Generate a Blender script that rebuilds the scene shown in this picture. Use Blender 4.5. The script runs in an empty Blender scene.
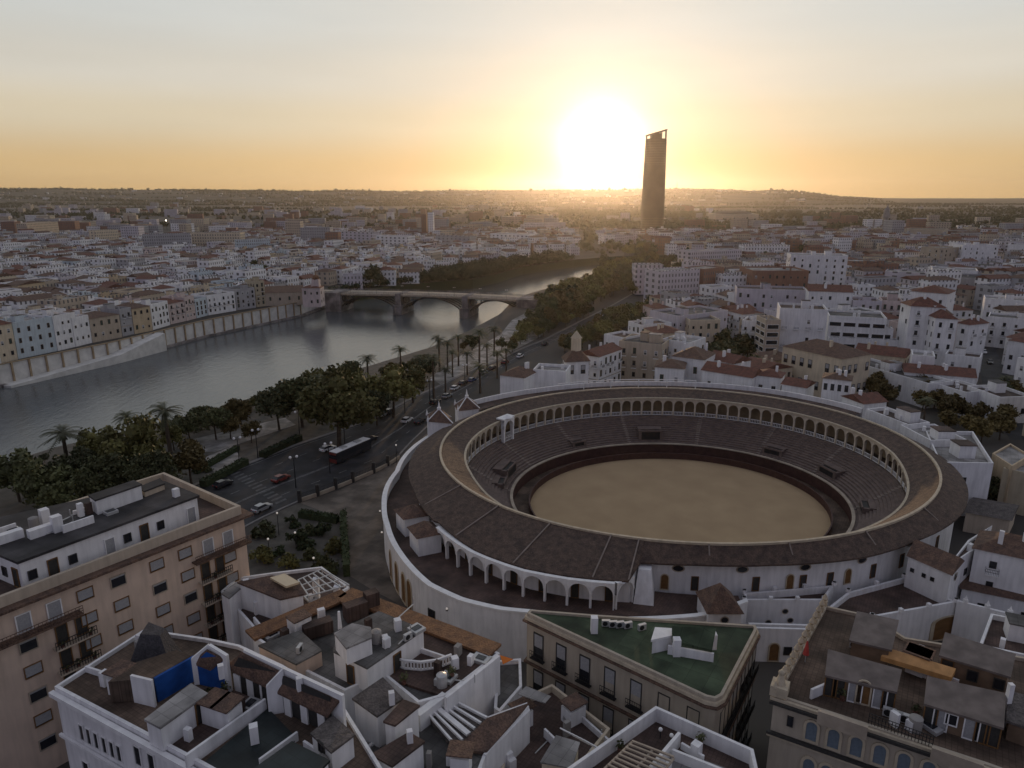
import bpy, bmesh, math, random
from mathutils import Vector, Matrix
from mathutils.geometry import tessellate_polygon
R = math.radians
rnd = random.Random(7)
S = bpy.context.scene
C = S.collection
# ------------------------------------------------------------------ camera
CAM_H, PITCH, FPX = 62.0, R(15), 711.0
cd = bpy.data.cameras.new("camera"); cd.sensor_width = 36; cd.lens = 36*FPX/1024
cd.clip_start = 1; cd.clip_end = 60000
cam = bpy.data.objects.new("camera", cd); C.objects.link(cam)
cam.location = (0, 0, CAM_H); cam.rotation_euler = (R(90)-PITCH, 0, 0)
S.camera = cam
HAZE_D = 4.2e-5
# ------------------------------------------------------------------ light
SUN_AZ, SUN_EL = math.atan2(.1200, 1.0), R(3.3)      # azimuth east of +Y
sd = Vector((math.sin(SUN_AZ)*math.cos(SUN_EL), math.cos(SUN_AZ)*math.cos(SUN_EL), math.sin(SUN_EL)))
W = bpy.data.worlds.new("World"); S.world = W; W.use_nodes = True
wn, wl = W.node_tree.nodes, W.node_tree.links; wn.clear()
def wnode(t, **k):
    n = wn.new(t)
    for a, b in k.items(): setattr(n, a, b)
    return n
def wmath(op, a, b=None):
    n = wnode("ShaderNodeMath", operation=op)
    for i, v in enumerate((a, b)):
        if v is None: continue
        if isinstance(v, (int, float)): n.inputs[i].default_value = v
        else: wl.new(v, n.inputs[i])
    return n.outputs[0]
sky = wnode("ShaderNodeTexSky", sky_type='NISHITA', sun_disc=False)
sky.sun_elevation = SUN_EL; sky.sun_rotation = SUN_AZ; sky.altitude = 50
sky.air_density = 1.0; sky.dust_density = 2.5; sky.ozone_density = 1.0
geo = wnode("ShaderNodeTexCoord")
dot = wnode("ShaderNodeVectorMath", operation='DOT_PRODUCT'); wl.new(geo.outputs["Generated"], dot.inputs[0]); dot.inputs[1].default_value = sd
mu = wmath('MAXIMUM', dot.outputs["Value"], 0.0)
sep = wnode("ShaderNodeSeparateXYZ"); wl.new(geo.outputs["Generated"], sep.inputs[0])
elev = wmath('MAXIMUM', sep.outputs["Z"], 0.0)
# the evening sky of the photograph: orange horizon, pale grey-cream higher up, cool and dim away from the sun
ramp = wnode("ShaderNodeValToRGB"); wl.new(elev, ramp.inputs[0])
cr = ramp.color_ramp; cr.interpolation = 'EASE'
SKY = [(0.0, (.62,.40,.165)), (.03, (.61,.425,.21)), (.09, (.60,.52,.385)), (.14, (.58,.55,.485)), (.21, (.55,.565,.55)), (.40, (.47,.485,.50)), (1.0, (.26,.29,.35))]
while len(cr.elements) < len(SKY): cr.elements.new(.5)
for e, (p, c) in zip(cr.elements, SKY): e.position = p; e.color = (*c, 1)
# fall-off away from the sun's side
side = wnode("ShaderNodeMapRange", interpolation_type='SMOOTHSTEP'); wl.new(dot.outputs["Value"], side.inputs[0])
side.inputs[1].default_value = -.5; side.inputs[2].default_value = .42; side.inputs[3].default_value = 0.0; side.inputs[4].default_value = 1.0
back = wnode("ShaderNodeMix", data_type='RGBA'); wl.new(side.outputs[0], back.inputs[0])
back.inputs[6].default_value = (.225, .228, .30, 1); wl.new(ramp.outputs[0], back.inputs[7])
def glow(prev, power, col):
    g = wmath('POWER', mu, power)
    m = wnode("ShaderNodeMix", data_type='RGBA', blend_type='ADD'); m.clamp_factor = True
    wl.new(g, m.inputs[0]); wl.new(prev, m.inputs[6]); m.inputs[7].default_value = (*col, 1)
    return m.outputs[2]
col = glow(back.outputs[2], 9, (.085, .075, .055))
col = glow(col, 70, (.14, .125, .10))
col = glow(col, 420, (.45, .41, .32))
col = glow(col, 1500, (3.2, 2.9, 2.2))
# thin veils of high cloud
nz = wnode("ShaderNodeTexNoise"); mp = wnode("ShaderNodeMapping"); wl.new(geo.outputs["Generated"], mp.inputs[0]); mp.inputs[3].default_value = (1.2, 1.2, 9)
wl.new(mp.outputs[0], nz.inputs[0]); nz.inputs["Scale"].default_value = 2.2; nz.inputs["Detail"].default_value = 5
mr = wnode("ShaderNodeMapRange"); wl.new(nz.outputs[0], mr.inputs[0]); mr.inputs[1].default_value = .35; mr.inputs[2].default_value = .7; mr.inputs[3].default_value = .965; mr.inputs[4].default_value = 1.04
cl = wnode("ShaderNodeMix", data_type='RGBA', blend_type='MULTIPLY'); cl.inputs[0].default_value = 1; wl.new(col, cl.inputs[6]); wl.new(mr.outputs[0], cl.inputs[7])
bg = wnode("ShaderNodeBackground"); wl.new(cl.outputs[2], bg.inputs[0]); bg.inputs[1].default_value = 0.96
bg2 = wnode("ShaderNodeBackground"); wl.new(sky.outputs[0], bg2.inputs[0]); bg2.inputs[1].default_value = 0.008
add = wnode("ShaderNodeAddShader"); wl.new(bg.outputs[0], add.inputs[0]); wl.new(bg2.outputs[0], add.inputs[1])
out = wnode("ShaderNodeOutputWorld"); wl.new(add.outputs[0], out.inputs[0])
sl = bpy.data.lights.new("sun", 'SUN'); sl.energy = 1.2; sl.angle = R(.6); sl.color = (1, .65, .36)
sun = bpy.data.objects.new("sun", sl); C.objects.link(sun); sun.rotation_euler = (-sd).to_track_quat('-Z', 'Y').to_euler()
sun.location = (0, 0, 300)
S.view_settings.view_transform = 'Standard'; S.view_settings.look = 'None'
S.view_settings.exposure = 0.14; S.view_settings.gamma = 1.0; S.view_settings.use_curve_mapping = False
S.render.engine = 'CYCLES'; cy = S.cycles
cy.max_bounces = 5; cy.diffuse_bounces = 3; cy.glossy_bounces = 2; cy.transmission_bounces = 2; cy.volume_bounces = 0; cy.transparent_max_bounces = 6
cy.use_denoising = True; cy.caustics_reflective = False; cy.caustics_refractive = False; cy.sample_clamp_indirect = 4

# ------------------------------------------------------------------ pixel <-> place
def ray(px, py):
    u, v = (px-512)/FPX, (384-py)/FPX
    return Vector((u, math.cos(PITCH)+v*math.sin(PITCH), -math.sin(PITCH)+v*math.cos(PITCH)))
def G(px, py, z=0.0):
    d = ray(px, py); t = (z-CAM_H)/d.z
    return Vector((0, 0, CAM_H)) + d*t
def G2(px, py, z=0.0):
    p = G(px, py, z); return (p.x, p.y)
def height_at(px, py, p):          # z where the ray of a pixel passes over the place p
    d = ray(px, py); t = p[1]/d.y
    return CAM_H + d.z*t
def on_plane(px, py, a, b):        # pixel ray on the vertical plane through a-b -> (s along a->b, z)
    d = ray(px, py); ax, ay = a[0], a[1]; ex, ey = b[0]-ax, b[1]-ay; L = math.hypot(ex, ey); ex /= L; ey /= L
    nx, ny = -ey, ex
    t = (ax*nx+ay*ny)/(d.x*nx+d.y*ny)
    return ((d.x*t-ax)*ex+(d.y*t-ay)*ey, CAM_H+d.z*t)

# ------------------------------------------------------------------ materials
M = {}
def mat(name, col, rough=.8, var=.25, scale=.6, bump=0.0, spec=.3, col2=None, metal=0.0, detail=6, coord="Object", stretch=None, mixlo=.35, mixhi=.65):
    m = bpy.data.materials.new(name); m.use_nodes = True; n = m.node_tree.nodes; l = m.node_tree.links
    b = n["Principled BSDF"]; b.inputs["Roughness"].default_value = rough; b.inputs["Specular IOR Level"].default_value = spec; b.inputs["Metallic"].default_value = metal
    if var or col2:
        tc = n.new("ShaderNodeTexCoord"); no = n.new("ShaderNodeTexNoise"); no.inputs["Scale"].default_value = scale; no.inputs["Detail"].default_value = detail
        src = tc.outputs[coord]
        if stretch:
            mp = n.new("ShaderNodeMapping"); l.new(src, mp.inputs[0]); mp.inputs[3].default_value = stretch; src = mp.outputs[0]
        l.new(src, no.inputs["Vector"])
        r = n.new("ShaderNodeValToRGB"); l.new(no.outputs[0], r.inputs[0])
        c2 = col2 or tuple(c*(1-var) for c in col)
        r.color_ramp.elements[0].position = mixlo; r.color_ramp.elements[1].position = mixhi
        r.color_ramp.elements[0].color = (*c2, 1); r.color_ramp.elements[1].color = (*col, 1)
        l.new(r.outputs[0], b.inputs["Base Color"])
        if bump:
            bp = n.new("ShaderNodeBump"); bp.inputs["Strength"].default_value = bump; bp.inputs["Distance"].default_value = .1; l.new(no.outputs[0], bp.inputs["Height"]); l.new(bp.outputs[0], b.inputs["Normal"])
    else: b.inputs["Base Color"].default_value = (*col, 1)
    M[name] = m; return m
def plaster(name, col):            # lime-washed walls: broad patches and vertical rain streaks with their own shape
    m = mat(name, col, .9, .12, .35, 0); n = m.node_tree.nodes; l = m.node_tree.links; b = n["Principled BSDF"]
    tc = n.new("ShaderNodeTexCoord"); mp = n.new("ShaderNodeMapping"); l.new(tc.outputs["Object"], mp.inputs[0]); mp.inputs[3].default_value = (1, 1, .12)
    no = n.new("ShaderNodeTexNoise"); l.new(mp.outputs[0], no.inputs[0]); no.inputs["Scale"].default_value = 1.6; no.inputs["Detail"].default_value = 8
    mr = n.new("ShaderNodeMapRange"); l.new(no.outputs[0], mr.inputs[0]); mr.inputs[1].default_value = .4; mr.inputs[2].default_value = .68; mr.inputs[3].default_value = 1.0; mr.inputs[4].default_value = .84
    mx = n.new("ShaderNodeMix"); mx.data_type = 'RGBA'; mx.blend_type = 'MULTIPLY'; mx.inputs[0].default_value = 1
    src = b.inputs["Base Color"].links[0].from_socket; l.new(src, mx.inputs[6]); l.new(mr.outputs[0], mx.inputs[7]); l.new(mx.outputs[2], b.inputs["Base Color"])
    return m
def tiles(name, c1, c2):           # clay roof tiles: mottled colour, fine ribs
    m = mat(name, c1, .85, 0, 1.1, .0, col2=c2, detail=9); n = m.node_tree.nodes; l = m.node_tree.links; b = n["Principled BSDF"]
    tc = n.new("ShaderNodeTexCoord"); w = n.new("ShaderNodeTexNoise"); w.inputs["Scale"].default_value = 5.5; w.inputs["Detail"].default_value = 3; l.new(tc.outputs["Object"], w.inputs[0])
    bp = n.new("ShaderNodeBump"); bp.inputs["Strength"].default_value = .7; bp.inputs["Distance"].default_value = .15; l.new(w.outputs[0], bp.inputs["Height"]); l.new(bp.outputs[0], b.inputs["Normal"])
    mr = n.new("ShaderNodeMapRange"); l.new(w.outputs[0], mr.inputs[0]); mr.inputs[1].default_value = .3; mr.inputs[2].default_value = .7; mr.inputs[3].default_value = .6; mr.inputs[4].default_value = 1.25
    mx = n.new("ShaderNodeMix"); mx.data_type = 'RGBA'; mx.blend_type = 'MULTIPLY'; mx.inputs[0].default_value = 1
    src = b.inputs["Base Color"].links[0].from_socket; l.new(src, mx.inputs[6]); l.new(mr.outputs[0], mx.inputs[7]); l.new(mx.outputs[2], b.inputs["Base Color"])
    return m
def paved(name, size=.45):           # joints of terrace tiles and dark damp patches on top of a floor material
    m = M[name]; n = m.node_tree.nodes; l = m.node_tree.links; b = n["Principled BSDF"]; tc = n.new("ShaderNodeTexCoord"); mp = n.new("ShaderNodeMapping"); l.new(tc.outputs["Object"], mp.inputs[0]); mp.inputs[2].default_value = (0,0,R(32))
    bt = n.new("ShaderNodeTexBrick"); l.new(mp.outputs[0], bt.inputs[0]); bt.offset = 0; bt.inputs["Scale"].default_value = 1; bt.inputs["Brick Width"].default_value = size; bt.inputs["Row Height"].default_value = size; bt.inputs["Mortar Size"].default_value = .025; bt.inputs["Color1"].default_value = (1,1,1,1); bt.inputs["Color2"].default_value = (.78,.78,.78,1); bt.inputs["Mortar"].default_value = (.55,.55,.55,1)
    no = n.new("ShaderNodeTexNoise"); l.new(tc.outputs["Object"], no.inputs[0]); no.inputs["Scale"].default_value = .22; no.inputs["Detail"].default_value = 9; mr = n.new("ShaderNodeMapRange"); l.new(no.outputs[0], mr.inputs[0]); mr.inputs[1].default_value = .42; mr.inputs[2].default_value = .6; mr.inputs[3].default_value = .6; mr.inputs[4].default_value = 1.15
    src = b.inputs["Base Color"].links[0].from_socket
    for o in (bt.outputs[0], mr.outputs[0]):
        mx = n.new("ShaderNodeMix"); mx.data_type = 'RGBA'; mx.blend_type = 'MULTIPLY'; mx.inputs[0].default_value = 1; l.new(src, mx.inputs[6]); l.new(o, mx.inputs[7]); src = mx.outputs[2]
    l.new(src, b.inputs["Base Color"])
def far_wall(name, col):           # a whole small facade seen from far: plaster with rows of window holes
    m = mat(name, col, .9, .15, .2, 0); n = m.node_tree.nodes; l = m.node_tree.links; b = n["Principled BSDF"]
    tc = n.new("ShaderNodeTexCoord"); sp = n.new("ShaderNodeSeparateXYZ"); l.new(tc.outputs["Object"], sp.inputs[0])
    def mth(op, a, bb=None):
        k = n.new("ShaderNodeMath"); k.operation = op
        for i, v in enumerate((a, bb)):
            if v is None: continue
            if isinstance(v, (int, float)): k.inputs[i].default_value = v
            else: l.new(v, k.inputs[i])
        return k.outputs[0]
    h = mth('ADD', sp.outputs[0], mth('MULTIPLY', sp.outputs[1], .93))
    fx = mth('FRACT', mth('MULTIPLY', h, .36)); fz = mth('FRACT', mth('MULTIPLY', sp.outputs[2], .31))
    inx = mth('LESS_THAN', mth('ABSOLUTE', mth('SUBTRACT', fx, .5)), .19); inz = mth('LESS_THAN', mth('ABSOLUTE', mth('SUBTRACT', fz, .5)), .26)
    g = n.new("ShaderNodeNewGeometry"); sn = n.new("ShaderNodeSeparateXYZ"); l.new(g.outputs["True Normal"], sn.inputs[0])
    ver = mth('LESS_THAN', mth('ABSOLUTE', sn.outputs[2]), .3)
    f = mth('MULTIPLY', mth('MULTIPLY', inx, inz), ver)
    mx = n.new("ShaderNodeMix"); mx.data_type = 'RGBA'; l.new(f, mx.inputs[0])
    src = b.inputs["Base Color"].links[0].from_socket; l.new(src, mx.inputs[6]); mx.inputs[7].default_value = (.14, .135, .135, 1); l.new(mx.outputs[2], b.inputs["Base Color"])
    return m
WALLC = dict(white=(.84,.83,.83), cream=(.66,.56,.42), ochre=(.58,.46,.31), salmon=(.68,.53,.42), pale_blue=(.56,.63,.67), grey=(.42,.41,.42), pink=(.64,.53,.50), tan=(.52,.435,.34), brick=(.30,.17,.12), lavender=(.60,.56,.60), stone=(.45,.39,.31), yellow=(.5,.43,.31))
for k, c in WALLC.items(): plaster(k, c); far_wall("far_"+k, c)
tiles("tile_red", (.19,.082,.058), (.11,.055,.043)); tiles("tile_brown", (.17,.105,.075), (.095,.062,.05)); tiles("tile_orange", (.25,.13,.065), (.14,.075,.045)); tiles("tile_grey", (.15,.13,.12), (.085,.075,.07))
tiles("ring_tile", (.125,.086,.066), (.066,.047,.04)); tiles("slate", (.075,.072,.078), (.05,.048,.052))
mat("terrace_red", (.13,.084,.068), .8, .4, .5, col2=(.085,.058,.05)); mat("terrace_brown", (.165,.115,.085), .85, .4, .4); mat("terrace_grey", (.17,.162,.155), .85, .4, .4); mat("roof_felt", (.075,.07,.072), .8, .4, .4); mat("roof_pale", (.42,.40,.385), .85, .4, .3)
mat("roof_green", (.078,.108,.062), .85, .45, .35); mat("shutter_blue", (.15,.19,.23), .6, .2, 4); mat("shed_tile", (.20,.165,.145), .85, .35, .8); mat("deck_green", (.026,.036,.036), .5, .3, .5)
for k_, s_ in (("terrace_red",.4),("terrace_brown",.45),("terrace_grey",.9),("roof_felt",2.4),("roof_green",2.0),("roof_pale",1.3),("deck_green",1.2)): paved(k_, s_)
mat("sand", (.42,.305,.18), .95, 0, .16, .25, col2=(.34,.24,.14), mixlo=.28, mixhi=.72, detail=12); mat("seat_brick", (.18,.135,.116), .85, .4, .8, col2=(.128,.097,.086)); mat("barrier_red", (.075,.036,.03), .6, .3, 1)
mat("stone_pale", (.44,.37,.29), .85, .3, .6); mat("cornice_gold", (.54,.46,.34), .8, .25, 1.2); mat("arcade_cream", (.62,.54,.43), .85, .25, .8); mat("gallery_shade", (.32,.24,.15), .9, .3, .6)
mat("white_trim", (.83,.82,.81), .7, .12, 1); mat("glass", (.02,.022,.028), .12, 0, spec=.5); mat("shutter_grey", (.36,.36,.37), .6, .2, 6); mat("shutter_dark", (.05,.048,.045), .6, .3, 4); mat("shutter_green", (.045,.07,.06), .6, .2, 4)
mat("wood_brown", (.20,.105,.04), .7, .3, 2); mat("iron", (.03,.03,.032), .5, .2, 3, metal=.3); mat("metal_pale", (.5,.5,.5), .4, .1, 2, metal=.3); mat("bluewall", (.014,.085,.33), .9, .4, .7)
mat("asphalt", (.040,.040,.046), .7, .35, .25); mat("lane_paint", (.22,.22,.22), .7, .5, .8); mat("paving", (.25,.225,.205), .8, .3, .35); mat("garden_earth", (.11,.10,.085), .9, .4, .4); mat("plaza_stone", (.20,.165,.135), .8, .35, .12); mat("quay_stone", (.30,.27,.26), .85, .3, .25)
paved("plaza_stone", 3.0); paved("quay_stone", 2.5); paved("paving", 1.5); paved("asphalt", 60); mat("pale_paving", (.40,.38,.355), .85, .3, .3); paved("pale_paving", 1.8); mat("kerb", (.19,.18,.175), .8, .2, .6); mat("soil", (.10,.075,.05), .95, .4, .4); mat("hedge", (.045,.06,.025), .9, .5, 2.5, .4)
mat("leaf_olive", (.16,.15,.045), .7, .45, .25); mat("leaf_dark", (.085,.092,.036), .7, .4, .25); mat("leaf_warm", (.14,.105,.035), .7, .4, .25); mat("palm_leaf", (.09,.095,.045), .6, .3, .5); mat("bark", (.10,.075,.055), .9, .4, 2)
mat("wood_wall", (.22,.15,.10), .8, .3, 1); mat("skylight_sunlit", (.66,.36,.14), .5, .25, 1.5)
mat("quay_white", (.68,.66,.62), .85, .22, .35); mat("stone_ochre", (.40,.30,.19), .85, .3, .6)
mat("car_white", (.7,.7,.7), .3, 0, spec=.5); mat("car_dark", (.03,.03,.035), .25, 0, spec=.5); mat("car_red", (.16,.03,.025), .3, 0, spec=.5); mat("car_silver", (.36,.37,.38), .3, 0, spec=.5, metal=.3); mat("car_blue", (.04,.07,.16), .3, 0, spec=.5); mat("tyre", (.02,.02,.02), .9, 0)
mat("tower_skin", (.13,.085,.05), .55, .3, .05); mat("tower_rib", (.17,.115,.07), .5, .2, .05); mat("concrete", (.33,.31,.29), .85, .25, .3); mat("skylight", (.62,.50,.33), .35, .1, 1); mat("awning_orange", (.72,.20,.03), .7, .1, 2); mat("cloth_red", (.45,.06,.05), .8, .2, 2)
def lampmat(name, col, e):
    m = bpy.data.materials.new(name); m.use_nodes = True; b = m.node_tree.nodes["Principled BSDF"]; b.inputs["Emission Color"].default_value = (*col, 1); b.inputs["Emission Strength"].default_value = e; M[name] = m
lampmat("lamp_warm", (1, .85, .68), .2); lampmat("lamp_white", (1, .86, .66), 6); lampmat("flood_lamp", (1,.9,.75), 14)

# ------------------------------------------------------------------ mesh builder
class MB:
    def __init__(s): s.v = []; s.f = []; s.mi = []; s.m = 0
    def face(s, pts): i = len(s.v); s.v += [tuple(p) for p in pts]; s.f.append(tuple(range(i, i+len(pts)))); s.mi.append(s.m); return s
    def prism(s, poly, z0, z1, top=True, bottom=False):      # poly CCW; z1 may be a list per vertex
        n = len(poly); z1s = z1 if isinstance(z1, (list, tuple)) else [z1]*n; z0s = z0 if isinstance(z0, (list, tuple)) else [z0]*n
        i = len(s.v); s.v += [(p[0], p[1], z) for p, z in zip(poly, z0s)] + [(p[0], p[1], z) for p, z in zip(poly, z1s)]
        for k in range(n): s.f.append((i+k, i+(k+1)%n, i+n+(k+1)%n, i+n+k)); s.mi.append(s.m)
        if top: s.f.append(tuple(range(i+n, i+2*n))); s.mi.append(s.m)
        if bottom: s.f.append(tuple(range(i+n-1, i-1, -1))); s.mi.append(s.m)
        return s
    def box(s, c, d, rz=0.0):          # centre of base, dims
        cx, cy, z = c; a, b, h = d; co, si = math.cos(rz), math.sin(rz)
        poly = [(cx+x*co-y*si, cy+x*si+y*co) for x, y in ((-a/2,-b/2),(a/2,-b/2),(a/2,b/2),(-a/2,b/2))]
        return s.prism(poly, z, z+h, True, True)
    def bar(s, p, q, w, h=None):       # box-section bar from p to q
        h = h or w; p, q = Vector(p), Vector(q); d = (q-p)
        if d.length < 1e-6: return s
        d.normalize(); up = Vector((0,0,1)) if abs(d.z) < .95 else Vector((1,0,0)); x = d.cross(up).normalized()*w/2; y = x.cross(d).normalized()*h/2
        i = len(s.v); s.v += [tuple(c+a) for c in (p, q) for a in (x+y, -x+y, -x-y, x-y)]
        for f in ((0,1,5,4),(1,2,6,5),(2,3,7,6),(3,0,4,7),(3,2,1,0),(4,5,6,7)): s.f.append(tuple(i+k for k in f)); s.mi.append(s.m)
        return s
    def tube(s, p, q, r0, r1, n=8, cap=True):
        p, q = Vector(p), Vector(q); d = (q-p).normalized(); up = Vector((0,0,1)) if abs(d.z) < .95 else Vector((1,0,0)); x = d.cross(up).normalized(); y = x.cross(d)
        i = len(s.v)
        for c, r in ((p, r0), (q, r1)):
            for k in range(n): a = 2*math.pi*k/n; s.v.append(tuple(c+x*r*math.cos(a)+y*r*math.sin(a)))
        for k in range(n): s.f.append((i+(k+1)%n, i+k, i+n+k, i+n+(k+1)%n)); s.mi.append(s.m)
        if cap: s.f.append(tuple(range(i+n, i+2*n))[::-1]); s.mi.append(s.m)
        return s
    def ball(s, c, r, nu=10, nv=6, sz=1.0):
        i = len(s.v)
        for a in range(nv+1):
            th = math.pi*a/nv
            for b in range(nu): ph = 2*math.pi*b/nu; s.v.append((c[0]+r*math.sin(th)*math.cos(ph), c[1]+r*math.sin(th)*math.sin(ph), c[2]+r*sz*math.cos(th)))
        for a in range(nv):
            for b in range(nu): s.f.append((i+a*nu+b, i+(a+1)*nu+b, i+(a+1)*nu+(b+1)%nu, i+a*nu+(b+1)%nu)); s.mi.append(s.m)
        return s
    def mesh(s, name, mats, origin=(0,0,0), smooth=False):
        me = bpy.data.meshes.new(name); ox, oy, oz = origin
        me.from_pydata([(x-ox, y-oy, z-oz) for x, y, z in s.v], [], s.f)
        if not isinstance(mats, (list, tuple)): mats = [mats]
        for m in mats: me.materials.append(M[m] if isinstance(m, str) else m)
        if len(mats) > 1: me.polygons.foreach_set("material_index", s.mi)
        if smooth: me.polygons.foreach_set("use_smooth", [True]*len(me.polygons))
        me.update(); return me
    def build(s, name, mats, parent=None, smooth=False):
        o0 = worldloc(parent)
        o = bpy.data.objects.new(name, s.mesh(name, mats, o0, smooth)); C.objects.link(o)
        if parent: o.parent = parent
        return o
def worldloc(p):
    x = Vector((0,0,0))
    while p is not None: x = x + p.location; p = p.parent
    return tuple(x)
def tag(o, label=None, cat=None, group=None, kind=None):
    if label: o["label"] = label
    if cat: o["category"] = cat
    if group: o["group"] = group
    if kind: o["kind"] = kind
    return o
def empty(name, loc, label=None, cat=None, group=None, rz=0.0):
    o = bpy.data.objects.new(name, None); C.objects.link(o); o.location = loc; o.rotation_euler.z = rz; o.empty_display_size = .5
    return tag(o, label, cat, group)
def place(mesh, name, parent, loc, rz=0.0, sc=(1,1,1)):      # a copy that shares its mesh
    o = bpy.data.objects.new(name, mesh); C.objects.link(o)
    if parent is not None: o.parent = parent; w = worldloc(parent); loc = (loc[0]-w[0], loc[1]-w[1], loc[2]-w[2])
    o.location = loc; o.rotation_euler.z = rz; o.scale = sc; return o
def copy_tree(o, parent=None):
    c = o.copy(); C.objects.link(c); c.parent = parent
    for ch in list(o.children): copy_tree(ch, c)
    return c
def structure(mb, name, m, smooth=False): return tag(mb.build(name, m, None, smooth), kind="structure")
def ccw(poly):
    a = sum(poly[i][0]*poly[(i+1)%len(poly)][1]-poly[(i+1)%len(poly)][0]*poly[i][1] for i in range(len(poly)))
    return list(poly) if a > 0 else list(poly)[::-1]
def inset(poly, d):                 # CCW polygon moved inwards by d
    n = len(poly); o = []
    for i in range(n):
        p0, p1, p2 = Vector(poly[i-1][:2]), Vector(poly[i][:2]), Vector(poly[(i+1)%n][:2])
        a = (p1-p0).normalized(); b = (p2-p1).normalized(); na, nb = Vector((-a.y, a.x)), Vector((-b.y, b.x))
        k = na+nb; k = k/max(.25, k.dot(k)/2) if k.length > 1e-4 else na
        q = p1+k*d; o.append((q.x, q.y))
    return o
def sheet(poly, z, name, m, kind="structure"):
    mb = MB(); pts = [Vector((p[0], p[1], z)) for p in ccw(poly)]
    mb.v = [tuple(p) for p in pts]
    for t in tessellate_polygon([pts]):
        a, b, c = (pts[k] for k in t); nrm = (b-a).cross(c-a).z
        mb.f.append(tuple(t) if nrm > 0 else tuple(t[::-1])); mb.mi.append(0)
    o = mb.build(name, m); 
    if kind: tag(o, kind=kind)
    return o
# ------------------------------------------------------------------ land and water
NEAR_BANK = [G2(0,494,-7), G2(60,473,-7), G2(140,453,-7), G2(230,427,-7), G2(300,403,-7), G2(370,384,-7), G2(430,364,-7), G2(470,345,-7), G2(500,327,-7), G2(515,310,-7), G2(530,304,-7), G2(552,297,-7), G2(576,288,-7), G2(601,279,-7)]
FAR_BANK = [G2(0,387,-7), G2(60,373.5,-7), G2(111,362,-7), G2(205,337,-7), G2(299,316.5,-7), G2(330,305,-7), G2(400,294.5,-7), G2(473,288.5,-7), G2(497,283,-7), G2(523,274.5,-7), G2(574,267,-7)]
n0 = NEAR_BANK[0]; f0 = FAR_BANK[0]
NB = [(n0[0]-190, -150), (n0[0]-70, 60)] + NEAR_BANK + [(118, 640), (420, 700)]
FB = [(f0[0]-330, -150), (f0[0]-150, 60)] + FAR_BANK + [(105, 735), (400, 790)]
E0 = 9400
GROUND_POLY = [(-E0, -150)] + FB + NB[::-1] + [(E0, -150), (E0, E0), (-E0, E0)]
m = mat("ground_mix", (.095,.085,.072), .95, 0, .012, .0, col2=(.05,.046,.043), detail=12)
sheet(GROUND_POLY, 0.0, "ground", "ground_mix")
wm = bpy.data.materials.new("river_water"); wm.use_nodes = True; M["river_water"] = wm
n = wm.node_tree.nodes; l = wm.node_tree.links; b = n["Principled BSDF"]; b.inputs["Base Color"].default_value = (.085,.095,.10,1); b.inputs["Roughness"].default_value = .13; b.inputs["IOR"].default_value = 1.33; b.inputs["Specular IOR Level"].default_value = .5
tc = n.new("ShaderNodeTexCoord"); hsum = None
for sc, st in ((.45, .5), (2.2, .3)):
    mp = n.new("ShaderNodeMapping"); l.new(tc.outputs["Object"], mp.inputs[0]); mp.inputs[2].default_value = (0,0,R(35)); mp.inputs[3].default_value = (1, .45, 1)
    no = n.new("ShaderNodeTexNoise"); l.new(mp.outputs[0], no.inputs[0]); no.inputs["Scale"].default_value = sc; no.inputs["Detail"].default_value = 4
    k = n.new("ShaderNodeMath"); k.operation = 'MULTIPLY'; l.new(no.outputs[0], k.inputs[0]); k.inputs[1].default_value = st
    if hsum is None: hsum = k.outputs[0]
    else:
        a = n.new("ShaderNodeMath"); a.operation = 'ADD'; l.new(hsum, a.inputs[0]); l.new(k.outputs[0], a.inputs[1]); hsum = a.outputs[0]
bp = n.new("ShaderNodeBump"); bp.inputs["Strength"].default_value = .5; bp.inputs["Distance"].default_value = .5; l.new(hsum, bp.inputs["Height"]); l.new(bp.outputs[0], b.inputs["Normal"])
big = inset(ccw(FB + NB[::-1]), -4) if False else FB + NB[::-1]
sheet([(x-6 if i < len(FB) else x+6, y) for i, (x, y) in enumerate(big)], -7.0, "river_water", "river_water")
# river walls: near side a plain stone quay
mb = MB()
for a, c in zip(NB[:-1], NB[1:]): mb.face([(a[0],a[1],-8), (a[0],a[1],.0), (c[0],c[1],.0), (c[0],c[1],-8)])
tag(mb.build("river_wall", "quay_stone"), "low stone river wall under the promenade trees on the near bank", "river wall")

# hills on the horizon
def ridge_z(x, y):
    px = 512 + FPX*x/(y*math.cos(PITCH)+CAM_H*math.sin(PITCH))
    pts = [(-300,188.5),(60,189.5),(200,191),(340,191.2),(480,191.2),(560,191),(620,190),(690,189.6),(735,190.6),(752,191.6),(775,190.4),(800,192),(840,196.6),(900,198.6),(1400,199)]
    for (a, ya), (c, yc) in zip(pts[:-1], pts[1:]):
        if a <= px <= c: v = ya+(yc-ya)*(px-a)/(c-a); break
    else: v = 189 if px < 0 else 199
    return max(0.0, CAM_H + y*(193.5-v)/FPX*1.035)
from mathutils import noise
def hill_z(x, y):
    f = min(1, max(0, (y-3900)/2600.0)); f = f*f*(3-2*f)
    z = ridge_z(x*6500/y, 6500)*f + (noise.noise(Vector((x*.0016, y*.0016, 3)))*10 + noise.noise(Vector((x*.006, y*.004, 5)))*3)*f
    return z*(max(.3, 1-(y-6800)/3000) if y > 6800 else 1)
mb = MB(); NX, NY = 150, 16; Y0, Y1 = 3900, 9350
for j in range(NY+1):
    for i in range(NX+1):
        y = Y0 + (Y1-Y0)*j/NY; x = -7000 + 14000*i/NX; z = hill_z(x, y)
        mb.v.append((x, y, z-1.0 if j == 0 else max(z, .3)))
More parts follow.
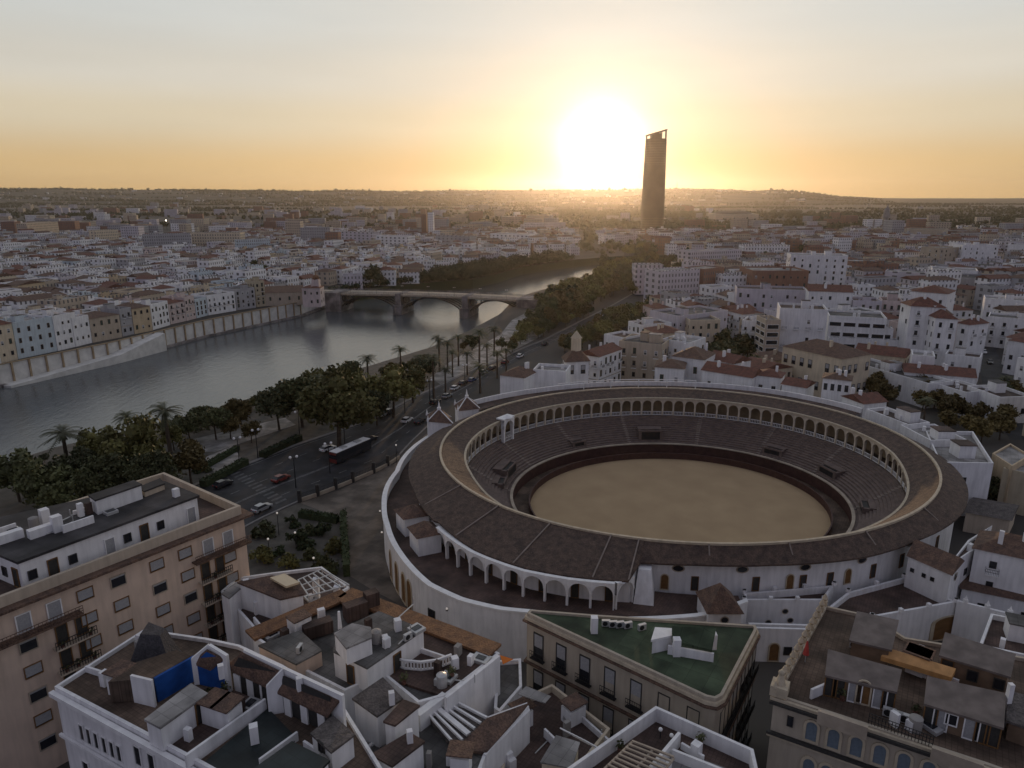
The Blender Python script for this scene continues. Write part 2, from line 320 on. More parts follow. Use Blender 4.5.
for j in range(NY):
    for i in range(NX): a = j*(NX+1)+i; mb.f.append((a, a+1, a+NX+2, a+NX+1)); mb.mi.append(0)
mat("hill_mix", (.075,.06,.036), .95, 0, .0022, 0, col2=(.018,.017,.014), detail=10, stretch=(1,3,1), mixlo=.38, mixhi=.66)
structure(mb, "hills", "hill_mix", True)
mat("field_pale", (.19,.16,.115), .95, .3, .01); mat("field_dark", (.045,.045,.028), .95, .5, .01); mat("field_tan", (.14,.11,.07), .95, .3, .01)
# farmland between town and hills
fr = random.Random(5)
for k in range(46):
    y = fr.uniform(1900, 3900); x = fr.uniform(-.85, .85)*y; w = fr.uniform(120, 420); d = fr.uniform(60, 260); a = fr.uniform(-.25, .25)
    p = [(x+math.cos(a)*sx*w-math.sin(a)*sy*d, y+math.sin(a)*sx*w+math.cos(a)*sy*d) for sx, sy in ((-.5,-.5),(.5,-.5),(.5,.5),(-.5,.5))]
    sheet(p, .04+k*.012, "field", fr.choice(["field_pale","field_dark","field_tan","field_dark"]))

# ------------------------------------------------------------------ roads and pavements
L_K = [(150,505),(180,492),(240,468),(296,446),(338,432),(377,418.6),(416,397),(439,387),(470,372),(500,360),(520,350),(545,340),(580,322),(612,306),(640,290)]
R_K = [(205,553),(230,534),(262,517),(300,500),(336,487),(388,466),(412,440),(428,425),(452,404),(480,388),(505,368),(530,354),(560,340),(600,319),(632,304),(662,290)]
LK = [G2(*p) for p in L_K]; RK = [G2(*p) for p in R_K]
sheet(LK + RK[::-1], .03, "road", "asphalt")
sheet(NB[1:11] + LK[::-1][6:] + [(-150, 60)], .012, "promenade", "garden_earth")
sheet([G2(*p) for p in [(500,335),(512,320),(528,312),(548,309),(560,318),(540,337),(517,349),(500,358),(468,372),(440,384),(430,378),(455,358),(480,346)]], .05, "promenade_paving", "pale_paving")
for k, pts in enumerate(([(190,440),(285,418),(296,425),(215,452),(196,452)], [(204,458),(233,446),(243,462),(215,474)])):
    sheet([G2(*p) for p in pts], .07+.02*k, "path", "pale_paving")
mat('worn_paint', (.115,.115,.118), .7, .5, .8)
# kerbs as real steps
def strip(line, w, h, name, m, side=1, z0=0.0):
    mb = MB(); out = []
    for i, p in enumerate(line):
        a = Vector(line[max(i-1, 0)]); c = Vector(line[min(i+1, len(line)-1)]); d = (c-a).normalized(); out.append((p[0]-d.y*w*side, p[1]+d.x*w*side))
    for i in range(len(line)-1): mb.prism(ccw([line[i], line[i+1], out[i+1], out[i]]), z0, z0+h)
    return structure(mb, name, m)
strip(LK, 1.1, .14, "kerb", "kerb", 1)
strip(RK[:8], .5, .14, "kerb", "kerb", -1)
def along(lines, f, t):            # f: 0 left kerb .. 1 right kerb, t 0..1 along
    def at(ln, t):
        L = [0]
        for a, c in zip(ln[:-1], ln[1:]): L.append(L[-1]+math.dist(a, c))
        s = t*L[-1]
        for i in range(len(ln)-1):
            if s <= L[i+1] or i == len(ln)-2: q = (s-L[i])/(L[i+1]-L[i]); return Vector(ln[i])*(1-q)+Vector(ln[i+1])*q
    return at(lines[0], t)*(1-f)+at(lines[1], t)*f
zt0 = Vector(G2(268,493)); ZB = min((k/400 for k in range(400)), key=lambda t: (along((LK,RK), .5, t)-zt0).length)
mb = MB()
for f, dash in ((.03,0), (.22,1), (.42,1), (.60,0), (.615,0), (.80,1)):
    t = .02
    while t < .62:
        a = along((LK,RK), f, t); c = along((LK,RK), f, t+.006 if dash else t+.0125); d = (c-a).normalized()*.09; d = Vector((-d.y, d.x))
        mb.face([(*(a+d*-1),.045), (*(c+d*-1),.045), (*(c+d),.045), (*(a+d),.045)][::-1]) if False else mb.face([(*(a-d),.045), (*(a+d),.045), (*(c+d),.045), (*(c-d),.045)][::-1])
        t += .02 if dash else .0125
for tt in (ZB,):
    for k in range(13):
        f = .06+k*.068; a = along((LK,RK), f, tt); c = along((LK,RK), f, tt+.007); e = along((LK,RK), f+.03, tt); g = along((LK,RK), f+.03, tt+.007)
        zm = zm if k or tt != ZB else MB(); zm.face([(*a,.046), (*e,.046), (*g,.046), (*c,.046)])
structure(mb, "road_markings", "lane_paint"); structure(zm, "crossing_markings", "worn_paint")
PLAZA = [(300,503),(340,490),(396,463),(416,442),(440,424),(446,440),(420,470),(396,500),(392,540),(412,590),(440,622),(420,626),(395,602),(372,590),(348,575),(345,520)]
sheet([G2(*p) for p in PLAZA], .035, "plaza", "plaza_stone")
sheet([G2(*p) for p in [(262,519),(300,503),(345,520),(349,580),(330,600),(250,612),(235,560)]], .05, "garden_paving", "garden_earth")
# street on the right of the quarter and the square in front of the bullring's right side
sheet([G2(*p) for p in [(968,318),(985,318),(1000,360),(1040,440),(1010,440),(985,395)]], .04, "street", "asphalt")
mat('aisle_brick', (.27,.22,.19), .85, .3, .8)
# ------------------------------------------------------------------ roofs and windows
def grow(poly, d): return inset(ccw(poly), -d)
def hip_roof(mb, poly, z, rise, over=.35, frac=.5):     # 4-corner CCW footprint, ridge along the long side
    p = [Vector((*q, 0)) for q in grow(poly, over)]
    if (p[1]-p[0]).length < (p[2]-p[1]).length: p = p[1:]+p[:1]
    L, w = (p[1]-p[0]).length, (p[2]-p[1]).length; t = min(.5, frac*w/L)
    a = (p[0]+p[3])/2; b = (p[1]+p[2])/2; r0 = a+(b-a)*t; r1 = b+(a-b)*t
    P = [(q.x, q.y, z) for q in p]; A = (r0.x, r0.y, z+rise); B = (r1.x, r1.y, z+rise)
    if (r1-r0).length < .05:
        for k in range(4): mb.face([P[k], P[(k+1)%4], A])
    else: mb.face([P[0], P[1], B, A]); mb.face([P[1], P[2], B]); mb.face([P[2], P[3], A, B]); mb.face([P[3], P[0], A])
    mb.face([(q[0], q[1], z) for q in P[::-1]]); return A, B
def gable_roof(mb, poly, z, rise, over=.35, along=0, th=.25):
    p = [Vector((*q, 0)) for q in grow(poly, over)]
    if along: p = p[1:]+p[:1]
    a = (p[0]+p[3])/2; b = (p[1]+p[2])/2; A = (a.x, a.y, z+rise); B = (b.x, b.y, z+rise); P = [(q.x, q.y, z) for q in p]
    mb.face([P[0], P[1], B, A]); mb.face([P[2], P[3], A, B]); mb.face([P[1], P[2], B]); mb.face([P[3], P[0], A]); mb.face(P[::-1]); return A, B
def shed_roof(mb, poly, zs, th=.2): mb.prism(poly, [z-th for z in zs], zs, True, True)
def quad3(a, b, d, z):                                   # pixel corners front-left, front-right, back-left at height z
    A, B, D = (Vector(G2(*q, z)) for q in (a, b, d)); c = B+D-A
    return ccw([tuple(A), tuple(B), tuple(c), tuple(D)])
def front(a, b, z, depth):                               # front top edge between two pixels at height z, depth metres away from the camera
    A, B = Vector(G2(*a, z)), Vector(G2(*b, z)); d = (B-A).normalized(); n = Vector((-d.y, d.x))
    if n.y < 0: n = -n
    return [tuple(A), tuple(B), tuple(B+n*depth), tuple(A+n*depth)]
WIN = {}
def window_mesh(name, w, h, fr=.12, frame="white_trim", pane="glass", shutter=0.0, arch=False):
    mb = MB(); mb.m = 0
    def outline(w, h):
        pts = [(-w/2, 0), (w/2, 0), (w/2, h)] if not arch else [(-w/2, 0), (w/2, 0)]
        if arch: pts += [(w/2*math.cos(a), h-w/2+w/2*math.sin(a)) for a in [math.pi*k/8 for k in range(9)]]
        else: pts += [(-w/2, h)]
        return pts
    o, i = outline(w, h), outline(w-2*fr, h-2*fr); i = [(x, z+fr) for x, z in i]; n = len(o)
    for k in range(n):
        a, b, c, d = o[k], o[(k+1)%n], i[(k+1)%n], i[k]
        mb.face([(a[0], -.09, a[1]), (b[0], -.09, b[1]), (c[0], -.09, c[1]), (d[0], -.09, d[1])])
        mb.face([(a[0], .02, a[1]), (b[0], .02, b[1]), (b[0], -.09, b[1]), (a[0], -.09, a[1])])
        mb.face([(d[0], -.09, d[1]), (c[0], -.09, c[1]), (c[0], -.02, c[1]), (d[0], -.02, d[1])])
    mb.m = 1; mb.face([(x, -.02, z) for x, z in i])
    if shutter: mb.m = 2; x = w/2-fr; z1 = h-fr; z0 = z1-(h-2*fr)*shutter; mb.prism([(-x,-.055),(x,-.055),(x,-.03),(-x,-.03)], z0, z1, True, True)
    me = mb.mesh(name, [frame, pane, "shutter_grey"] if shutter else [frame, pane]); WIN[name] = (me, w, h); return me
window_mesh("window_small", 1.0, 1.2, .1); window_mesh("window_tall", 1.1, 2.0, .1); window_mesh("window_wide", 1.9, 1.4, .1); window_mesh("window_band", 4.2, 1.7, .12)
window_mesh("window_dark", 1.05, 1.9, .09, "wood_brown"); window_mesh("window_shuttered", 1.5, 1.5, .1, "stone_pale", "glass", .75); window_mesh("window_arched", 1.2, 2.1, .2, "cornice_gold", "shutter_blue", 0, True)
window_mesh("window_small_dark", .9, 1.1, .08, "shutter_dark"); window_mesh("window_far", 1.05, 1.6, .02, "shutter_dark"); window_mesh("window_far_b", 1.05, 1.6, .08, "white_trim", "shutter_dark", .6); window_mesh("window_far_c", 1.1, 2.1, .06, "wood_brown", "shutter_green"); window_mesh("window_far_d", .9, 1.2, .05, "stone_pale", "glass"); window_mesh("door_dark", 1.1, 2.3, .1, "wood_brown", "shutter_dark"); window_mesh("door_blue", 1.2, 2.2, .1, "white_trim", "shutter_grey")
window_mesh("window_iron", 1.4, 2.7, .12, "shutter_dark", "glass", .55); window_mesh("door_arched", 1.3, 2.6, .14, "cornice_gold", "wood_brown", 0, True)
def win_at(parent, key, p, rz, name="window", sc=1.0): return place(WIN[key][0], name, parent, p, rz, (sc, 1, sc))
def facade(parent, a, b, z0, z1, floors, bay, key, name="window", first=.0, skip=0.0, rr=None, balc=None):
    a, b = Vector(a[:2]), Vector(b[:2]); d = b-a; L = d.length; d.normalize(); rz = math.atan2(d.y, d.x)
    n = max(1, int(round(L/bay))); fh = (z1-z0)/floors; w, h = WIN[key][1:]
    if L < w*1.2: return
    for f in range(floors):
        for k in range(n):
            if rr and rr.random() < skip: continue
            q = a+d*(L*(k+.5)/n); k2 = rr.choice([key, key, key+'_b', key+'_c', key+'_d']) if rr and key == 'window_far' else key; win_at(parent, k2, (q.x, q.y, z0+f*fh+max(.25, (fh-h)*.45)), rz, name)
def faces_camera(a, b):
    d = Vector((b[0]-a[0], b[1]-a[1])); nrm = Vector((d.y, -d.x)); m = (Vector(a[:2])+Vector(b[:2]))/2; return nrm.dot(-m) > .12*nrm.length*m.length
BALC = {}
def balcony_mesh():
    if BALC: return BALC["b"]
    mb = MB(); mb.m = 0; mb.box((0,-.42,-.16),(1.7,.8,.14)); mb.m = 1
    for h in (.4,.85): mb.bar((-.82,-.78,h),(.82,-.78,h),.05); mb.bar((-.82,-.78,h),(-.82,-.05,h),.05); mb.bar((.82,-.78,h),(.82,-.05,h),.05)
    for k in range(9): mb.bar((-.82+.205*k,-.78,0),(-.82+.205*k,-.78,.85),.035)
    BALC["b"] = mb.mesh("balcony", ["white_trim","iron"]); return BALC["b"]
def building(name, label, cat, poly, h, wall, roof="flat", roofm="terrace_grey", rise=2.2, floors=3, bay=3.0, win="window_small", parapet=.9, group=None, z0=0.0, hut=None, skip=.08, windows=True, seed=0, over=.35, trim=None, par_m=None, wz0=.8):
    poly = ccw(poly); cx = sum(p[0] for p in poly)/len(poly); cy = sum(p[1] for p in poly)/len(poly); rr = random.Random(seed*77+int(cx*10))
    o = empty(name, (cx, cy, z0), label, cat, group)
    if roof == "flat":
        mb = MB(); mb.prism(poly, z0, z0+h-.02, False)
        if parapet:
            inn = inset(poly, .3); n = len(poly)
            for k in range(n):
                a, b, c, d = poly[k], poly[(k+1)%n], inn[(k+1)%n], inn[k]
                mb.face([(*a, z0+h-.02), (*b, z0+h-.02), (*b, z0+h+parapet), (*a, z0+h+parapet)])
                mb.face([(*a, z0+h+parapet), (*b, z0+h+parapet), (*c, z0+h+parapet), (*d, z0+h+parapet)])
                mb.face([(*c, z0+h-.02), (*d, z0+h-.02), (*d, z0+h+parapet), (*c, z0+h+parapet)])
            mb.build("wall", wall, o); rb = MB(); rb.face([(*p, z0+h) for p in inset(poly, .3)]); rb.build("roof", roofm, o)
        else:
            mb.build("wall", wall, o); rb = MB(); rb.prism(grow(poly, .15), z0+h-.015, z0+h+.22, True, True); rb.build("roof", roofm, o)
    else:
        mb = MB(); mb.prism(poly, z0, z0+h-.01, False); mb.build("wall", wall, o); rb = MB()
        if roof == "hip": hip_roof(rb, poly, z0+h, rise, over)
        elif roof == "gable": gable_roof(rb, poly, z0+h, rise, over)
        elif roof == "gable2": gable_roof(rb, poly, z0+h, rise, over, 1)
        rb.build("roof", roofm, o)
    if trim:
        tb = MB(); n = len(poly); g = grow(poly, .18); 
        tb.prism(g, z0+h-.75, z0+h-.35, True, True); tb.build("cornice", trim, o)
    if hut:
        q = Vector((cx, cy)); e = (Vector(poly[1])-Vector(poly[0])).normalized(); a = math.atan2(e.y, e.x)
        for k in range(hut):
            w, d, hh = rr.uniform(2.2, 4.2), rr.uniform(2.2, 3.6), rr.uniform(2.2, 2.9); s = Vector((rr.uniform(-.25, .25), rr.uniform(-.25, .25)))
            L0 = (Vector(poly[1])-Vector(poly[0])).length; L1 = (Vector(poly[2])-Vector(poly[1])).length
            cxx = q + e*s.x*L0 + Vector((-e.y, e.x))*s.y*L1
            hb = MB(); hb.m = 0; hb.box((cxx.x, cxx.y, z0+h+.01), (w, d, hh), a); hb.m = 1; hb.box((cxx.x, cxx.y, z0+h+hh+.012), (w+.2, d+.2, .18), a)
            hb.build("stair_hut", [wall, rr.choice(["terrace_red","terrace_grey","tile_brown","roof_pale"])], o)
    if windows:
        for k in range(len(poly)):
            a, b = poly[k], poly[(k+1)%len(poly)]
            if faces_camera(a, b):
                facade(o, a, b, z0+wz0, z0+h-.3, floors, bay, win, "window", 0, skip, rr)
                d = Vector(b)-Vector(a); L = d.length; fh = (h-.3-wz0)/floors
                if floors >= 3 and rr.random() < .5 and L > 5:
                    n = max(1, int(round(L/bay))); 
                    for f in range(1, floors):
                        if rr.random() < .6:
                            for kk in range(n):
                                if rr.random() < .8: q = Vector(a)+d*((kk+.5)/n); place(balcony_mesh(), "balcony", o, (q.x, q.y, z0+wz0+f*fh+.2), math.atan2(d.y, d.x), (1,1,1))
                    if floors >= 3 and rr.random() < .5:
                        sb_ = MB(); n_ = Vector((d.y,-d.x)).normalized()*.1; A_, B_ = Vector(a), Vector(b); zz = z0+wz0+fh-.1; sb_.prism(ccw([tuple(A_+n_*.05),tuple(B_+n_*.05),tuple(B_+n_),tuple(A_+n_)]), zz, zz+.22, True, True); sb_.build("string_course", "stone_pale", o)
    if windows:
        for k in range(rr.randint(1,3)):
            t_, u_ = rr.uniform(.2,.8), rr.uniform(.2,.8); q = (Vector(poly[0])*(1-t_)+Vector(poly[1])*t_)*(1-u_)+(Vector(poly[3])*(1-t_)+Vector(poly[2])*t_)*u_ if len(poly) == 4 else Vector((cx,cy))
            zc_ = z0+h if roof == "flat" else z0+h+.2; cb_ = MB(); cb_.m = 0; cb_.box((q.x,q.y,zc_+.012),(rr.uniform(.5,.9),rr.uniform(.5,.9),rr.uniform(1.0,1.7) if roof == "flat" else rise+.7),rr.uniform(0,1.5)); cb_.build("chimney", wall, o)
    return o

# ------------------------------------------------------------------ the bullring
RC = Vector((33.7, 136.0, 0)); RTH = R(8.7); ct, st_ = math.cos(RTH), math.sin(RTH)
def EP(a, b, t, z=0.0, cy=136.0): x, y = a*math.cos(t), b*math.sin(t); return (RC.x+x*ct-y*st_, cy+x*st_+y*ct, z)
def KP(k, t, z=0.0): return EP(48*k, 42.6*k, t, z)
def tpix(px, py, z):
    p = G(px, py, z)-RC; x = p.x*ct+p.y*st_; y = -p.x*st_+p.y*ct; return math.atan2(y/42.6, x/48)
def lerp(tab, d):                   # table of (degrees, value), periodic
    d = (d+180) % 360-180
    for (a, x), (c, y) in zip(tab[:-1], tab[1:]):
        if a <= d <= c: return x+(y-x)*(d-a)/(c-a)
    return tab[0][1]
def ringband(mb, fa, fb, t0=0.0, t1=2*math.pi, n=144):
    for k in range(n):
        a, c = t0+(t1-t0)*k/n, t0+(t1-t0)*(k+1)/n; mb.face([fa(a), fa(c), fb(c), fb(a)])
    return mb
ring = empty("bullring", tuple(RC), "white walled oval bullring with yellow sand arena and brown tiled ring roof", "bullring")
mb = MB(); mb.face([EP(30.1, 26.7, 2*math.pi*k/120, .06, 134.6) for k in range(120)]); mb.build("arena_sand", "sand", ring)
mb = MB()
for d0, d1 in ((30.1, 30.35),):
    ringband(mb, lambda t: EP(30.1,26.7,t,1.55,134.6), lambda t: EP(30.1,26.7,t,.0,134.6)); ringband(mb, lambda t: EP(30.35,26.95,t,0,134.6), lambda t: EP(30.35,26.95,t,1.55,134.6)); ringband(mb, lambda t: EP(30.35,26.95,t,1.55,134.6), lambda t: EP(30.1,26.7,t,1.55,134.6))
mb.build("barrier_fence", "barrier_red", ring)
mb = MB(); ringband(mb, lambda t: EP(33.7,30.1,t,.05,134.7), lambda t: EP(30.35,26.95,t,.05,134.6)); mb.build("alley_floor", "terrace_brown", ring)
mb = MB(); ringband(mb, lambda t: EP(33.7,30.1,t,2.5,134.7), lambda t: EP(33.7,30.1,t,.0,134.7)); mb.build("seating_front_wall", "barrier_red", ring)
mb = MB(); ringband(mb, lambda t: EP(33.6,30.0,t,2.75,134.7), lambda t: EP(33.6,30.0,t,2.5,134.7)); ringband(mb, lambda t: EP(34.2,30.6,t,2.75,134.7), lambda t: EP(33.6,30.0,t,2.75,134.7)); ringband(mb, lambda t: EP(34.2,30.6,t,2.3,134.7), lambda t: EP(34.2,30.6,t,2.75,134.7)); mb.build("seating_rail", "stone_pale", ring)
NS = 14; mb = MB()
def SP(i, t, z): f = i/NS; return EP(34.2+(43.3-34.2)*f, 30.6+(38.1-30.6)*f, t, z, 134.7+1.3*f)
for i in range(NS):
    z = 2.35+(7.0-2.35)*i/(NS-1); z2 = 2.35+(7.0-2.35)*min(i+1, NS-1)/(NS-1)
    ringband(mb, lambda t: SP(i+1,t,z), lambda t: SP(i,t,z))
    if i < NS-1: ringband(mb, lambda t: SP(i+1,t,z2), lambda t: SP(i+1,t,z))
mb.build("seating", "seat_brick", ring)
for dg in (12, 38, 63, 90, 114, 140, 166, 195, 225, 260, 300, 338):     # radial stair aisles
    t = R(dg); mb = MB(); w = .012
    for i in range(NS):
        z = 2.39+(7.0-2.35)*i/(NS-1); mb.prism(ccw([SP(i,t-w,0)[:2], SP(i+1,t-w,0)[:2], SP(i+1,t+w,0)[:2], SP(i,t+w,0)[:2]]), z-.3, z+.06)
    mb.build("stair_aisle", "aisle_brick", ring)
for px, py, w, h in ((653,441,4.6,3.4), (521,470,5.0,3.2), (586,444,2.6,2.0), (762,452,3.6,2.2), (866,503,3.4,2.0), (815,470,4.2,2.4), (470,478,3.0,2.0)):   # entrances on the seats; a dark block stands for each opening's shade
    t = tpix(px, py, 4); f = .33; c = Vector(EP(34.2+9.1*f, 30.6+7.5*f, t, 0, 135.1)); e = (Vector(EP(34.2+9.1*f, 30.6+7.5*f, t+.01, 0, 135.1))-c).normalized(); rz = math.atan2(e.y, e.x); mb = MB()
    n = Vector((-e.y, e.x, 0)); n = n if n.dot(Vector((RC.x, 134.6, 0))-c) > 0 else -n
    mb.m = 0; mb.box((*(c+e*(w/2+.3)).xy, 2.5), (.6, 3.4, h*.8), rz); mb.box((*(c-e*(w/2+.3)).xy, 2.5), (.6, 3.4, h*.8), rz); mb.box((*(c-n*.6).xy, 2.5+h*.8), (w+1.3, 2.0, .25), rz)
    mb.m = 1; mb.box((*(c+n*.6).xy, 2.3), (w-.02, 2.0, h*.8+.1), rz); mb.build("entrance", ["seat_brick", "iron"], ring)
    eb = MB(); eb.bar(c+n*1.7+e*(w/2+.6)+Vector((0,0,2.6+h*.8)), c+n*1.7-e*(w/2+.6)+Vector((0,0,2.6+h*.8)), .25, .4); eb.build("entrance_lintel", "seat_brick", ring)
# arcade: 96 bays of arch on slender columns
NB_ = 96
def bay_mesh(w, h, col_w, name, mats, rail=True, depth=.55):
    mb = MB(); mb.m = 0; r = w/2-col_w/2; zc = h-r-.42
    for sx in (-1, 1): mb.box((sx*(w/2-col_w/4), 0, 0), (col_w/2-.004, depth*.8, zc)); mb.box((sx*(w/2-col_w/4), 0, zc-.18), (col_w/2+.06, depth, .18))
    arc = [(r*math.cos(a), zc+r*math.sin(a)) for a in [math.pi*k/10 for k in range(11)]]
    for s in (-depth/2, depth/2):
        for k in range(10):
            (x0, z0), (x1, z1) = arc[k], arc[k+1]; q = [(x0, s, z0), (x0, s, h), (x1, s, h), (x1, s, z1)]; mb.face(q if s > 0 else q[::-1])
        for sx in (-1, 1): q = [(sx*r, s, zc), (sx*w/2, s, zc), (sx*w/2, s, h), (sx*r, s, h)]; mb.face(q if (s > 0) == (sx < 0) else q[::-1])
    for k in range(10):
        (x0, z0), (x1, z1) = arc[k], arc[k+1]; mb.face([(x0, -depth/2, z0), (x1, -depth/2, z1), (x1, depth/2, z1), (x0, depth/2, z0)])
    mb.face([(-w/2, -depth/2, h), (w/2, -depth/2, h), (w/2, depth/2, h), (-w/2, depth/2, h)])
    # raised archivolt
    for k in range(10):
        (x0, z0), (x1, z1) = arc[k], arc[k+1]; g = 1.16; zc0 = zc
        for s in (-1, 1): q = [(x0, s*(depth/2+.05), z0), (x0*g, s*(depth/2+.05), zc0+(z0-zc0)*g), (x1*g, s*(depth/2+.05), zc0+(z1-zc0)*g), (x1, s*(depth/2+.05), z1)]; mb.face(q if s > 0 else q[::-1])
    if rail:
        mb.m = 1; mb.box((0, 0, .0), (w-col_w, .12, .12)); mb.box((0, 0, .85), (w-col_w, .14, .1))
        for k in range(6): mb.box((-w/2+col_w/2+(w-col_w)*(k+.5)/6, 0, .12), (.09, .09, .73))
    return mb.mesh(name, mats)
GZ = [(-180,11.8),(-172,11.6),(-160,10.4),(-150,9.9),(-40,9.9),(-25,10.6),(-12,11.6),(0,11.8),(180,11.8)]
gz = lambda t: lerp(GZ, math.degrees(t))      # inner gutter: the near side of the roof falls more steeply
AB = bay_mesh(2.78, 4.35, .42, "arcade_bay", ["arcade_cream", "white_trim"])
ts = []                              # equal arc-length steps
acc = [0.0]; NN = 2000
for k in range(NN): acc.append(acc[-1]+math.dist(EP(43.6,38.4,2*math.pi*k/NN), EP(43.6,38.4,2*math.pi*(k+1)/NN)))
def arc_t(s):
    s %= acc[-1]; lo, hi = 0, NN
    while hi-lo > 1:
        mid = (lo+hi)//2
        if acc[mid] <= s: lo = mid
        else: hi = mid
    return 2*math.pi*(lo+(s-acc[lo])/(acc[lo+1]-acc[lo]))/NN
for k in range(NB_):
    t = arc_t(acc[-1]*(k+.5)/NB_); p = Vector(EP(43.6,38.4,t,7.05)); q = Vector(EP(43.6,38.4,t+.01,7.05)); e = q-p
    place(AB, "arcade_arch", ring, tuple(p), math.atan2(e.y, e.x)+math.pi, (acc[-1]/NB_/2.78, 1, (gz(t)-7.43)/4.35))
mb = MB(); ringband(mb, lambda t: EP(47.1,41.7,t,7.03), lambda t: EP(43.2,38.0,t,7.03)); mb.build("gallery_floor", "terrace_brown", ring)
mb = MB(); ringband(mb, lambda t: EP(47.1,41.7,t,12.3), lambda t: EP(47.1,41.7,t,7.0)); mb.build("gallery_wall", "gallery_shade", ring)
mb = MB(); ringband(mb, lambda t: EP(43.0,37.8,t,gz(t)-.02), lambda t: EP(43.0,37.8,t,gz(t)-.38)); ringband(mb, lambda t: EP(43.8,38.6,t,gz(t)-.02), lambda t: EP(43.0,37.8,t,gz(t)-.02)); ringband(mb, lambda t: EP(43.0,37.8,t,gz(t)-.38), lambda t: EP(43.8,38.6,t,gz(t)-.38)); mb.build("inner_cornice", "cornice_gold", ring)
EAVE = [(-180,1.118),(-168,1.124),(-152,1.168),(-140,1.208),(-131,1.215),(-124,1.20),(-115.6,1.17),(-115.5,1.062),(-106,1.045),(-94,1.045),(-78,1.066),(-64,1.062),(-48,1.080),(-30,1.088),(0,1.09),(60,1.075),(120,1.08),(150,1.10),(180,1.118)]
EZ = [(-180,10.9),(-152,10.6),(-140,10.3),(-115.6,10.3),(-115.5,11.0),(0,11.0),(180,10.9)]
ek = lambda t: lerp(EAVE, math.degrees(t)); eo = lambda t: .003 if -153 < ((math.degrees(t)+180) % 360-180) < -115.5 else .012
ez = lambda t: lerp(EZ, math.degrees(t))
mb = MB(); ringband(mb, lambda t: KP(1.0,t,13.0), lambda t: EP(43.4,38.2,t,gz(t)), n=180); mb.build("inner_roof", "ring_tile", ring)
mb = MB(); lerpk = lambda f: (lambda t: (lambda k, z: KP(k, t, z))(1.0+(ek(t)+eo(t)-1.0)*f, 13.0+(ez(t)-13.0)*f))
for f0, f1 in ((0,.5), (.5,1)): ringband(mb, lerpk(f1), lerpk(f0), 0, 2*math.pi, 360)
ringband(mb, lambda t: KP(ek(t)+eo(t),t,ez(t)-.25), lambda t: KP(ek(t)+eo(t),t,ez(t)), 0, 2*math.pi, 360); mb.build("outer_roof", "ring_tile", ring)
mb = MB()
for k in range(120):
    a, c = 2*math.pi*k/120, 2*math.pi*(k+1)/120; mb.bar(KP(1.0,a,13.06), KP(1.0,c,13.06), .42, .34)
mb.build("roof_ridge", "cornice_gold", ring)
for dg in (-160,-146,-133,-121,-116,-104,-90,-74,-55):          # tile ribs running down the outer slope
    t = R(dg); mb = MB(); mb.bar(KP(1.005,t,13.1), KP(ek(t),t,ez(t)+.1), .2, .16); mb.build("roof_hip", "aisle_brick", ring)
# outer wall under the eave
mb = MB(); ok = lambda t: (ek(t)-.02 if not -153 < ((math.degrees(t)+180) % 360-180) < -115.5 else ek(t)-.034)
ringband(mb, lambda t: KP(ok(t),t,0), lambda t: KP(ok(t),t,ez(t)+.1), 0, 2*math.pi, 360); mb.build("outer_wall", "white", ring)
def on_wall(px, py, z, k): t = tpix(px, py, z); return t
def ring_feature(name, key, px, py, zpix, z, sc=1.0):
    t = tpix(px, py, zpix)
    for _ in range(4):               # slide along the pixel ray to the wall
        k = ok(t); p = Vector(KP(k, t)); zz = height_at(px, py, p); t = tpix(px, py, zz)
    p = Vector(KP(ok(t), t, 0)); q = Vector(KP(ok(t), t+.01, 0)); e = q-p; e.z = 0; n = Vector((e.y, -e.x, 0)).normalized()
    o = place(WIN[key][0], name, ring, (p.x+n.x*.03, p.y+n.y*.03, z), math.atan2(e.y, e.x), (sc, 1, sc)); return o
mbo = MB(); mbo.m = 0
for r0, r1, mm in ((1.0, .78, 0),):
    for k in range(16):
        a, c = 2*math.pi*k/16, 2*math.pi*(k+1)/16
        mbo.m = 0; mbo.face([(.95*math.cos(a), -.07, .6*math.sin(a)), (.95*math.cos(c), -.07, .6*math.sin(c)), (.75*math.cos(c), -.07, .44*math.sin(c)), (.75*math.cos(a), -.07, .44*math.sin(a))])
mbo.m = 1; mbo.face([(.76*math.cos(2*math.pi*k/16), -.05, .45*math.sin(2*math.pi*k/16)) for k in range(16)])
WIN["oval"] = (mbo.mesh("oval_window", ["stone_pale", "glass"]), 1.9, 1.2)
for px, py in ((678,571),(742,571),(805,567.6),(862,559),(911,546),(950,526)): ring_feature("oval_window", "oval", px, py, 9.5, 9.6)
for px, py in ((664,590),(694,592),(755,590),(789,588),(802,588),(829,585),(847,581),(872,577),(901,565),(937,545)): ring_feature("door", "door_arched" if px in (664,789,847) else "door_dark", px, py, 7, 6.05, 1.0)
# left terrace at first-floor height, its curved street wall and portico
OUTK = [(-180,1.22),(-170,1.249),(-161,1.284),(-151,1.338),(-141,1.396),(-135,1.403),(-130,1.385),(-126,1.355),(-118,1.32),(-112,1.28),(-106,1.24),(-99,1.15),(0,1.26),(130,1.26),(144,1.225),(172,1.194),(180,1.22)]
okk = lambda t: lerp(OUTK, math.degrees(t)); T0, T1 = R(140), R(261)
mb = MB(); ringband(mb, lambda t: KP(okk(t)-.012,t,6.0), lambda t: KP(1.05,t,6.0), T0, T1, 110); mb.build("terrace_floor", "terrace_red", ring)
mb = MB()
ringband(mb, lambda t: KP(okk(t),t,0), lambda t: KP(okk(t),t,7.6), T0, T1, 110); ringband(mb, lambda t: KP(okk(t)-.011,t,7.6), lambda t: KP(okk(t)-.011,t,5.9), T0, T1, 110)
mb.build("street_wall", "white", ring)
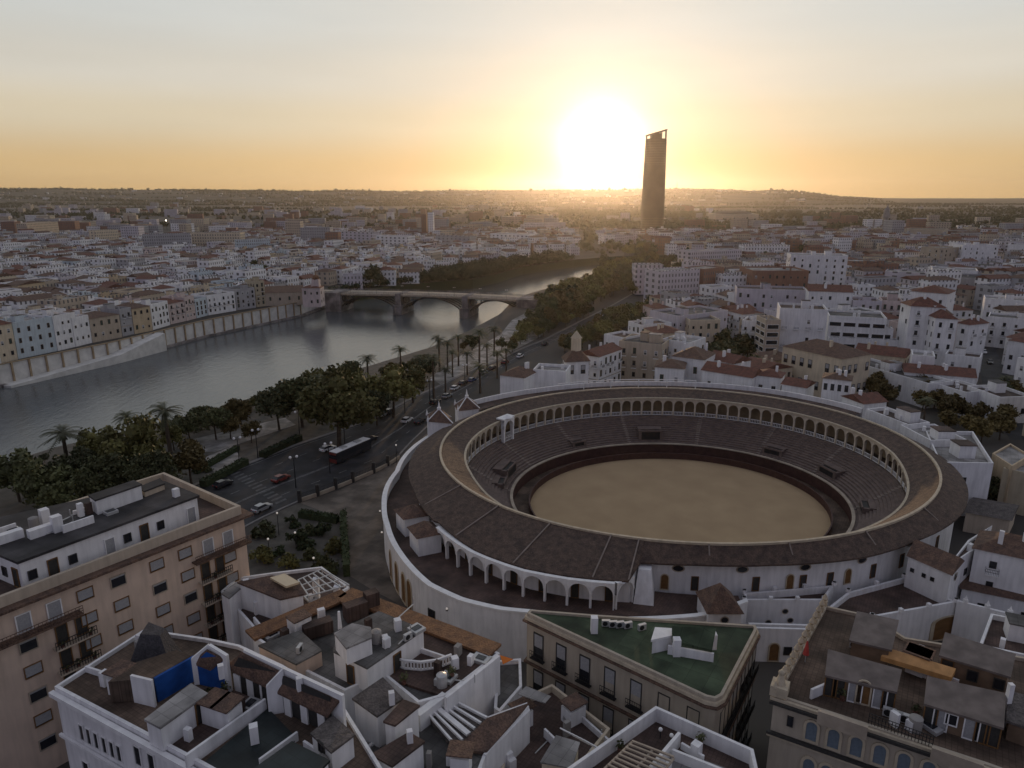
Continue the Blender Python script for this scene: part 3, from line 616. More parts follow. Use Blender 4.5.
mb = MB(); ringband(mb, lambda t: KP(okk(t)+.004,t,7.6), lambda t: KP(okk(t)+.004,t,7.85), T0, T1, 110); ringband(mb, lambda t: KP(okk(t)+.004,t,7.85), lambda t: KP(okk(t)-.015,t,7.85), T0, T1, 110); ringband(mb, lambda t: KP(okk(t)-.015,t,7.85), lambda t: KP(okk(t)-.015,t,7.6), T0, T1, 110); mb.build("wall_cap", "white_trim", ring)
PB = bay_mesh(3.3, 4.15, .36, "portico_bay", ["white_trim", "white_trim"], False, .6)
pk = lambda t: ek(t)+.014
t = R(-151.5)
while t < R(-116.5):
    p = Vector(KP(pk(t), t, 6.02)); t2 = t
    while (Vector(KP(pk(t2), t2, 6.02))-p).length < 3.25: t2 += .0005
    q = Vector(KP(pk(t2), t2, 6.02)); e = q-p; place(PB, "portico_arch", ring, tuple((p+q)/2), math.atan2(e.y, e.x)); t = t2
tp_end = t
mb = MB(); ringband(mb, lambda t: KP(pk(t)-.004,t,10.04), lambda t: KP(1.03,t,10.04), R(-152), tp_end, 40); mb.build("portico_ceiling", "white_trim", ring)
for dg in (-150,-145,-139,-134,-129,-124,-119):
    t = R(dg); p = Vector(KP(ok(t), t, 6.02)); q = Vector(KP(ok(t+.01), t+.01, 6.02)); e = q-p; n = Vector((e.y,-e.x,0)).normalized(); place(WIN["door_dark"][0], "door", ring, (p.x+n.x*.03, p.y+n.y*.03, 6.02), math.atan2(e.y, e.x), (1.1,1,1.05))
# big doors in the street wall, wall lamps
for px, py in ((392,556),(398,567),(404,580),(409,592)):
    t = tpix(px, py, 4)
    for _ in range(5): p = Vector(KP(okk(t), t)); t = tpix(px, py, height_at(px, py, p))
    p = Vector(KP(okk(t), t, .1)); q = Vector(KP(okk(t+.01), t+.01, .1)); e = q-p; n = Vector((e.y,-e.x,0)).normalized()
    place(WIN["door_arched"][0], "gate", ring, (p.x+n.x*.04, p.y+n.y*.04, .15), math.atan2(e.y, e.x), (1.5,1,2.1))
t = tpix(447, 608, 3); p = Vector(KP(okk(t), t, 2.5)); e = Vector(KP(okk(t+.01), t+.01, 2.5))-p; n = Vector((e.y,-e.x,0)).normalized(); place(WIN["window_small_dark"][0], "window", ring, (p.x+n.x*.04, p.y+n.y*.04, 2.4), math.atan2(e.y, e.x), (1.6,1,1.5))
# white buttress where portico ends
mb = MB(); t = R(-114.2); c = Vector(KP(1.09, t, 6.0)); q = Vector(KP(1.09, t+.01, 6)); a = math.atan2((q-c).y, (q-c).x); e = (q-c).normalized(); n = Vector((e.y,-e.x,0))
b0 = [c+e*x+n*y for x, y in ((-1.3,-2),(1.5,-2),(1.5,2.2),(-1.3,2.2))]; t0_ = [c+e*x+n*y for x, y in ((-.9,-2),(.9,-2),(.9,.2),(-.9,.2))]
b0 = [(p.x, p.y, 6.0) for p in b0]; t0_ = [(p.x, p.y, 10.4) for p in t0_]
bb = ccw([p[:2] for p in b0]); i = len(mb.v); mb.v += b0+t0_
for k in range(4): mb.f.append((i+k, i+(k+1)%4, i+4+(k+1)%4, i+4+k)); mb.mi.append(0)
mb.f.append((i+4,i+5,i+6,i+7)); mb.mi.append(0); mb.build("buttress", "white", ring)
# two hip-roofed huts on the terrace
def annex(name, A, B, D, zt, z0, rise, wallm, roofm, parent=ring, over=.35):
    q = quad3(A, B, D, zt); mb = MB(); mb.prism(q, z0, zt-.01, False); h = mb.build(name, wallm, parent); rb = MB(); hip_roof(rb, q, zt, rise, over); r = rb.build("roof", roofm, h); r.location = (0,0,0); return h, q
def childbuild(mb, name, m, parent): return mb.build(name, m, parent)
hut1, q1 = annex("terrace_hut", (404.5,519), (429,515), (395.8,510), 9.3, 6.0, 1.5, "white", "tile_brown")
hut2, q2 = annex("terrace_hut", (418,538), (441,533.5), (409.2,527.5), 9.3, 6.0, 1.7, "white", "tile_brown")
# hip-roofed house in front of the white wall, with its round window
hh, q3 = annex("entrance_house", (708.5,613), (741.5,613), (698,593), 8.6, 5.0, 2.9, "white", "tile_brown", over=.3)
a, b = q3[0], q3[1]; mm = ((a[0]+b[0])/2, (a[1]+b[1])/2); place(WIN["oval"][0], "round_window", hh, (mm[0], min(a[1], b[1])-.06, 7.6), 0, (.62,1,1.0))
# pavilions with pyramid roofs at the river gate
for A, B, D, nm in (((428,421.5),(452,423.5),(427,415.5),"gate_pavilion"), ((458,411),(479,408.5),(455,405),"gate_pavilion")):
    h, q = annex(nm, A, B, D, 12.2, 0, 2.5, "white", "tile_brown", over=.2)
    c = Vector((sum(p[0] for p in q)/4, sum(p[1] for p in q)/4)); fb = MB(); fb.box((c.x, c.y, 14.5), (.8,.8,.6)); fb.tube((c.x,c.y,15.1), (c.x,c.y,16.6), .28, .05, 6); fb.build("finial", "white_trim", h)
    rb = MB()
    for p in grow(q, .2): rb.bar((p[0], p[1], 12.3), (c.x, c.y, 14.75), .2, .16)
    rb.build("roof_hip", "white_trim", h)
    for p in (q[0], q[-1]): pb = MB(); pb.box((p[0], p[1], 12.2), (.45,.45,.6)); pb.tube((p[0],p[1],12.8), (p[0],p[1],13.7), .2, .03, 6); pb.build("pinnacle", "white_trim", h)
# royal box on the arcade
t = tpix(495, 424, 10); c = Vector(EP(43.0,37.8,t,7.0)); e = (Vector(EP(43.0,37.8,t+.01,7.0))-c).normalized(); rz = math.atan2(e.y, e.x)
mb = MB(); n = Vector((-e.y, e.x, 0)); n = n if n.dot(RC-c) > 0 else -n; c2 = c+n*.7
bm_ = bay_mesh(3.8, 5.4, .8, "royal_box_arch", ["white_trim","white_trim"], True, 1.0); rb = place(bm_, "royal_box", ring, (c2.x, c2.y, 6.6), rz+math.pi)
mb.m = 0; mb.box((c2.x-n.x*.6, c2.y-n.y*.6, 12.02), (4.1, 2.2, .3), rz); mb.tube((c2.x,c2.y,12.3), (c2.x,c2.y,12.9), 1.2, .2, 14); mb.build("royal_box_roof", "white_trim", ring)
# flat annexes wrapping the far side: low white walls and terraces beyond the ridge
mb = MB(); ANX = [(20,1.16),(50,1.19),(75,1.17),(110,1.17),(135,1.19)]
ak = lambda t: lerp(ANX, math.degrees(t))
ringband(mb, lambda t: KP(ak(t),t,0), lambda t: KP(ak(t),t,13.0), R(20), R(135), 70); ringband(mb, lambda t: KP(ak(t)-.008,t,13.0), lambda t: KP(ak(t)-.008,t,11.7), R(20), R(135), 70); ringband(mb, lambda t: KP(ak(t),t,13.0), lambda t: KP(ak(t)-.008,t,13.0), R(20), R(135), 70); mb.build("back_wall", "white", ring)
mb = MB(); ringband(mb, lambda t: KP(ak(t)-.008,t,11.8), lambda t: KP(1.092,t,11.8), R(20), R(135), 70); mb.build("back_terrace", "terrace_red", ring)
for dg in range(66, 106, 8):
    t = R(dg); p = KP(1.13, t, 11.82); mb = MB(); mb.tube(p, (p[0],p[1],14.0), .16, .16, 6); t2 = R(dg+8); p2 = KP(1.13, t2, 13.9); mb.bar((p[0],p[1],13.9), p2, .18); mb.build("terrace_rail", "white_trim", ring)
# lower right block with parapet piers, and the brown terrace walled with finials
def parapet_block(poly, z, par, wallm, floorm, nm, parent, piers=0):
    poly = ccw(poly); mb = MB(); mb.prism(poly, 0, z-.02, False); inn = inset(poly, .35); n = len(poly)
    for k in range(n):
        a, b, c, d = poly[k], poly[(k+1)%n], inn[(k+1)%n], inn[k]
        mb.face([(*a,z-.02),(*b,z-.02),(*b,z+par),(*a,z+par)]); mb.face([(*a,z+par),(*b,z+par),(*c,z+par),(*d,z+par)]); mb.face([(*c,z-.02),(*d,z-.02),(*d,z+par),(*c,z+par)])
        if piers:
            A, B = Vector(a), Vector(b); L = (B-A).length; m_ = max(1, int(L/piers))
            for j in range(m_+1): q = A+(B-A)*j/m_; q2 = q; mb.box((q2.x, q2.y, z+par), (.5,.5,.55), math.atan2((B-A).y,(B-A).x))
    o = mb.build(nm, wallm, parent); fb = MB(); fb.face([(*p, z) for p in inn]); fb.build("floor", floorm, o); return o
def pxpoly(pts, z): return [G2(*p, z) for p in pts]
wallp = lambda px, py, z: G2(px, py, z)
b1 = [G2(744,600,6.4), G2(824,600,6.4), KP(1.05, R(-82))[:2], KP(1.05, R(-98))[:2]]
lb = parapet_block(b1, 5.4, 1.0, "white", "terrace_red", "lower_block", ring, 3.6)
for px, py in ((785,611),(768,622),(790,620)): 
    s, z = on_plane(px, py, b1[0], b1[1]); A, B = Vector(b1[0]), Vector(b1[1]); q = A+(B-A).normalized()*s; place(WIN["oval"][0], "round_window", lb, (q.x, q.y-.05, z), math.atan2((B-A).y,(B-A).x), (.5,1,.75))
b2 = pxpoly([(826,609),(872,617),(956,602),(904,577),(848,592)], 6.0)
parapet_block(b2, 5.2, .8, "white", "terrace_red", "walled_terrace", ring, 4.5)
b3 = [G2(752,628,5.2), G2(822,630,5.2), G2(822,624.5,5.2), G2(748,622.5,5.2)]
parapet_block(b3, 4.6, .6, "white", "terrace_grey", "street_front", ring)
A, B = Vector(b3[0]), Vector(b3[1])
for px, py, key in ((772,668,"door_arched"), (787,655,"window_small_dark")):
    s, z = on_plane(px, py, b3[0], b3[1]); q = A+(B-A).normalized()*s; place(WIN[key][0], "door" if key[0]=="d" else "window", ring, (q.x, q.y-.05, .1 if key[0]=="d" else 1.2), math.atan2((B-A).y,(B-A).x), (1.2,1,1.15))
# ------------------------------------------------------------------ tower, bridge
tb_ = G(653, 234, 0); tx, ty = 654-512, 0
TY = 1275.0; tc_ = (TY*(651.6-512)/FPX*(math.cos(PITCH)+CAM_H/TY*math.sin(PITCH))*1.0, TY)
TW = empty("office_tower", (tc_[0], tc_[1], 0), "tall dark bronze office tower with slanted open crown beside the setting sun", "tower")
def tower_ring(z, r): return [(tc_[0]+r*(abs(math.cos(a))**.62)*math.copysign(1, math.cos(a))*.92, tc_[1]+r*(abs(math.sin(a))**.62)*math.copysign(1, math.sin(a)), z) for a in [2*math.pi*k/32+.1 for k in range(32)]]
zt = height_at(654, 131, tc_)
prof = [(0,20.6),(40,20.4),(90,19.6),(zt-26,18.4),(zt-13,18.0)]
mb = MB()
for (z0,r0),(z1,r1) in zip(prof[:-1], prof[1:]):
    a, b = tower_ring(z0,r0), tower_ring(z1,r1)
    for k in range(32): mb.face([a[k], a[(k+1)%32], b[(k+1)%32], b[k]])
mb.face(tower_ring(zt-13, 18.0)); mb.build("shaft", "tower_skin", TW)
mb = MB()
for z in range(4, int(zt-14), 4):
    rr_ = 20.6-(20.6-18)*z/zt+.25; a, b = tower_ring(z, rr_), tower_ring(z+1.1, rr_)
    for k in range(32): mb.face([a[k], a[(k+1)%32], b[(k+1)%32], b[k]])
mb.build("floor_bands", "tower_rib", TW)
mb = MB(); base = tower_ring(zt-13, 18.0)
def crown_z(p): return zt-3.0+ (p[0]-tc_[0])/18*5.0
tops = [(p[0], p[1], crown_z(p)) for p in base]
for k in range(0, 32, 4): mb.bar(base[k], tops[k], 1.3)
for k in range(32): mb.bar(tops[k], tops[(k+1)%32], 1.8)
mb.build("crown", "tower_skin", TW)
mb = MB(); c9 = [(tc_[0]+(p[0]-tc_[0])*.5, tc_[1]+(p[1]-tc_[1])*.5) for p in base]; mb.prism(ccw(c9), zt-13, zt-4); mb.build("plant_room", "tower_skin", TW)

A = Vector(G2(331, 291.6, 5)); B = Vector(G2(540, 299.2, 5)); D = (B-A).normalized(); Nn = Vector((-D.y, D.x)); BL = (B-A).length
br = empty("bridge", (A.x, A.y, 0), "long iron arch bridge on stone piers crossing the river", "bridge"); BW = 15.0
def bp_(s, w, z): q = A+D*s+Nn*w; return (q.x, q.y, z)
hump = lambda s: 4.0+.9*math.sin(math.pi*min(1, max(0, s/BL)))
mb = MB(); NSG = 24
for k in range(NSG):
    s0, s1 = -12+(BL+24)*k/NSG, -12+(BL+24)*(k+1)/NSG
    i = len(mb.v); mb.v += [bp_(s0,0,hump(s0)), bp_(s1,0,hump(s1)), bp_(s1,BW,hump(s1)), bp_(s0,BW,hump(s0)), bp_(s0,0,hump(s0)-1.1), bp_(s1,0,hump(s1)-1.1), bp_(s1,BW,hump(s1)-1.1), bp_(s0,BW,hump(s0)-1.1)]
    for f in ((0,1,2,3),(0,4,5,1),(2,6,7,3),(5,4,7,6)): mb.f.append(tuple(i+q for q in f)); mb.mi.append(0)
mb.build("deck", "stone_pale", br)
for w in (.3, BW-.3):
    mb = MB()
    for k in range(NSG):
        s0, s1 = -8+(BL+16)*k/NSG, -8+(BL+16)*(k+1)/NSG
        for zz in (.35, .7, 1.05): mb.bar(bp_(s0,w,hump(s0)+zz), bp_(s1,w,hump(s1)+zz), .14)
        for q in range(4): s = s0+(s1-s0)*q/4; mb.bar(bp_(s,w,hump(s)), bp_(s,w,hump(s)+1.1), .14)
    mb.build("railing", "quay_stone", br)
def s_at(px, py, z): p = Vector(G2(px, py, z)); return (p-A).dot(D)
def s_px(px):
    lo, hi = -30, BL+40
    for _ in range(40):
        mid = (lo+hi)/2; q = A+D*mid; x = 512+FPX*q.x/(q.y*math.cos(PITCH)+(CAM_H-4)*math.sin(PITCH)); lo, hi = (mid, hi) if x < px else (lo, mid)
    return lo
piers = [s_px(398), s_px(465)]; pw = 2.7
for s in piers:
    mb = MB(); mb.prism(ccw([bp_(s-pw,-2.5,0)[:2], bp_(s,-5.0,0)[:2], bp_(s+pw,-2.5,0)[:2], bp_(s+pw,BW+2.5,0)[:2], bp_(s,BW+5,0)[:2], bp_(s-pw,BW+2.5,0)[:2]]), -9, -1.5)
    mb.prism(ccw([bp_(s-pw+1.0,-.5,0)[:2], bp_(s+pw-1.0,-.5,0)[:2], bp_(s+pw-1.0,BW+.5,0)[:2], bp_(s-pw+1.0,BW+.5,0)[:2]]), -1.5, hump(s)+.25); mb.build("pier", "quay_stone", br)
spans = [(s_px(341), piers[0]-pw), (piers[0]+pw, piers[1]-pw), (piers[1]+pw, s_px(521))]
for s0, s1 in spans:
    n = 16
    for w in (1.0, 5.3, 9.7, 14.0):
        mb = MB(); pts = [bp_(s0+(s1-s0)*k/n, w, -3.6+(hump(s0)-1.5+3.6)*math.sin(math.pi*k/n)**.72) for k in range(n+1)]
        for k in range(n): mb.bar(pts[k], pts[k+1], .5, .8)
        mb.build("arch", "iron", br)
    for kk_ in (0, 1):                # diminishing rings that fill the spandrels
        for j, (off, r) in enumerate(((2.0, 1.9), (5.3, 1.25), (7.6, .8))):
            s = s0+off if kk_ == 0 else s1-off; z = hump(s)-1.25-r; m2 = MB()
            for q in range(14): a, c = 2*math.pi*q/14, 2*math.pi*(q+1)/14; m2.bar(bp_(s+r*math.cos(a), 1.0, z+r*math.sin(a)), bp_(s+r*math.cos(c), 1.0, z+r*math.sin(c)), .3)
            m2.build("spandrel_ring", "iron", br)
for s, nm in ((s_px(333), 0), (s_px(529), 1)):
    mb = MB(); w = 7 if nm else 5; mb.prism(ccw([bp_(s-w,-1.2,0)[:2], bp_(s+w,-1.2,0)[:2], bp_(s+w,BW+1.2,0)[:2], bp_(s-w,BW+1.2,0)[:2]]), -9, hump(s)+.4); mb.build("abutment", "quay_stone", br)
LM = None
def street_lamp_tree(h=6.0):
    o = empty("street_lamp", (0,0,0)); mb = MB(); mb.tube((0,0,0), (0,0,h), .12, .07, 6); mb.bar((-.6,0,h), (.6,0,h), .08); mb.build("post", "iron", o)
    for sx in (-.6, .6): m2 = MB(); m2.ball((sx,0,h+.25), .28, 8, 5); m2.build("lamp_globe", "white_trim", o)
    return o
lamp0 = street_lamp_tree(); lamp_used = False
def street_lamp(p, label, group, sc=1.0, rz=0.0):
    global lamp_used
    o = lamp0 if not lamp_used else copy_tree(lamp0); lamp_used = True; o.location = p; o.scale = (sc,sc,sc); o.rotation_euler.z = rz; return tag(o, label, "street lamp", group)
ORD = "first second third fourth fifth sixth seventh eighth ninth tenth eleventh twelfth thirteenth fourteenth fifteenth sixteenth seventeenth eighteenth nineteenth twentieth".split()
for k in range(7):
    s = s_px(350+k*26); p = bp_(s, .6, hump(s)); street_lamp(p, f"twin globe lamp on the river bridge railing, {ORD[k]} from the left end", "lamps along the bridge", .8)
# ------------------------------------------------------------------ foreground buildings
def hutpx(parent, name, pts, z, z0, wall, roof, th=.22, over=.12):
    """box with a (possibly sloping) slab roof; pts are the roof corners in the photograph, z their heights"""
    zs = z if isinstance(z, (list, tuple)) else [z]*len(pts); P = [G(*p, h) for p, h in zip(pts, zs)]
    a = sum(P[i].x*P[(i+1)%len(P)].y-P[(i+1)%len(P)].x*P[i].y for i in range(len(P)))
    if a < 0: P = P[::-1]
    poly = [(p.x, p.y) for p in P]; zz = [p.z for p in P]
    mb = MB(); mb.prism(inset(poly, over), z0, [h-th-.004 for h in zz]); o = mb.build(name, wall, parent)
    rb = MB(); rb.prism(poly, [h-th for h in zz], zz, True, True); rb.build("roof", roof, o); return o, inset(poly, over)
def slabpx(parent, name, pts, z, m, th=.25):
    zs = z if isinstance(z, (list, tuple)) else [z]*len(pts); P = [G(*p, h) for p, h in zip(pts, zs)]
    a = sum(P[i].x*P[(i+1)%len(P)].y-P[(i+1)%len(P)].x*P[i].y for i in range(len(P)))
    if a < 0: P = P[::-1]
    mb = MB(); mb.prism([(p.x,p.y) for p in P], [p.z-th for p in P], [p.z for p in P], True, True); return mb.build(name, m, parent)
def wallpx(parent, name, a, b, z, z0, m, th=.3, zb=None):
    A = G(*a, z); B = G(*b, zb if zb is not None else z); d = Vector((B.x-A.x, B.y-A.y)).normalized(); n = Vector((-d.y, d.x))*th
    poly = [(A.x,A.y),(B.x,B.y),(B.x+n.x,B.y+n.y),(A.x+n.x,A.y+n.y)]
    mb = MB(); mb.prism(poly, z0, [A.z,B.z,B.z,A.z], True, True); return mb.build(name, m, parent)
def boxpx(parent, name, p, z, dims, m, rz=0.0):
    q = G(*p, z); mb = MB(); mb.box((q.x, q.y, z), dims, rz); return mb.build(name, m, parent)
def doors_on(parent, a, b, z, keys, fr=None, name=None, off=.03):
    A, B = Vector(a[:2]), Vector(b[:2]); d = B-A; rz = math.atan2(d.y, d.x); n = Vector((d.y, -d.x)).normalized()*off
    for k, key in enumerate(keys):
        if not key: continue
        f = fr[k] if fr else (k+.5)/len(keys); q = A+d*f+n; nm = name or ("door" if key.startswith("door") else "window"); place(WIN[key][0], nm, parent, (q.x, q.y, z if nm == "door" else z+.8), rz)
def camera_edges(poly):
    return [(poly[k], poly[(k+1)%len(poly)]) for k in range(len(poly)) if faces_camera(poly[k], poly[(k+1)%len(poly)])]
def base_block(name, label, cat, pts, z, wall, floor, par=.9, z0=0.0, group=None, cap=None):
    poly = ccw(pxpoly(pts, z)); cx = sum(p[0] for p in poly)/len(poly); cy = sum(p[1] for p in poly)/len(poly)
    o = empty(name, (cx, cy, z0), label, cat, group); mb = MB(); mb.prism(poly, z0, z-.03, False); inn = inset(poly, .3); n = len(poly)
    for k in range(n):
        a, b, c, d = poly[k], poly[(k+1)%n], inn[(k+1)%n], inn[k]
        mb.face([(*a,z-.03),(*b,z-.03),(*b,z+par),(*a,z+par)]); mb.face([(*a,z+par),(*b,z+par),(*c,z+par),(*d,z+par)]); mb.face([(*c,z-.03),(*d,z-.03),(*d,z+par),(*c,z+par)])
    mb.build("wall", wall, o); pts3 = [Vector((*p, z)) for p in inn]; fb = MB(); fb.v = [tuple(p) for p in pts3]
    for t in tessellate_polygon([pts3]):
        a, b, c = (pts3[k] for k in t); fb.f.append(tuple(t) if (b-a).cross(c-a).z > 0 else tuple(t[::-1])); fb.mi.append(0)
    fb.build("roof_terrace", floor, o); return o, poly
def ac_unit(p, rz, label, sc=1.0):
    global AC0
    if AC0 is None:
        AC0 = empty("air_conditioner", (0,0,0)); mb = MB(); mb.box((0,0,.08), (.95,.36,.72)); mb.build("casing", "metal_pale", AC0); f = MB(); f.tube((-.12,-.181,.44), (-.12,-.2,.44), .29, .29, 12); f.build("fan", "iron", AC0); g = MB(); g.box((-.35,0,0), (.08,.36,.078)); g.build("foot", "iron", AC0); g = MB(); g.box((.35,0,0), (.08,.36,.078)); g.build("foot", "iron", AC0); o = AC0
    else: o = copy_tree(AC0)
    o.location = p; o.rotation_euler.z = rz; o.scale = (sc,)*3; return tag(o, label, "air conditioner", "rooftop air conditioners")
AC0 = None
def dish(p, label, rz=0.0):
    o = empty("satellite_dish", p, label, "satellite dish", "satellite dishes on the roofs", rz); mb = MB(); mb.tube((0,0,0), (0,0,1.1), .04, .04, 6); mb.build("mast", "metal_pale", o)
    m2 = MB(); n = 12
    for k in range(n):
        a, c = 2*math.pi*k/n, 2*math.pi*(k+1)/n
        m2.face([(0,-.12,1.2), (.42*math.cos(a), -.3, 1.2+.42*math.sin(a)), (.42*math.cos(c), -.3, 1.2+.42*math.sin(c))])
    m2.build("bowl", "white_trim", o); return o
def antenna(p, label, h=3.2):
    o = empty("aerial", p, label, "aerial", "television aerials"); mb = MB(); mb.tube((0,0,0), (0,0,h), .035, .025, 5); mb.build("mast", "metal_pale", o); m2 = MB(); m2.bar((-.6,0,h-.2), (.6,0,h-.2), .03)
    for k in range(5): m2.bar((-.5+.25*k,-.3,h-.2), (-.5+.25*k,.3,h-.2), .02)
    m2.build("rods", "metal_pale", o); return o

# --- A: the big salmon apartment block on the left
za = 20.8; A0 = Vector(G2(243.5,516,za)); B0 = Vector(G2(0,612,za)); dA = (B0-A0).normalized(); B0 = B0+dA*16; nA = Vector((-dA.y, dA.x)); nA = nA if nA.y > 0 else -nA
depA = (Vector(G2(236,504,22))-Vector(G2(152,473,22))).length
polyA = ccw([tuple(A0), tuple(B0), tuple(B0+nA*depA), tuple(A0+nA*depA)]); LA = (B0-A0).length
ap = empty("apartment_building", (A0.x, A0.y, 0), "large salmon apartment block with balconies and a white penthouse floor on its roof", "apartment building")
mb = MB(); mb.prism(polyA, 0, za); mb.build("wall", "salmon", ap)
mb = MB(); mb.prism(grow(polyA, .95), za+.01, za+.3, True, True); mb.build("eave", "tile_brown", ap)
pp = inset(polyA, .15); mb = MB(); pi_ = inset(pp, .45)
for k in range(4):
    a, b, c, d = pp[k], pp[(k+1)%4], pi_[(k+1)%4], pi_[k]; mb.face([(*a,za+.3),(*b,za+.3),(*b,za+1.5),(*a,za+1.5)]); mb.face([(*a,za+1.5),(*b,za+1.5),(*c,za+1.5),(*d,za+1.5)]); mb.face([(*c,za+.3),(*d,za+.3),(*d,za+1.5),(*c,za+1.5)])
mb.build("parapet", "tan", ap)
mb = MB(); mb.face([(*p, za+.32) for p in pi_]); mb.build("roof_terrace", "terrace_red", ap)
pent, pe = hutpx(ap, "penthouse", [(199.5,495),(17,562),(-60,530),(165,481)], 24.6, za+.3, "white", "roof_felt", .3, .25)
A_, B_ = pe[0], pe[1]
for a, b in camera_edges(pe):
    if math.dist(a, b) > 14:
        n = int(math.dist(a, b)/1.9); doors_on(pent, a, b, za+.33, [["window_small_dark","door_dark","window_small_dark",None,"door_blue"][k % 5] for k in range(n)])
hutpx(ap, "roof_house", [(142,484),(95,500),(88,495),(134,480)], 26.6, 24.6, "white", "roof_felt", .2, .1)
hutpx(ap, "roof_house", [(165,483),(144,491),(138,487),(160,478)], 25.5, 24.6, "tan", "roof_felt", .2, .1)
for px, py, w in ((46,524,.9),(58,531,1.0),(41,535,2.4),(8,541,3.0)): q = G(px, py, 24.62); mb = MB(); mb.box((q.x,q.y,24.62), (w,.9,1.9 if w < 2 else 1.0), math.atan2(dA.y,dA.x)); mb.build("chimney", "white", ap)
cols = [(227,531),(207,537),(184,546),(155.6,557),(117,574),(84,588),(53,602),(21.5,611)]
rzA = math.atan2(-dA.y, -dA.x); outn = -nA
WA = window_mesh("window_apartment", 1.75, 1.45, .1, "wood_brown", "glass", .92); WA2 = window_mesh("window_apartment_open", 1.75, 1.45, .1, "stone_pale", "glass", .15)
def fa_pt(s, z, off=.03): q = A0+dA*s+outn*off; return (q.x, q.y, z)
ra = random.Random(3)
for ci, (px, py) in enumerate(cols):
    s, z = on_plane(px, py, A0, B0)
    for r in range(7):
        zz = za-2.55-3.05*r
        if zz < .5: continue
        if ci in (0,1,6,7) and r == 0: o = place(WIN["door_blue"][0], "balcony_door", ap, fa_pt(s, zz-.75), rzA, (1.25,1,1)); continue
        if ci in (1,6): continue
        me = "window_apartment" if ra.random() < .75 else "window_apartment_open"; w = place(WIN[me][0], "window", ap, fa_pt(s, zz), rzA)
for (pl, pr, row, nm) in (((-40,630),(77,597),0,"balcony"), ((191,556),(246,532),0,"balcony")):
    s0, _ = on_plane(*pl, A0, B0); s1, _ = on_plane(*pr, A0, B0); zb = za-3.55; mb = MB()
    a, b = A0+dA*s0, A0+dA*s1; mb.prism(ccw([tuple(a), tuple(b), tuple(b+outn*1.15), tuple(a+outn*1.15)]), zb, zb+.2, True, True)
    for h in (.35,.65,.95): mb.bar((*(a+outn*1.1), zb+.2+h), (*(b+outn*1.1), zb+.2+h), .06)
    for k in range(30): q = a+(b-a)*k/29+outn*1.1; mb.bar((*q, zb+.2), (*q, zb+1.15), .04)
    mb.build(nm, "tile_brown", ap)
for (px, py) in ((209,537),(66,598)):
    s, z = on_plane(px, py, A0, B0)
    for r in range(1, 6):
        zb = za-3.55-3.05*r
        if zb < 1: continue
        a, b = A0+dA*(s-2.1), A0+dA*(s+2.1); mb = MB(); mb.m = 0; mb.prism(ccw([tuple(a), tuple(b), tuple(b+outn*1.1), tuple(a+outn*1.1)]), zb, zb+.18, True, True)
        mb.m = 1
        for h in (.5,.95): mb.bar((*(a+outn*1.05), zb+.18+h), (*(b+outn*1.05), zb+.18+h), .07)
        for k in range(16): q = a+(b-a)*k/15+outn*1.05; mb.bar((*q, zb+.18), (*q, zb+1.1), .05)
        mb.build("balcony", ["tan","iron"], ap)
        for off in (-1.0, 1.0): place(WIN["door_dark"][0], "balcony_door", ap, fa_pt(s+off, zb+.2), rzA, (1.15,1,1))
        for off in (-1.5, .2, 1.4):
            q = fa_pt(s+off, zb+.19, .8); pb = MB(); rr = ra.uniform(.25,.4); pb.tube(q, (q[0],q[1],zb+.5), .16, .2, 8); pl = pb
            if ra.random() < .75: 
                po = empty("potted_plant", q, f"green potted plant at the {'near end' if off < -1 else 'middle' if off < 1 else 'far end'} of the salmon block's {'right' if px > 100 else 'left'} balcony, {ORD[r]} down", "potted plant", "balcony plants"); pb.build("pot", "tile_red", po); lb_ = MB()
                for _ in range(26): v = Vector((ra.gauss(0,1),ra.gauss(0,1),ra.gauss(0,1))).normalized()*rr*ra.uniform(.5,1.2); c = Vector((q[0],q[1],zb+.8))+v; u = Vector((ra.gauss(0,1),ra.gauss(0,1),ra.gauss(0,1))).normalized()*.13; w = v.normalized().cross(u)*.9; lb_.face([c-u, c+w, c+u, c-w])
                lb_.build("leaves", "leaf_dark", po)

# --- B: white block with roof terraces, bottom left
zb = 16.0
wb, pB = base_block("terraced_house", "white corner block with a blue courtyard wall and brown terraces on its roof, bottom left", "building", [(55,690),(202,768),(330,840),(400,800),(340,703),(283,668),(240,648),(207,641),(145,632)], zb, "white", "terrace_brown", .4)
tb = MB(); a, b = Vector(G2(55,690,zb)), Vector(G2(330,840,zb)); n = Vector(((b-a).y, -(b-a).x)).normalized(); a = a-(b-a).normalized()*.25
tb.prism(ccw([tuple(a+n*.02), tuple(b+n*.02), tuple(b+n*.5), tuple(a+n*.5)]), zb-.5, zb-.05, True, True); tb.prism(ccw([tuple(a+n*.02), tuple(b+n*.02), tuple(b+n*.3), tuple(a+n*.3)]), zb-5.2, zb-4.9, True, True); tb.build("cornice", "white_trim", wb)
A1, B1 = Vector(pxpoly([(55,690)], zb)[0]), Vector(pxpoly([(202,768)], zb)[0]); dd = (B1-A1).normalized(); n = Vector((dd.y,-dd.x)); n = n if n.dot(-A1) > 0 else -n
rz = math.atan2(dd.y, dd.x)
for px, py in ((82,730),(89,734),(97,741),(105,745),(113,751),(120,755),(138,754),(152,762)):
    s, z = on_plane(px, py, A1, B1); big_ = px > 130; q = A1+dd*s+n*.03; place(WIN["window_tall"][0], "window", wb, (q.x,q.y,zb-4.4 if not big_ else zb-3.6), rz if n.dot(Vector((dd.y,-dd.x))) > 0 else rz+math.pi, (.62 if not big_ else .9,1,.95 if not big_ else 1.1))
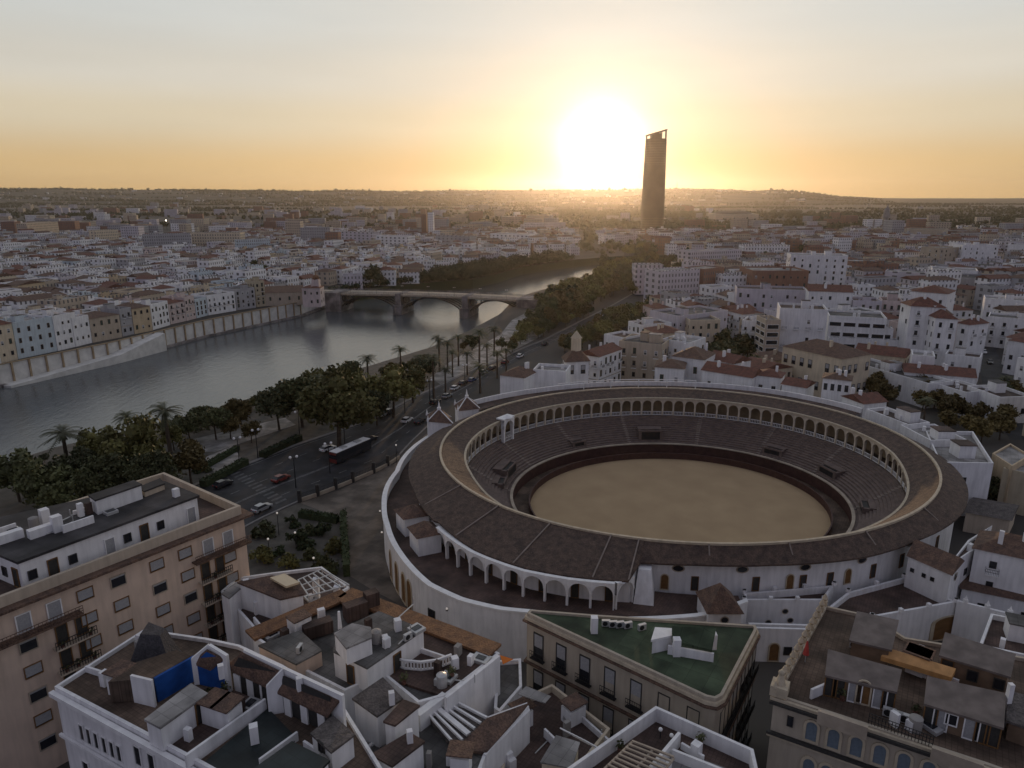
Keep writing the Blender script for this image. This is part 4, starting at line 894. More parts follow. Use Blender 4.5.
for r in (1, 2):
    for s in range(3, int((B1-A1).length)+14, 3): q = A1+dd*s+n*.03; place(WIN["window_tall"][0], "window", wb, (q.x,q.y,zb-5.0-3.9*r), rz)
# mansard hut
P0 = [G(*p, zb) for p in ((128,668),(172,671),(184,655),(147,640))]; c = sum((p.xy for p in P0), Vector((0,0)))/4; mb = MB(); i = len(mb.v); mb.v += [(p.x,p.y,zb) for p in P0]+[(c.x+(p.x-c.x)*.45, c.y+(p.y-c.y)*.45, zb+3.3) for p in P0]
for k in range(4): mb.f.append((i+k,i+(k+1)%4,i+4+(k+1)%4,i+4+k)); mb.mi.append(0)
mb.f.append((i+4,i+5,i+6,i+7)); mb.mi.append(0); mb.build("mansard_hut", "slate", wb)
slabpx(wb, "raised_terrace", [(108,682),(152,678),(191,656),(176,650),(130,664)], 18.4, "terrace_brown", 2.3)
wallpx(wb, "blue_wall", (153.5,677.5), (193,655.5), 18.6, zb, "bluewall", -.25)
wallpx(wb, "gable_wall", (132,674), (153,679), 18.9, zb, "white", -.25)
hutpx(wb, "blue_room", [(192,662),(210,669),(224,658),(207,649)], [18.4,18.2,19.6,20.0], zb, "bluewall", "tile_brown")
wallpx(wb, "coping_wall", (191,659), (208,645), 18.9, zb, "white_trim", .3, 20.3); wallpx(wb, "coping_wall", (208,645), (226,656), 20.3, zb, "white_trim", .3, 20.0)
o, h = hutpx(wb, "stair_hut", [(144,719),(160,727.5),(208,693),(191,683)], 18.6, zb, "white", "roof_pale"); doors_on(o, *[e for e in camera_edges(h) if math.dist(*e) > 4][0], zb+.02, [None, None, "door_dark"])
for pts, zz, nm in (([(225,667),(266,686),(280,671),(242,652)], [18.3,18.3,20.2,20.2], "long_room"), ([(269,688),(327,716),(342,697),(286,670)], [18.3,18.3,20.2,20.2], "long_room")):
    o, h = hutpx(wb, nm, pts, zz, zb, "shutter_dark", "tile_brown", .22, .5); e = camera_edges(h)[0]; A_, B_ = Vector(e[0]), Vector(e[1])
    es = sorted(camera_edges(h), key=lambda e: -math.dist(*e))[0]; A_, B_ = Vector(es[0]), Vector(es[1]); d_ = (B_-A_).normalized()
    NP = max(3, int((B_-A_).length/1.75))
    for k in range(NP): q = A_+(B_-A_)*(k+.5)/NP+Vector((d_.y,-d_.x))*.08; pb = MB(); pb.box((q.x,q.y,zb), (.8,.16,1.95), math.atan2(d_.y,d_.x)); pb.build("panel", "white_trim", o)
wallpx(wb, "coping_wall", (243,650), (342,696), 20.45, zb, "white_trim", .3)
wallpx(wb, "party_wall", (266,687), (283,669), 19.0, zb, "white", .3, 20.6)
wallpx(wb, "balustrade_wall", (186,756), (266,699), 17.3, zb, "white", .25)
slabpx(wb, "deck", [(203,763),(250,790),(297,738),(268,708)], 16.35, "deck_green", .3); slabpx(wb, "upper_deck", [(160,745),(186,757),(262,702),(235,690)], 16.12, "terrace_red", .1)
o, h = hutpx(wb, "roof_house", [(244,775),(292,741),(330,760),(290,800)], 18.4, zb, "white", "deck_green")
o, h = hutpx(wb, "roof_house", [(331,752),(310,733),(333,715),(355,734)], 18.3, zb, "white", "tile_grey"); doors_on(o, *sorted(camera_edges(h), key=lambda e: -math.dist(*e))[0], zb+.4, ["window_small_dark"])
for px, py, l in ((192,741,"white satellite dish beside the stair hut on the white corner block"),(236,706,"grey satellite dish by the balustrade wall on the white corner block")): q = G(px,py,zb); dish((q.x,q.y,zb+.13), l, .6)
for px, py, l in ((108,668,"slim aerial on the brown terrace of the white corner block"),(182,708,"slim aerial on the pale roof of the stair hut")): q = G(px,py,zb if px < 150 else 18.6); antenna((q.x,q.y,zb if px < 150 else 18.6), l, 2.6)

# --- C: row behind it: white block with a skylight, orange tiled street eaves
zc = 14.5
cb, pC = base_block("white_house", "white house with a dark sloping roof holding one pale skylight", "house", [(221,594),(262,640),(308,612),(350,590),(322,569),(273,575),(237,580)], zc-2.6, "white", "terrace_red", .4)
o, h = hutpx(cb, "main_room", [(237,582),(280,599),(304,594),(300,582),(272,575)], [15.6,15.2,15.2,15.6,16.0], 11.9, "white", "tile_brown")
slabpx(cb, "skylight", [(270,577.5),(284.5,573.2),(299.5,582),(286,586.3)], 16.35, "skylight", .25)
hutpx(cb, "side_wing", [(221,593),(237,581.5),(244,585),(229,598)], 14.8, 0, "white", "roof_pale", .2, .03)
pg = MB(); Q = [G(*p, 14.9) for p in ((298,580),(322,569),(349,585),(309,596))]
for k in range(6): f = k/5; pg.bar(Q[0].lerp(Q[3],f) if False else Q[0].lerp(Q[1],f), Q[3].lerp(Q[2],f), .14)
for k in range(4): f = k/3; pg.bar(Q[0].lerp(Q[3],f), Q[1].lerp(Q[2],f), .12)
for q in Q: pg.tube((q.x,q.y,11.9), (q.x,q.y,14.9), .07, .07, 6)
pg.build("pergola", "metal_pale", cb)
for px, py in ((317,598),(338,606)): q = G(px,py,12); mb = MB(); mb.box((q.x,q.y,11.92), (.7,.7,2.9)); mb.build("chimney", "white", cb)
db, pD = base_block("terraced_house", "white terraced house with orange tiled eaves along its street side and a grey roof court", "building", [(253,640),(300,618),(348,596),(420,622),(494,654),(500,657),(447,699),(418,707),(383,678),(345,695),(300,672)], 14.0, "white", "terrace_grey", .5)
for a, b, w in (((250,640),(346,598),2.4), ((346,597),(496,655),2.4)):
    A_, B_ = G(*a, 14.0), G(*b, 14.0); d_ = (B_-A_).normalized(); n_ = Vector((-d_.y, d_.x, 0)); n_ = n_ if n_.y > 0 else -n_; mb = MB()
    P = [A_-n_*w*.55, B_-n_*w*.55, B_+n_*w*.45, A_+n_*w*.45]; mb.prism(ccw([tuple(p.xy) for p in P]), 14.45, 14.75, True, True)
    i = len(mb.v); mb.v += [tuple(P[0]+Vector((0,0,.76))), tuple(P[1]+Vector((0,0,.76))), tuple(P[2]+Vector((0,0,.3))), tuple(P[3]+Vector((0,0,.3)))]; mb.build("tiled_eave", "tile_orange", db)
o, h = hutpx(db, "roof_court_house", [(367,668),(424,629),(379,611),(338,630),(333,651)], 17.0, 14.0, "white", "terrace_grey", .2, .05)
for a, b in camera_edges(h): doors_on(o, a, b, 14.05, ["door_dark"] if 2.5 < math.dist(a,b) < 9 else [])
o2, h2 = hutpx(db, "stair_hut", [(346,648),(372,637),(371,627),(352,623),(334,633)], 19.0, 17.0, "white", "roof_pale", .2, .05)
hutpx(db, "pale_room", [(258,645),(296,664),(322,650),(300,630)], 15.9, 14.0, "salmon", "terrace_grey", .2, .05)
mb = MB(); q = G(340,628,17); mb.tube((q.x,q.y,16.9), (q.x,q.y,19.0), .24, .14, 8); mb.build("chimney", "white", db)
slabpx(db, "lower_terrace", [(424,631),(494,655),(447,697),(385,677),(371,668)], 14.3, "terrace_red", .35)
oc = MB(); cq = G(420,668,14.4); pts = [(cq.x+4.2*math.cos(R(200+k*24)), cq.y+3.0+3.4*math.sin(R(200+k*24))) for k in range(6)]
for k in range(5):
    a, b = pts[k], pts[k+1]; oc.bar((*a,15.4), (*b,15.4), .22); oc.bar((*a,14.5), (*b,14.5), .18)
    for j in range(5): x = a[0]+(b[0]-a[0])*j/5; y = a[1]+(b[1]-a[1])*j/5; oc.tube((x,y,14.4), (x,y,15.4), .1, .1, 6)
oc.build("balustrade", "white_trim", db)
wallpx(db, "terrace_wall", (447,698), (500,656), 15.2, 0, "white", .35)
slabpx(db, "tiled_eave", [(338,599.5),(347,593.5),(357,600),(347,606)], 14.82, "tile_orange", .3)
# --- D: white block with beams and the tiled lean-to, bottom centre
eb, pE = base_block("white_house", "white house with a beamed roof and brown tiled lean-to, bottom centre left", "house", [(410,712),(433,690),(488,718),(527,704),(530,712),(486,757),(470,800),(380,800),(352,760)], 12.6, "white", "terrace_grey", .2)
Q = [G(*p, 13.4) for p in ((417,702),(433,691),(487,719),(456,747))]; bb_ = MB(); bb_.prism(ccw([tuple(q.xy) for q in Q]), 12.7, 13.2, True, True); bb_.build("beamed_roof", "tile_grey", eb)
for k in range(6): f = k/5; mb = MB(); mb.bar(Q[0].lerp(Q[1],1-f)*.0+Q[1].lerp(Q[0],f)+Vector((0,0,.12)), Q[2].lerp(Q[3],f)+Vector((0,0,.12)), .5 if k == 3 else .2, .25); mb.build("roof_beam", "white_trim", eb)
wallpx(eb, "roof_wall", (420,716), (448,695), 14.4, 12.6, "white_trim", .8)
slabpx(eb, "tiled_lean_to", [(455,749),(487,718),(528,703),(487,752)], [13.6,14.0,13.4,13.0], "tile_brown", .3)
wallpx(eb, "end_wall", (486,755), (529,706), 12.95, 0, "white", .3)
for pts, z_, z0_, rf, nm in (([(352,698),(383,677),(403,698),(377,716)], [16.8,17.4,16.6,16.2], 12.6, "tile_grey", "roof_house"), ([(383,721),(403,699),(420,705),(395,725)], 16.6, 12.6, "terrace_red", "roof_house"), ([(371,754),(409,731.5),(425,741),(392,766)], 15.6, 12.6, "terrace_red", "roof_house")):
    o, h = hutpx(eb, nm, pts, z_, z0_, "white", rf)
dish(tuple(G(381,697,16.9)), "small satellite dish on the grey roof house above the beamed roof", .4)
# --- awning and white yard block beside
yb, pY = base_block("yard_building", "small white yard building with an orange awning between white wall and green roofed block", "building", [(497,664),(521,662),(522,690),(500,716),(494,712)], 10.5, "white", "terrace_grey", .5)
slabpx(yb, "awning", [(500,655),(513,659),(503,664)], [14.2,13.6,13.6], "awning_orange", .06)
gb, pG_ = base_block("courtyard_house", "low house with a glass porch roof and red court, bottom centre", "house", [(505,712),(552,690),(610,735),(560,800),(500,800)], 9.0, "cream", "terrace_red", .8)
slabpx(gb, "porch_roof", [(518,694),(545,703),(551,696),(526,686)], 12.5, "roof_pale", .1); 
hutpx(gb, "canopy_room", [(540,762),(556,735),(580,742),(572,768)], 12.2, 9.0, "cream", "roof_pale", .15)
mb = MB()
for k in range(7): mb.bar(G(560+k*4,728+k*2.0,11.5), G(585+k*4,742+k*2.0,11.2), .1)
mb.build("trellis", "white_trim", gb)
# --- pergola terrace bottom centre right
pb_, pP = base_block("terrace_house", "house with white rimmed roof terraces and a slatted pergola, bottom centre", "house", [(655,719),(752,763),(760,800),(560,830),(556,790)], 13.0, "white", "terrace_red", 1.5)
mb = MB(); Q = [G(*p, 15.2) for p in ((604,768),(632,741),(674,757),(648,790))]
for k in range(9): f = k/8; mb.bar(Q[0].lerp(Q[1],f), Q[3].lerp(Q[2],f), .16)
for f in (0,.5,1): mb.bar(Q[0].lerp(Q[3],f)-Vector((0,0,.14)), Q[1].lerp(Q[2],f)-Vector((0,0,.14)), .16)
mb.build("pergola", "stone_pale", pb_)
wallpx(pb_, "dividing_wall", (640,782), (681,733), 14.5, 13.0, "white_trim", .3); slabpx(pb_, "paved_terrace", [(672,748),(742,774),(700,820),(645,790)], 13.15, "roof_pale", .1); wallpx(pb_, "rim_wall", (672,750), (742,778), 14.2, 13.0, "white_trim", .25)
for px, py, l in ((660,738,"white bowl lamp post nearest the rim of the bottom centre terrace"),(671,744,"white bowl lamp post by the dividing wall of the bottom centre terrace")): q = G(px,py,13.2); o = empty("terrace_lamp", (q.x,q.y,13.16), l, "lamp", "terrace lamps"); mb = MB(); mb.tube((q.x,q.y,13.16), (q.x,q.y,14.0), .06, .05, 6); mb.build("post", "iron", o); mb = MB(); mb.ball((q.x,q.y,14.15), .2, 8, 6); mb.build("lamp_globe", "white_trim", o)

# --- E: triangular building with the green roof
zt_ = 15.0
tri = [(527,615),(530,611.5),(600,617),(755,627),(757,631),(723,697),(716,701),(706,699)]
tg, pT = base_block("corner_building", "wedge shaped stone building with a flat green roof and tall iron balcony windows", "building", tri, zt_, "stone", "roof_green", .28)
g = grow(pT, .22); mb = MB(); mb.prism(g, zt_-.5, zt_-.12, True, True); mb.build("cornice", "cornice_gold", tg); mb = MB(); mb.prism(grow(pT, .42), zt_-.75, zt_-.56, True, True); mb.build("string_course", "tile_brown", tg)
mb = MB(); mb.prism(grow(pT, .3), zt_-6.2, zt_-5.95, True, True); mb.build("string_course", "tile_brown", tg)
L_, F_, R_ = Vector(G2(527,615,zt_)), Vector(G2(709,699.5,zt_)), Vector(G2(757,631,zt_)); S_ = Vector(G2(721,698,zt_))
for a, b, nw in ((L_, F_, 7), (S_, R_, 9)):
    d_ = (b-a); rz = math.atan2(d_.y, d_.x); n_ = Vector((d_.y,-d_.x)).normalized()*.03
    for k in range(nw):
        q = a+d_*((k+.55)/nw)+n_
        for zz in (zt_-4.9, zt_-9.8, zt_-14.2):
            place(WIN["window_iron"][0], "window", tg, (q.x,q.y,zz-.1), rz, (1,1,1.22))
            bm2 = MB(); u = d_.normalized(); o_ = n_.normalized()
            p0, p1 = q-u*.95, q+u*.95; bm2.prism(ccw([tuple(p0),tuple(p1),tuple(p1+o_*.5),tuple(p0+o_*.5)]), zz-.2, zz-.08, True, True)
            for h in (.45,.9): bm2.bar((*(p0+o_*.47),zz+h), (*(p1+o_*.47),zz+h), .05)
            for j in range(8): r_ = p0+(p1-p0)*j/7+o_*.47; bm2.bar((*r_,zz-.1), (*r_,zz+.9), .04)
            bm2.build("balcony", "iron", tg)
o, h = hutpx(tg, "stair_hut", [(651,640),(683,633),(684,629),(655,627)], 16.8, zt_, "white", "white_trim", .25); 
slabpx(tg, "sloping_roof", [(672,640),(712,650),(716,628),(672,626)], [16.6,16.4,17.6,17.6], "roof_green", .3); wallpx(tg, "white_wall", (668,646), (714,654), 16.0, zt_, "white", .25)
for px, py, hh_ in ((594,632,1.9),(676,655,2.0),(712,648,1.8)): q = G(px,py,zt_); mb = MB(); mb.box((q.x,q.y,zt_), (.75,.75,hh_)); mb.build("chimney", "white", tg)
for k, (px, py) in enumerate(((606,624),(613,625),(620,625.5),(628,626),(642,628))): q = G(px,py,zt_+.3); ac_unit((q.x,q.y,zt_+.01), .1*k, f"grey air conditioner on the green roof, {ORD[k]} from its left end")

# --- F: ornate building bottom right
zf = 17.0
fb_, pF = base_block("ornate_building", "ornate pale building with small arched windows and finials along its roof edge, bottom right", "building", [(774,698),(986,768),(1130,820),(1110,700),(1024,660),(905,640),(870,618),(824,608)], zf, "stone", "terrace_brown", .35)
A2, B2, C2 = Vector(G2(774,698,zf)), Vector(G2(1130,820,zf)), Vector(G2(824,608,zf)); A2e = Vector(G2(986,768,zf)); dF = (A2e-A2).normalized(); nF = Vector((dF.y,-dF.x)); rzF = math.atan2(dF.y,dF.x)
for zz, ex, mm in ((zf-.35,.55,"shutter_dark"),(zf-.05,.3,"cornice_gold"),(zf-3.75,.35,"shutter_dark"),(zf-4.05,.2,"cornice_gold")):
    mb = MB(); a, b = A2-dF*.3, A2+dF*32; mb.prism(ccw([tuple(a+nF*.02), tuple(b+nF*.02), tuple(b+nF*ex), tuple(a+nF*ex)]), zz, zz+.28, True, True); mb.build("cornice", mm, fb_)
for k in range(15):
    q = A2+dF*(1.6+1.85*k)+nF*.04; z_ = zf-3.3
    if k == 0: place(WIN["window_small_dark"][0], "window", fb_, (q.x,q.y,zf-2.4), rzF, (.6,1,1)); continue
    place(WIN["window_arched"][0], "arched_window", fb_, (q.x,q.y,z_), rzF, (1.15,1,1.15))
for k in range(8):
    for dx in (0, 1.5): q = A2+dF*(3.6+6.2*k+dx)+nF*.04; place(WIN["window_arched"][0], "arched_window", fb_, (q.x,q.y,zf-7.9), rzF, (1.2,1,1.5))
    q = A2+dF*(6.9+6.2*k)+nF*.04; place(WIN["window_small_dark"][0], "window", fb_, (q.x,q.y,zf-7.2), rzF, (.7,1,1.3))
dW = (C2-A2); nW = 13
for k in range(nW+1):
    q = A2+dW*(k/nW); mb = MB(); mb.box((q.x,q.y,zf+.35), (.5,.5,.55), math.atan2(dW.y,dW.x)); mb.tube((q.x,q.y,zf+.9), (q.x,q.y,zf+1.2), .12, .3, 8); mb.tube((q.x,q.y,zf+1.2), (q.x,q.y,zf+1.8), .3, .04, 8); mb.build("finial", "cornice_gold", fb_)
dN = dW.normalized(); nN = Vector((-dN.y, dN.x)); rW = math.atan2(-dN.y, -dN.x)
for k in range(7):
    for zz in (zf-3.4, zf-7.9): q = A2+dW*((k+.5)/7)+nN*.04; place(WIN["window_arched"][0], "arched_window", fb_, (q.x,q.y,zz), rW, (1.1,1,1.2))
mb = MB(); q = Vector(G2(779,696,zf)); mb.box((q.x,q.y,zf+.35), (1.5,1.5,1.0), rzF); mb.tube((q.x,q.y,zf+1.35), (q.x,q.y,zf+2.4), .5, .2, 8); mb.ball((q.x,q.y,zf+2.5), .3, 8, 6); mb.build("corner_urn", "cornice_gold", fb_)
for a, b in (((818,711),(868,728)), ((932,748),(984,766))): o = wallpx(fb_, "balustrade", a, b, zf+1.3, zf, "stone_pale", .35)
mb = MB(); a, b = G(868,724,zf+.3), G(932,748,zf+.3)
for h in (.4,.8,1.1): mb.bar(a+Vector((0,0,h)), b+Vector((0,0,h)), .05)
for k in range(20): p = a.lerp(b,k/19); mb.bar(p, p+Vector((0,0,1.1)), .04)
mb.build("railing", "iron", fb_)
sheds = [([(825,675),(897,692),(902,669.5),(828,649)], [19.3,19.3,20.0,20.0], ["door_dark","door_dark",None,"door_blue","door_arched",None,"door_blue","door_dark"], "shed_tile"), ([(924,703.5),(1004,728),(1006,693),(927,676)], [19.3,19.3,20.0,20.0], ["door_dark","door_blue","window_small",None,"door_blue","door_dark","door_dark"], "shed_tile"),
         ([(849,640),(892,650),(899,620),(857,611)], [19.6,19.6,20.2,20.2], [None,None,None], "shed_tile"), ([(939,655),(1011,677),(1016,654),(945,632)], [19.6,19.6,20.2,20.2], ["door_dark",None,"window_small_dark",None,"window_small_dark"], "shed_tile"),
         ([(1006,720),(1060,740),(1064,706),(1008,690)], [19.0,19.0,19.6,19.6], [None,"door_blue"], "tile_grey")]
for pts, zz, keys, rf in sheds:
    o, h = hutpx(fb_, "roof_shed", pts, zz, zf, "wood_wall", rf, .22, .25)
    e = sorted(camera_edges(h), key=lambda e: -math.dist(*e))[0]; doors_on(o, *e, zf+.02, keys)
slabpx(fb_, "ridge_skylight", [(881,656),(951.5,677.5),(956,668.5),(888.5,648)], [18.6,18.6,19.2,19.2], "skylight_sunlit", .5)  # orange of the low sun put into the base colour
for k, (px, py) in enumerate(((855,646),(863,648),(872,651),(889,714),(896,717),(905,720))): q = G(px,py,zf+.3); ac_unit((q.x,q.y,zf+.01), rzF, f"white air conditioner on the ornate building's roof, {ORD[k]} from the left", 1.1)
q = G(805,662,zf); po = empty("parasol", (q.x,q.y,zf+.01), "closed red parasol on the brown terrace behind the finials", "parasol"); mb = MB(); mb.tube((q.x,q.y,zf+.01), (q.x,q.y,zf+2.5), .04, .04, 6); mb.build("pole", "metal_pale", po); mb = MB(); mb.tube((q.x,q.y,zf+.9), (q.x,q.y,zf+2.4), .32, .06, 8); mb.build("canopy", "cloth_red", po)
for px, py, l in ((829,656,"tall aerial at the corner of the first shed on the ornate building"),(861,700,"tall aerial before the doors of the first shed on the ornate building"),(977,655,"tall aerial on the rear shed of the ornate building"),(958,735,"tall aerial before the second shed on the ornate building")): q = G(px,py,zf); antenna((q.x,q.y,zf+.01), l, 4.0)
q = G(1003,725,zf); mb = MB(); mb.box((q.x,q.y,zf), (.4,.4,4.2)); mb.build("flue", "white_trim", fb_)

# --- right of the ring: gabled annex, long white house, ochre walls
g1 = quad3((908.5,556), (951,574.5), (921,543.5), 10.2); gh = empty("gabled_house", (*g1[0], 0), "small white gabled house on the brown terrace at the bullring's right side", "house"); mb = MB(); mb.prism(g1, 0, 10.19, False); mb.build("wall", "white", gh); rb = MB(); gable_roof(rb, g1, 10.2, 1.7, .25, 0 if math.dist(g1[0],g1[1]) > math.dist(g1[1],g1[2]) else 1); rb.build("roof", "tile_brown", gh)
for a, b in camera_edges(g1):
    if math.dist(a,b) > 6:
        for f_ in (.14,.42,.62): d_ = Vector(b)-Vector(a); q = Vector(a)+d_*f_+Vector((d_.y,-d_.x)).normalized()*.04; place(WIN["window_small_dark"][0], "window", gh, (q.x,q.y,8.0), math.atan2(d_.y,d_.x), (.6,1,.55))
    else: p = Vector(a)*.5+Vector(b)*.5; d_ = Vector(b)-Vector(a); place(WIN["oval"][0], "round_window", gh, (p.x+.05*d_.y/d_.length, p.y-.05*d_.x/d_.length, 8.8), math.atan2(d_.y,d_.x), (.7,1,1.1))
def addb(*a, **k): return building(*a, **k)
b_ = addb("long_house", "long white two storey house with a dark sloping roof right of the bullring", "house", quad3((975,548),(1060,566),(982,531),11.0), 11.0, "white", "hip", "tile_brown", 2.0, 3, 5.0, "window_small_dark", skip=.1)
b_ = addb("gate_house", "white two storey house end set against the bullring's right end", "house", quad3((948,566),(975,549),(968,540),10.0), 9.5, "white", "flat", "terrace_red", 0, 2, 4, "window_small_dark", .5)
b_ = addb("low_wing", "low white wing with a brown lean-to roof below the long white house", "house", quad3((962,588),(1050,606),(970,566),5.0), 5.0, "white", "gable", "tile_brown", 1.0, 1, 4.5, "window_small_dark")
cwl = empty("courtyard_wall", (*G2(956,602,6.4),0), "white courtyard wall with finials running right from the brown walled terrace", "wall")
A_, B_ = Vector(G2(957,601,6.4)), Vector(G2(1030,619,6.4)); d_ = (B_-A_).normalized(); n_ = Vector((-d_.y,d_.x)); mb = MB(); mb.prism(ccw([tuple(A_),tuple(B_),tuple(B_+n_*.4),tuple(A_+n_*.4)]), 0, 6.4, True, True); mb.build("wall", "white", cwl)
for k in range(6): q = A_+d_*(1+2.6*k)+n_*.2; mb = MB(); mb.box((q.x,q.y,6.41),(.5,.5,.5)); mb.tube((q.x,q.y,6.91),(q.x,q.y,7.5),.22,.03,6); mb.build("finial", "white_trim", cwl)
A_, B_ = Vector(G2(872,617,6.0)), Vector(G2(956,602,6.0)); d_ = (B_-A_).normalized(); s_, z_ = on_plane(944,640,A_,B_); q = A_+d_*s_+Vector((d_.y,-d_.x))*.05; place(WIN["door_arched"][0], "gateway", ring, (q.x,q.y,.1), math.atan2(d_.y,d_.x), (4.4,1,1.5))
addb("red_terrace_house", "white house with a dark red roof terrace at the right edge below the low wing", "house", quad3((978,650),(1060,668),(990,618),8.0), 8.0, "white", "flat", "terrace_red", 0, 2, 4, "window_small_dark", .7, hut=1)
addb("annex_building", "white flat annex with small windows beside ochre wall, behind bullring's right end", "building", quad3((939,466),(993,467),(925,434),10.5), 10.5, "white", "flat", "roof_pale", 0, 2, 7, "window_small_dark", .8, hut=2, skip=.4)
addb("ochre_hall", "ochre yellow hall with a flat roof right of the white flat annex", "building", quad3((992,455),(1012,468),(1010,445),9.5), 9.5, "ochre", "flat", "roof_pale", 0, 1, 9, "window_small", .4, windows=False)
addb("ochre_hall", "ochre yellow wall block at the right edge with a cream coping", "building", quad3((1003,470),(1040,478),(1012,458),8.5), 8.5, "yellow", "flat", "roof_pale", 0, 1, 9, "window_small", .4, windows=False)
addb("yard_shed", "low dark roofed shed in the yard right of the bullring", "shed", quad3((966,512),(1010,520),(975,498),4.0), 4.0, "tan", "gable", "tile_grey", 1.0, 1, 5, "window_small_dark", windows=False)

def clutter(parent, name, items, m):
    for px, py, z, w, d, h, rz in items: q = G(px, py, z); mb = MB(); mb.box((q.x,q.y,z+.012),(w,d,h),rz); mb.build(name, m, parent)
clutter(wb, "chimney", [(120,690,16.1,.6,.6,1.6,.5),(222,678,18.9,.5,.5,1.4,.5),(255,742,16.4,.7,.7,1.7,.4),(300,690,19.2,.5,.5,1.3,.5)], "white")
clutter(db, "chimney", [(300,634,14.2,.7,.7,2.0,.5),(322,622,14.2,.8,.6,1.7,.5),(398,630,17.0,.7,.7,1.3,.4),(386,645,17.0,.6,1.2,.9,.4),(455,668,14.3,.7,.7,1.3,.4)], "white")
clutter(db, "tiled_box", [(356,617,14.2,2.6,1.4,1.9,.6),(372,609,14.2,1.6,1.2,2.3,.6),(318,634,14.2,3.2,1.3,1.5,.55)], "terrace_red")
clutter(cb, "chimney", [(248,601,12.0,.7,.7,3.0,.4),(262,612,12.0,.6,.6,1.9,.4)], "white")
clutter(eb, "chimney", [(410,742,15.6,.5,.5,1.2,.3),(392,704,16.7,.5,.5,1.3,.3)], "white")
for k, (px, py, z, l) in enumerate(((352,660,17.05,"beside the stair hut of the grey roof court"),(408,640,17.05,"on the grey roof court's right side"),(438,684,14.35,"by the white terrace wall above the beamed roof"),(300,652,15.95,"on the pale room beside the orange eaves"),(150,700,16.05,"on the brown terrace behind the blue wall"),(565,722,9.05,"in the red court of the low house"))): q = G(px,py,z); ac_unit((q.x,q.y,z), .5+.3*k, f"grey air conditioner {l}")
for px, py, z, l in ((330,640,17,"thin aerial left on the grey roof court"),(400,622,17,"thin aerial at the back of the grey roof court"),(470,660,14.3,"thin aerial on the red lower terrace"),(300,700,19.3,"thin aerial on the second long brown roof"),(250,668,19.2,"thin aerial on the first long brown roof"),(70,520,24.6,"aerial left on the penthouse roof"),(120,488,24.6,"aerial behind the white box on the penthouse roof")): q = G(px,py,z); antenna((q.x,q.y,z), l, 2.8)
for px, py, z, l in ((340,616,14.1,"white satellite dish beside the orange eaves corner"),(432,636,14.35,"white satellite dish on the red lower terrace"),(30,548,24.6,"white satellite dish on the penthouse roof")): q = G(px,py,z); dish((q.x,q.y,z), l, .8)
# washing line and awning on the red court, plants on the terraces
for k, (px, py, z, l) in enumerate(((404,684,14.4,"leafy pot plant left of the octagon balustrade"),(452,678,14.4,"leafy pot plant right of the octagon balustrade"),(210,700,16.15,"leafy pot plant by the blue room"),(226,694,16.15,"leafy pot plant before the first long room"),(330,607,12.1,"leafy pot plant under the grey pergola"),(620,752,13.1,"leafy pot plant beside the slatted pergola"),(700,745,13.2,"leafy pot plant on the bottom centre terrace"),(842,700,17.05,"leafy pot plant before the ornate building's first shed"),(915,716,17.05,"leafy pot plant between the ornate building's sheds"))):
    q = G(px,py,z); po = empty("potted_plant", (q.x,q.y,z), l, "potted plant", "plants on the roof terraces"); mb = MB(); mb.tube((q.x,q.y,z),(q.x,q.y,z+.45),.2,.27,8); mb.build("pot","tile_red",po); mb = MB(); rr = random.Random(k)
    for _ in range(60): v = Vector((rr.gauss(0,1),rr.gauss(0,1),rr.gauss(0,1))).normalized()*rr.uniform(.2,.55); c = Vector((q.x,q.y,z+.85))+v; u = Vector((rr.gauss(0,1),rr.gauss(0,1),rr.gauss(0,1))).normalized()*.13; w = v.normalized().cross(u)*.9; mb.face([c-u,c+w,c+u,c-w])
    mb.build("leaves","leaf_dark",po)

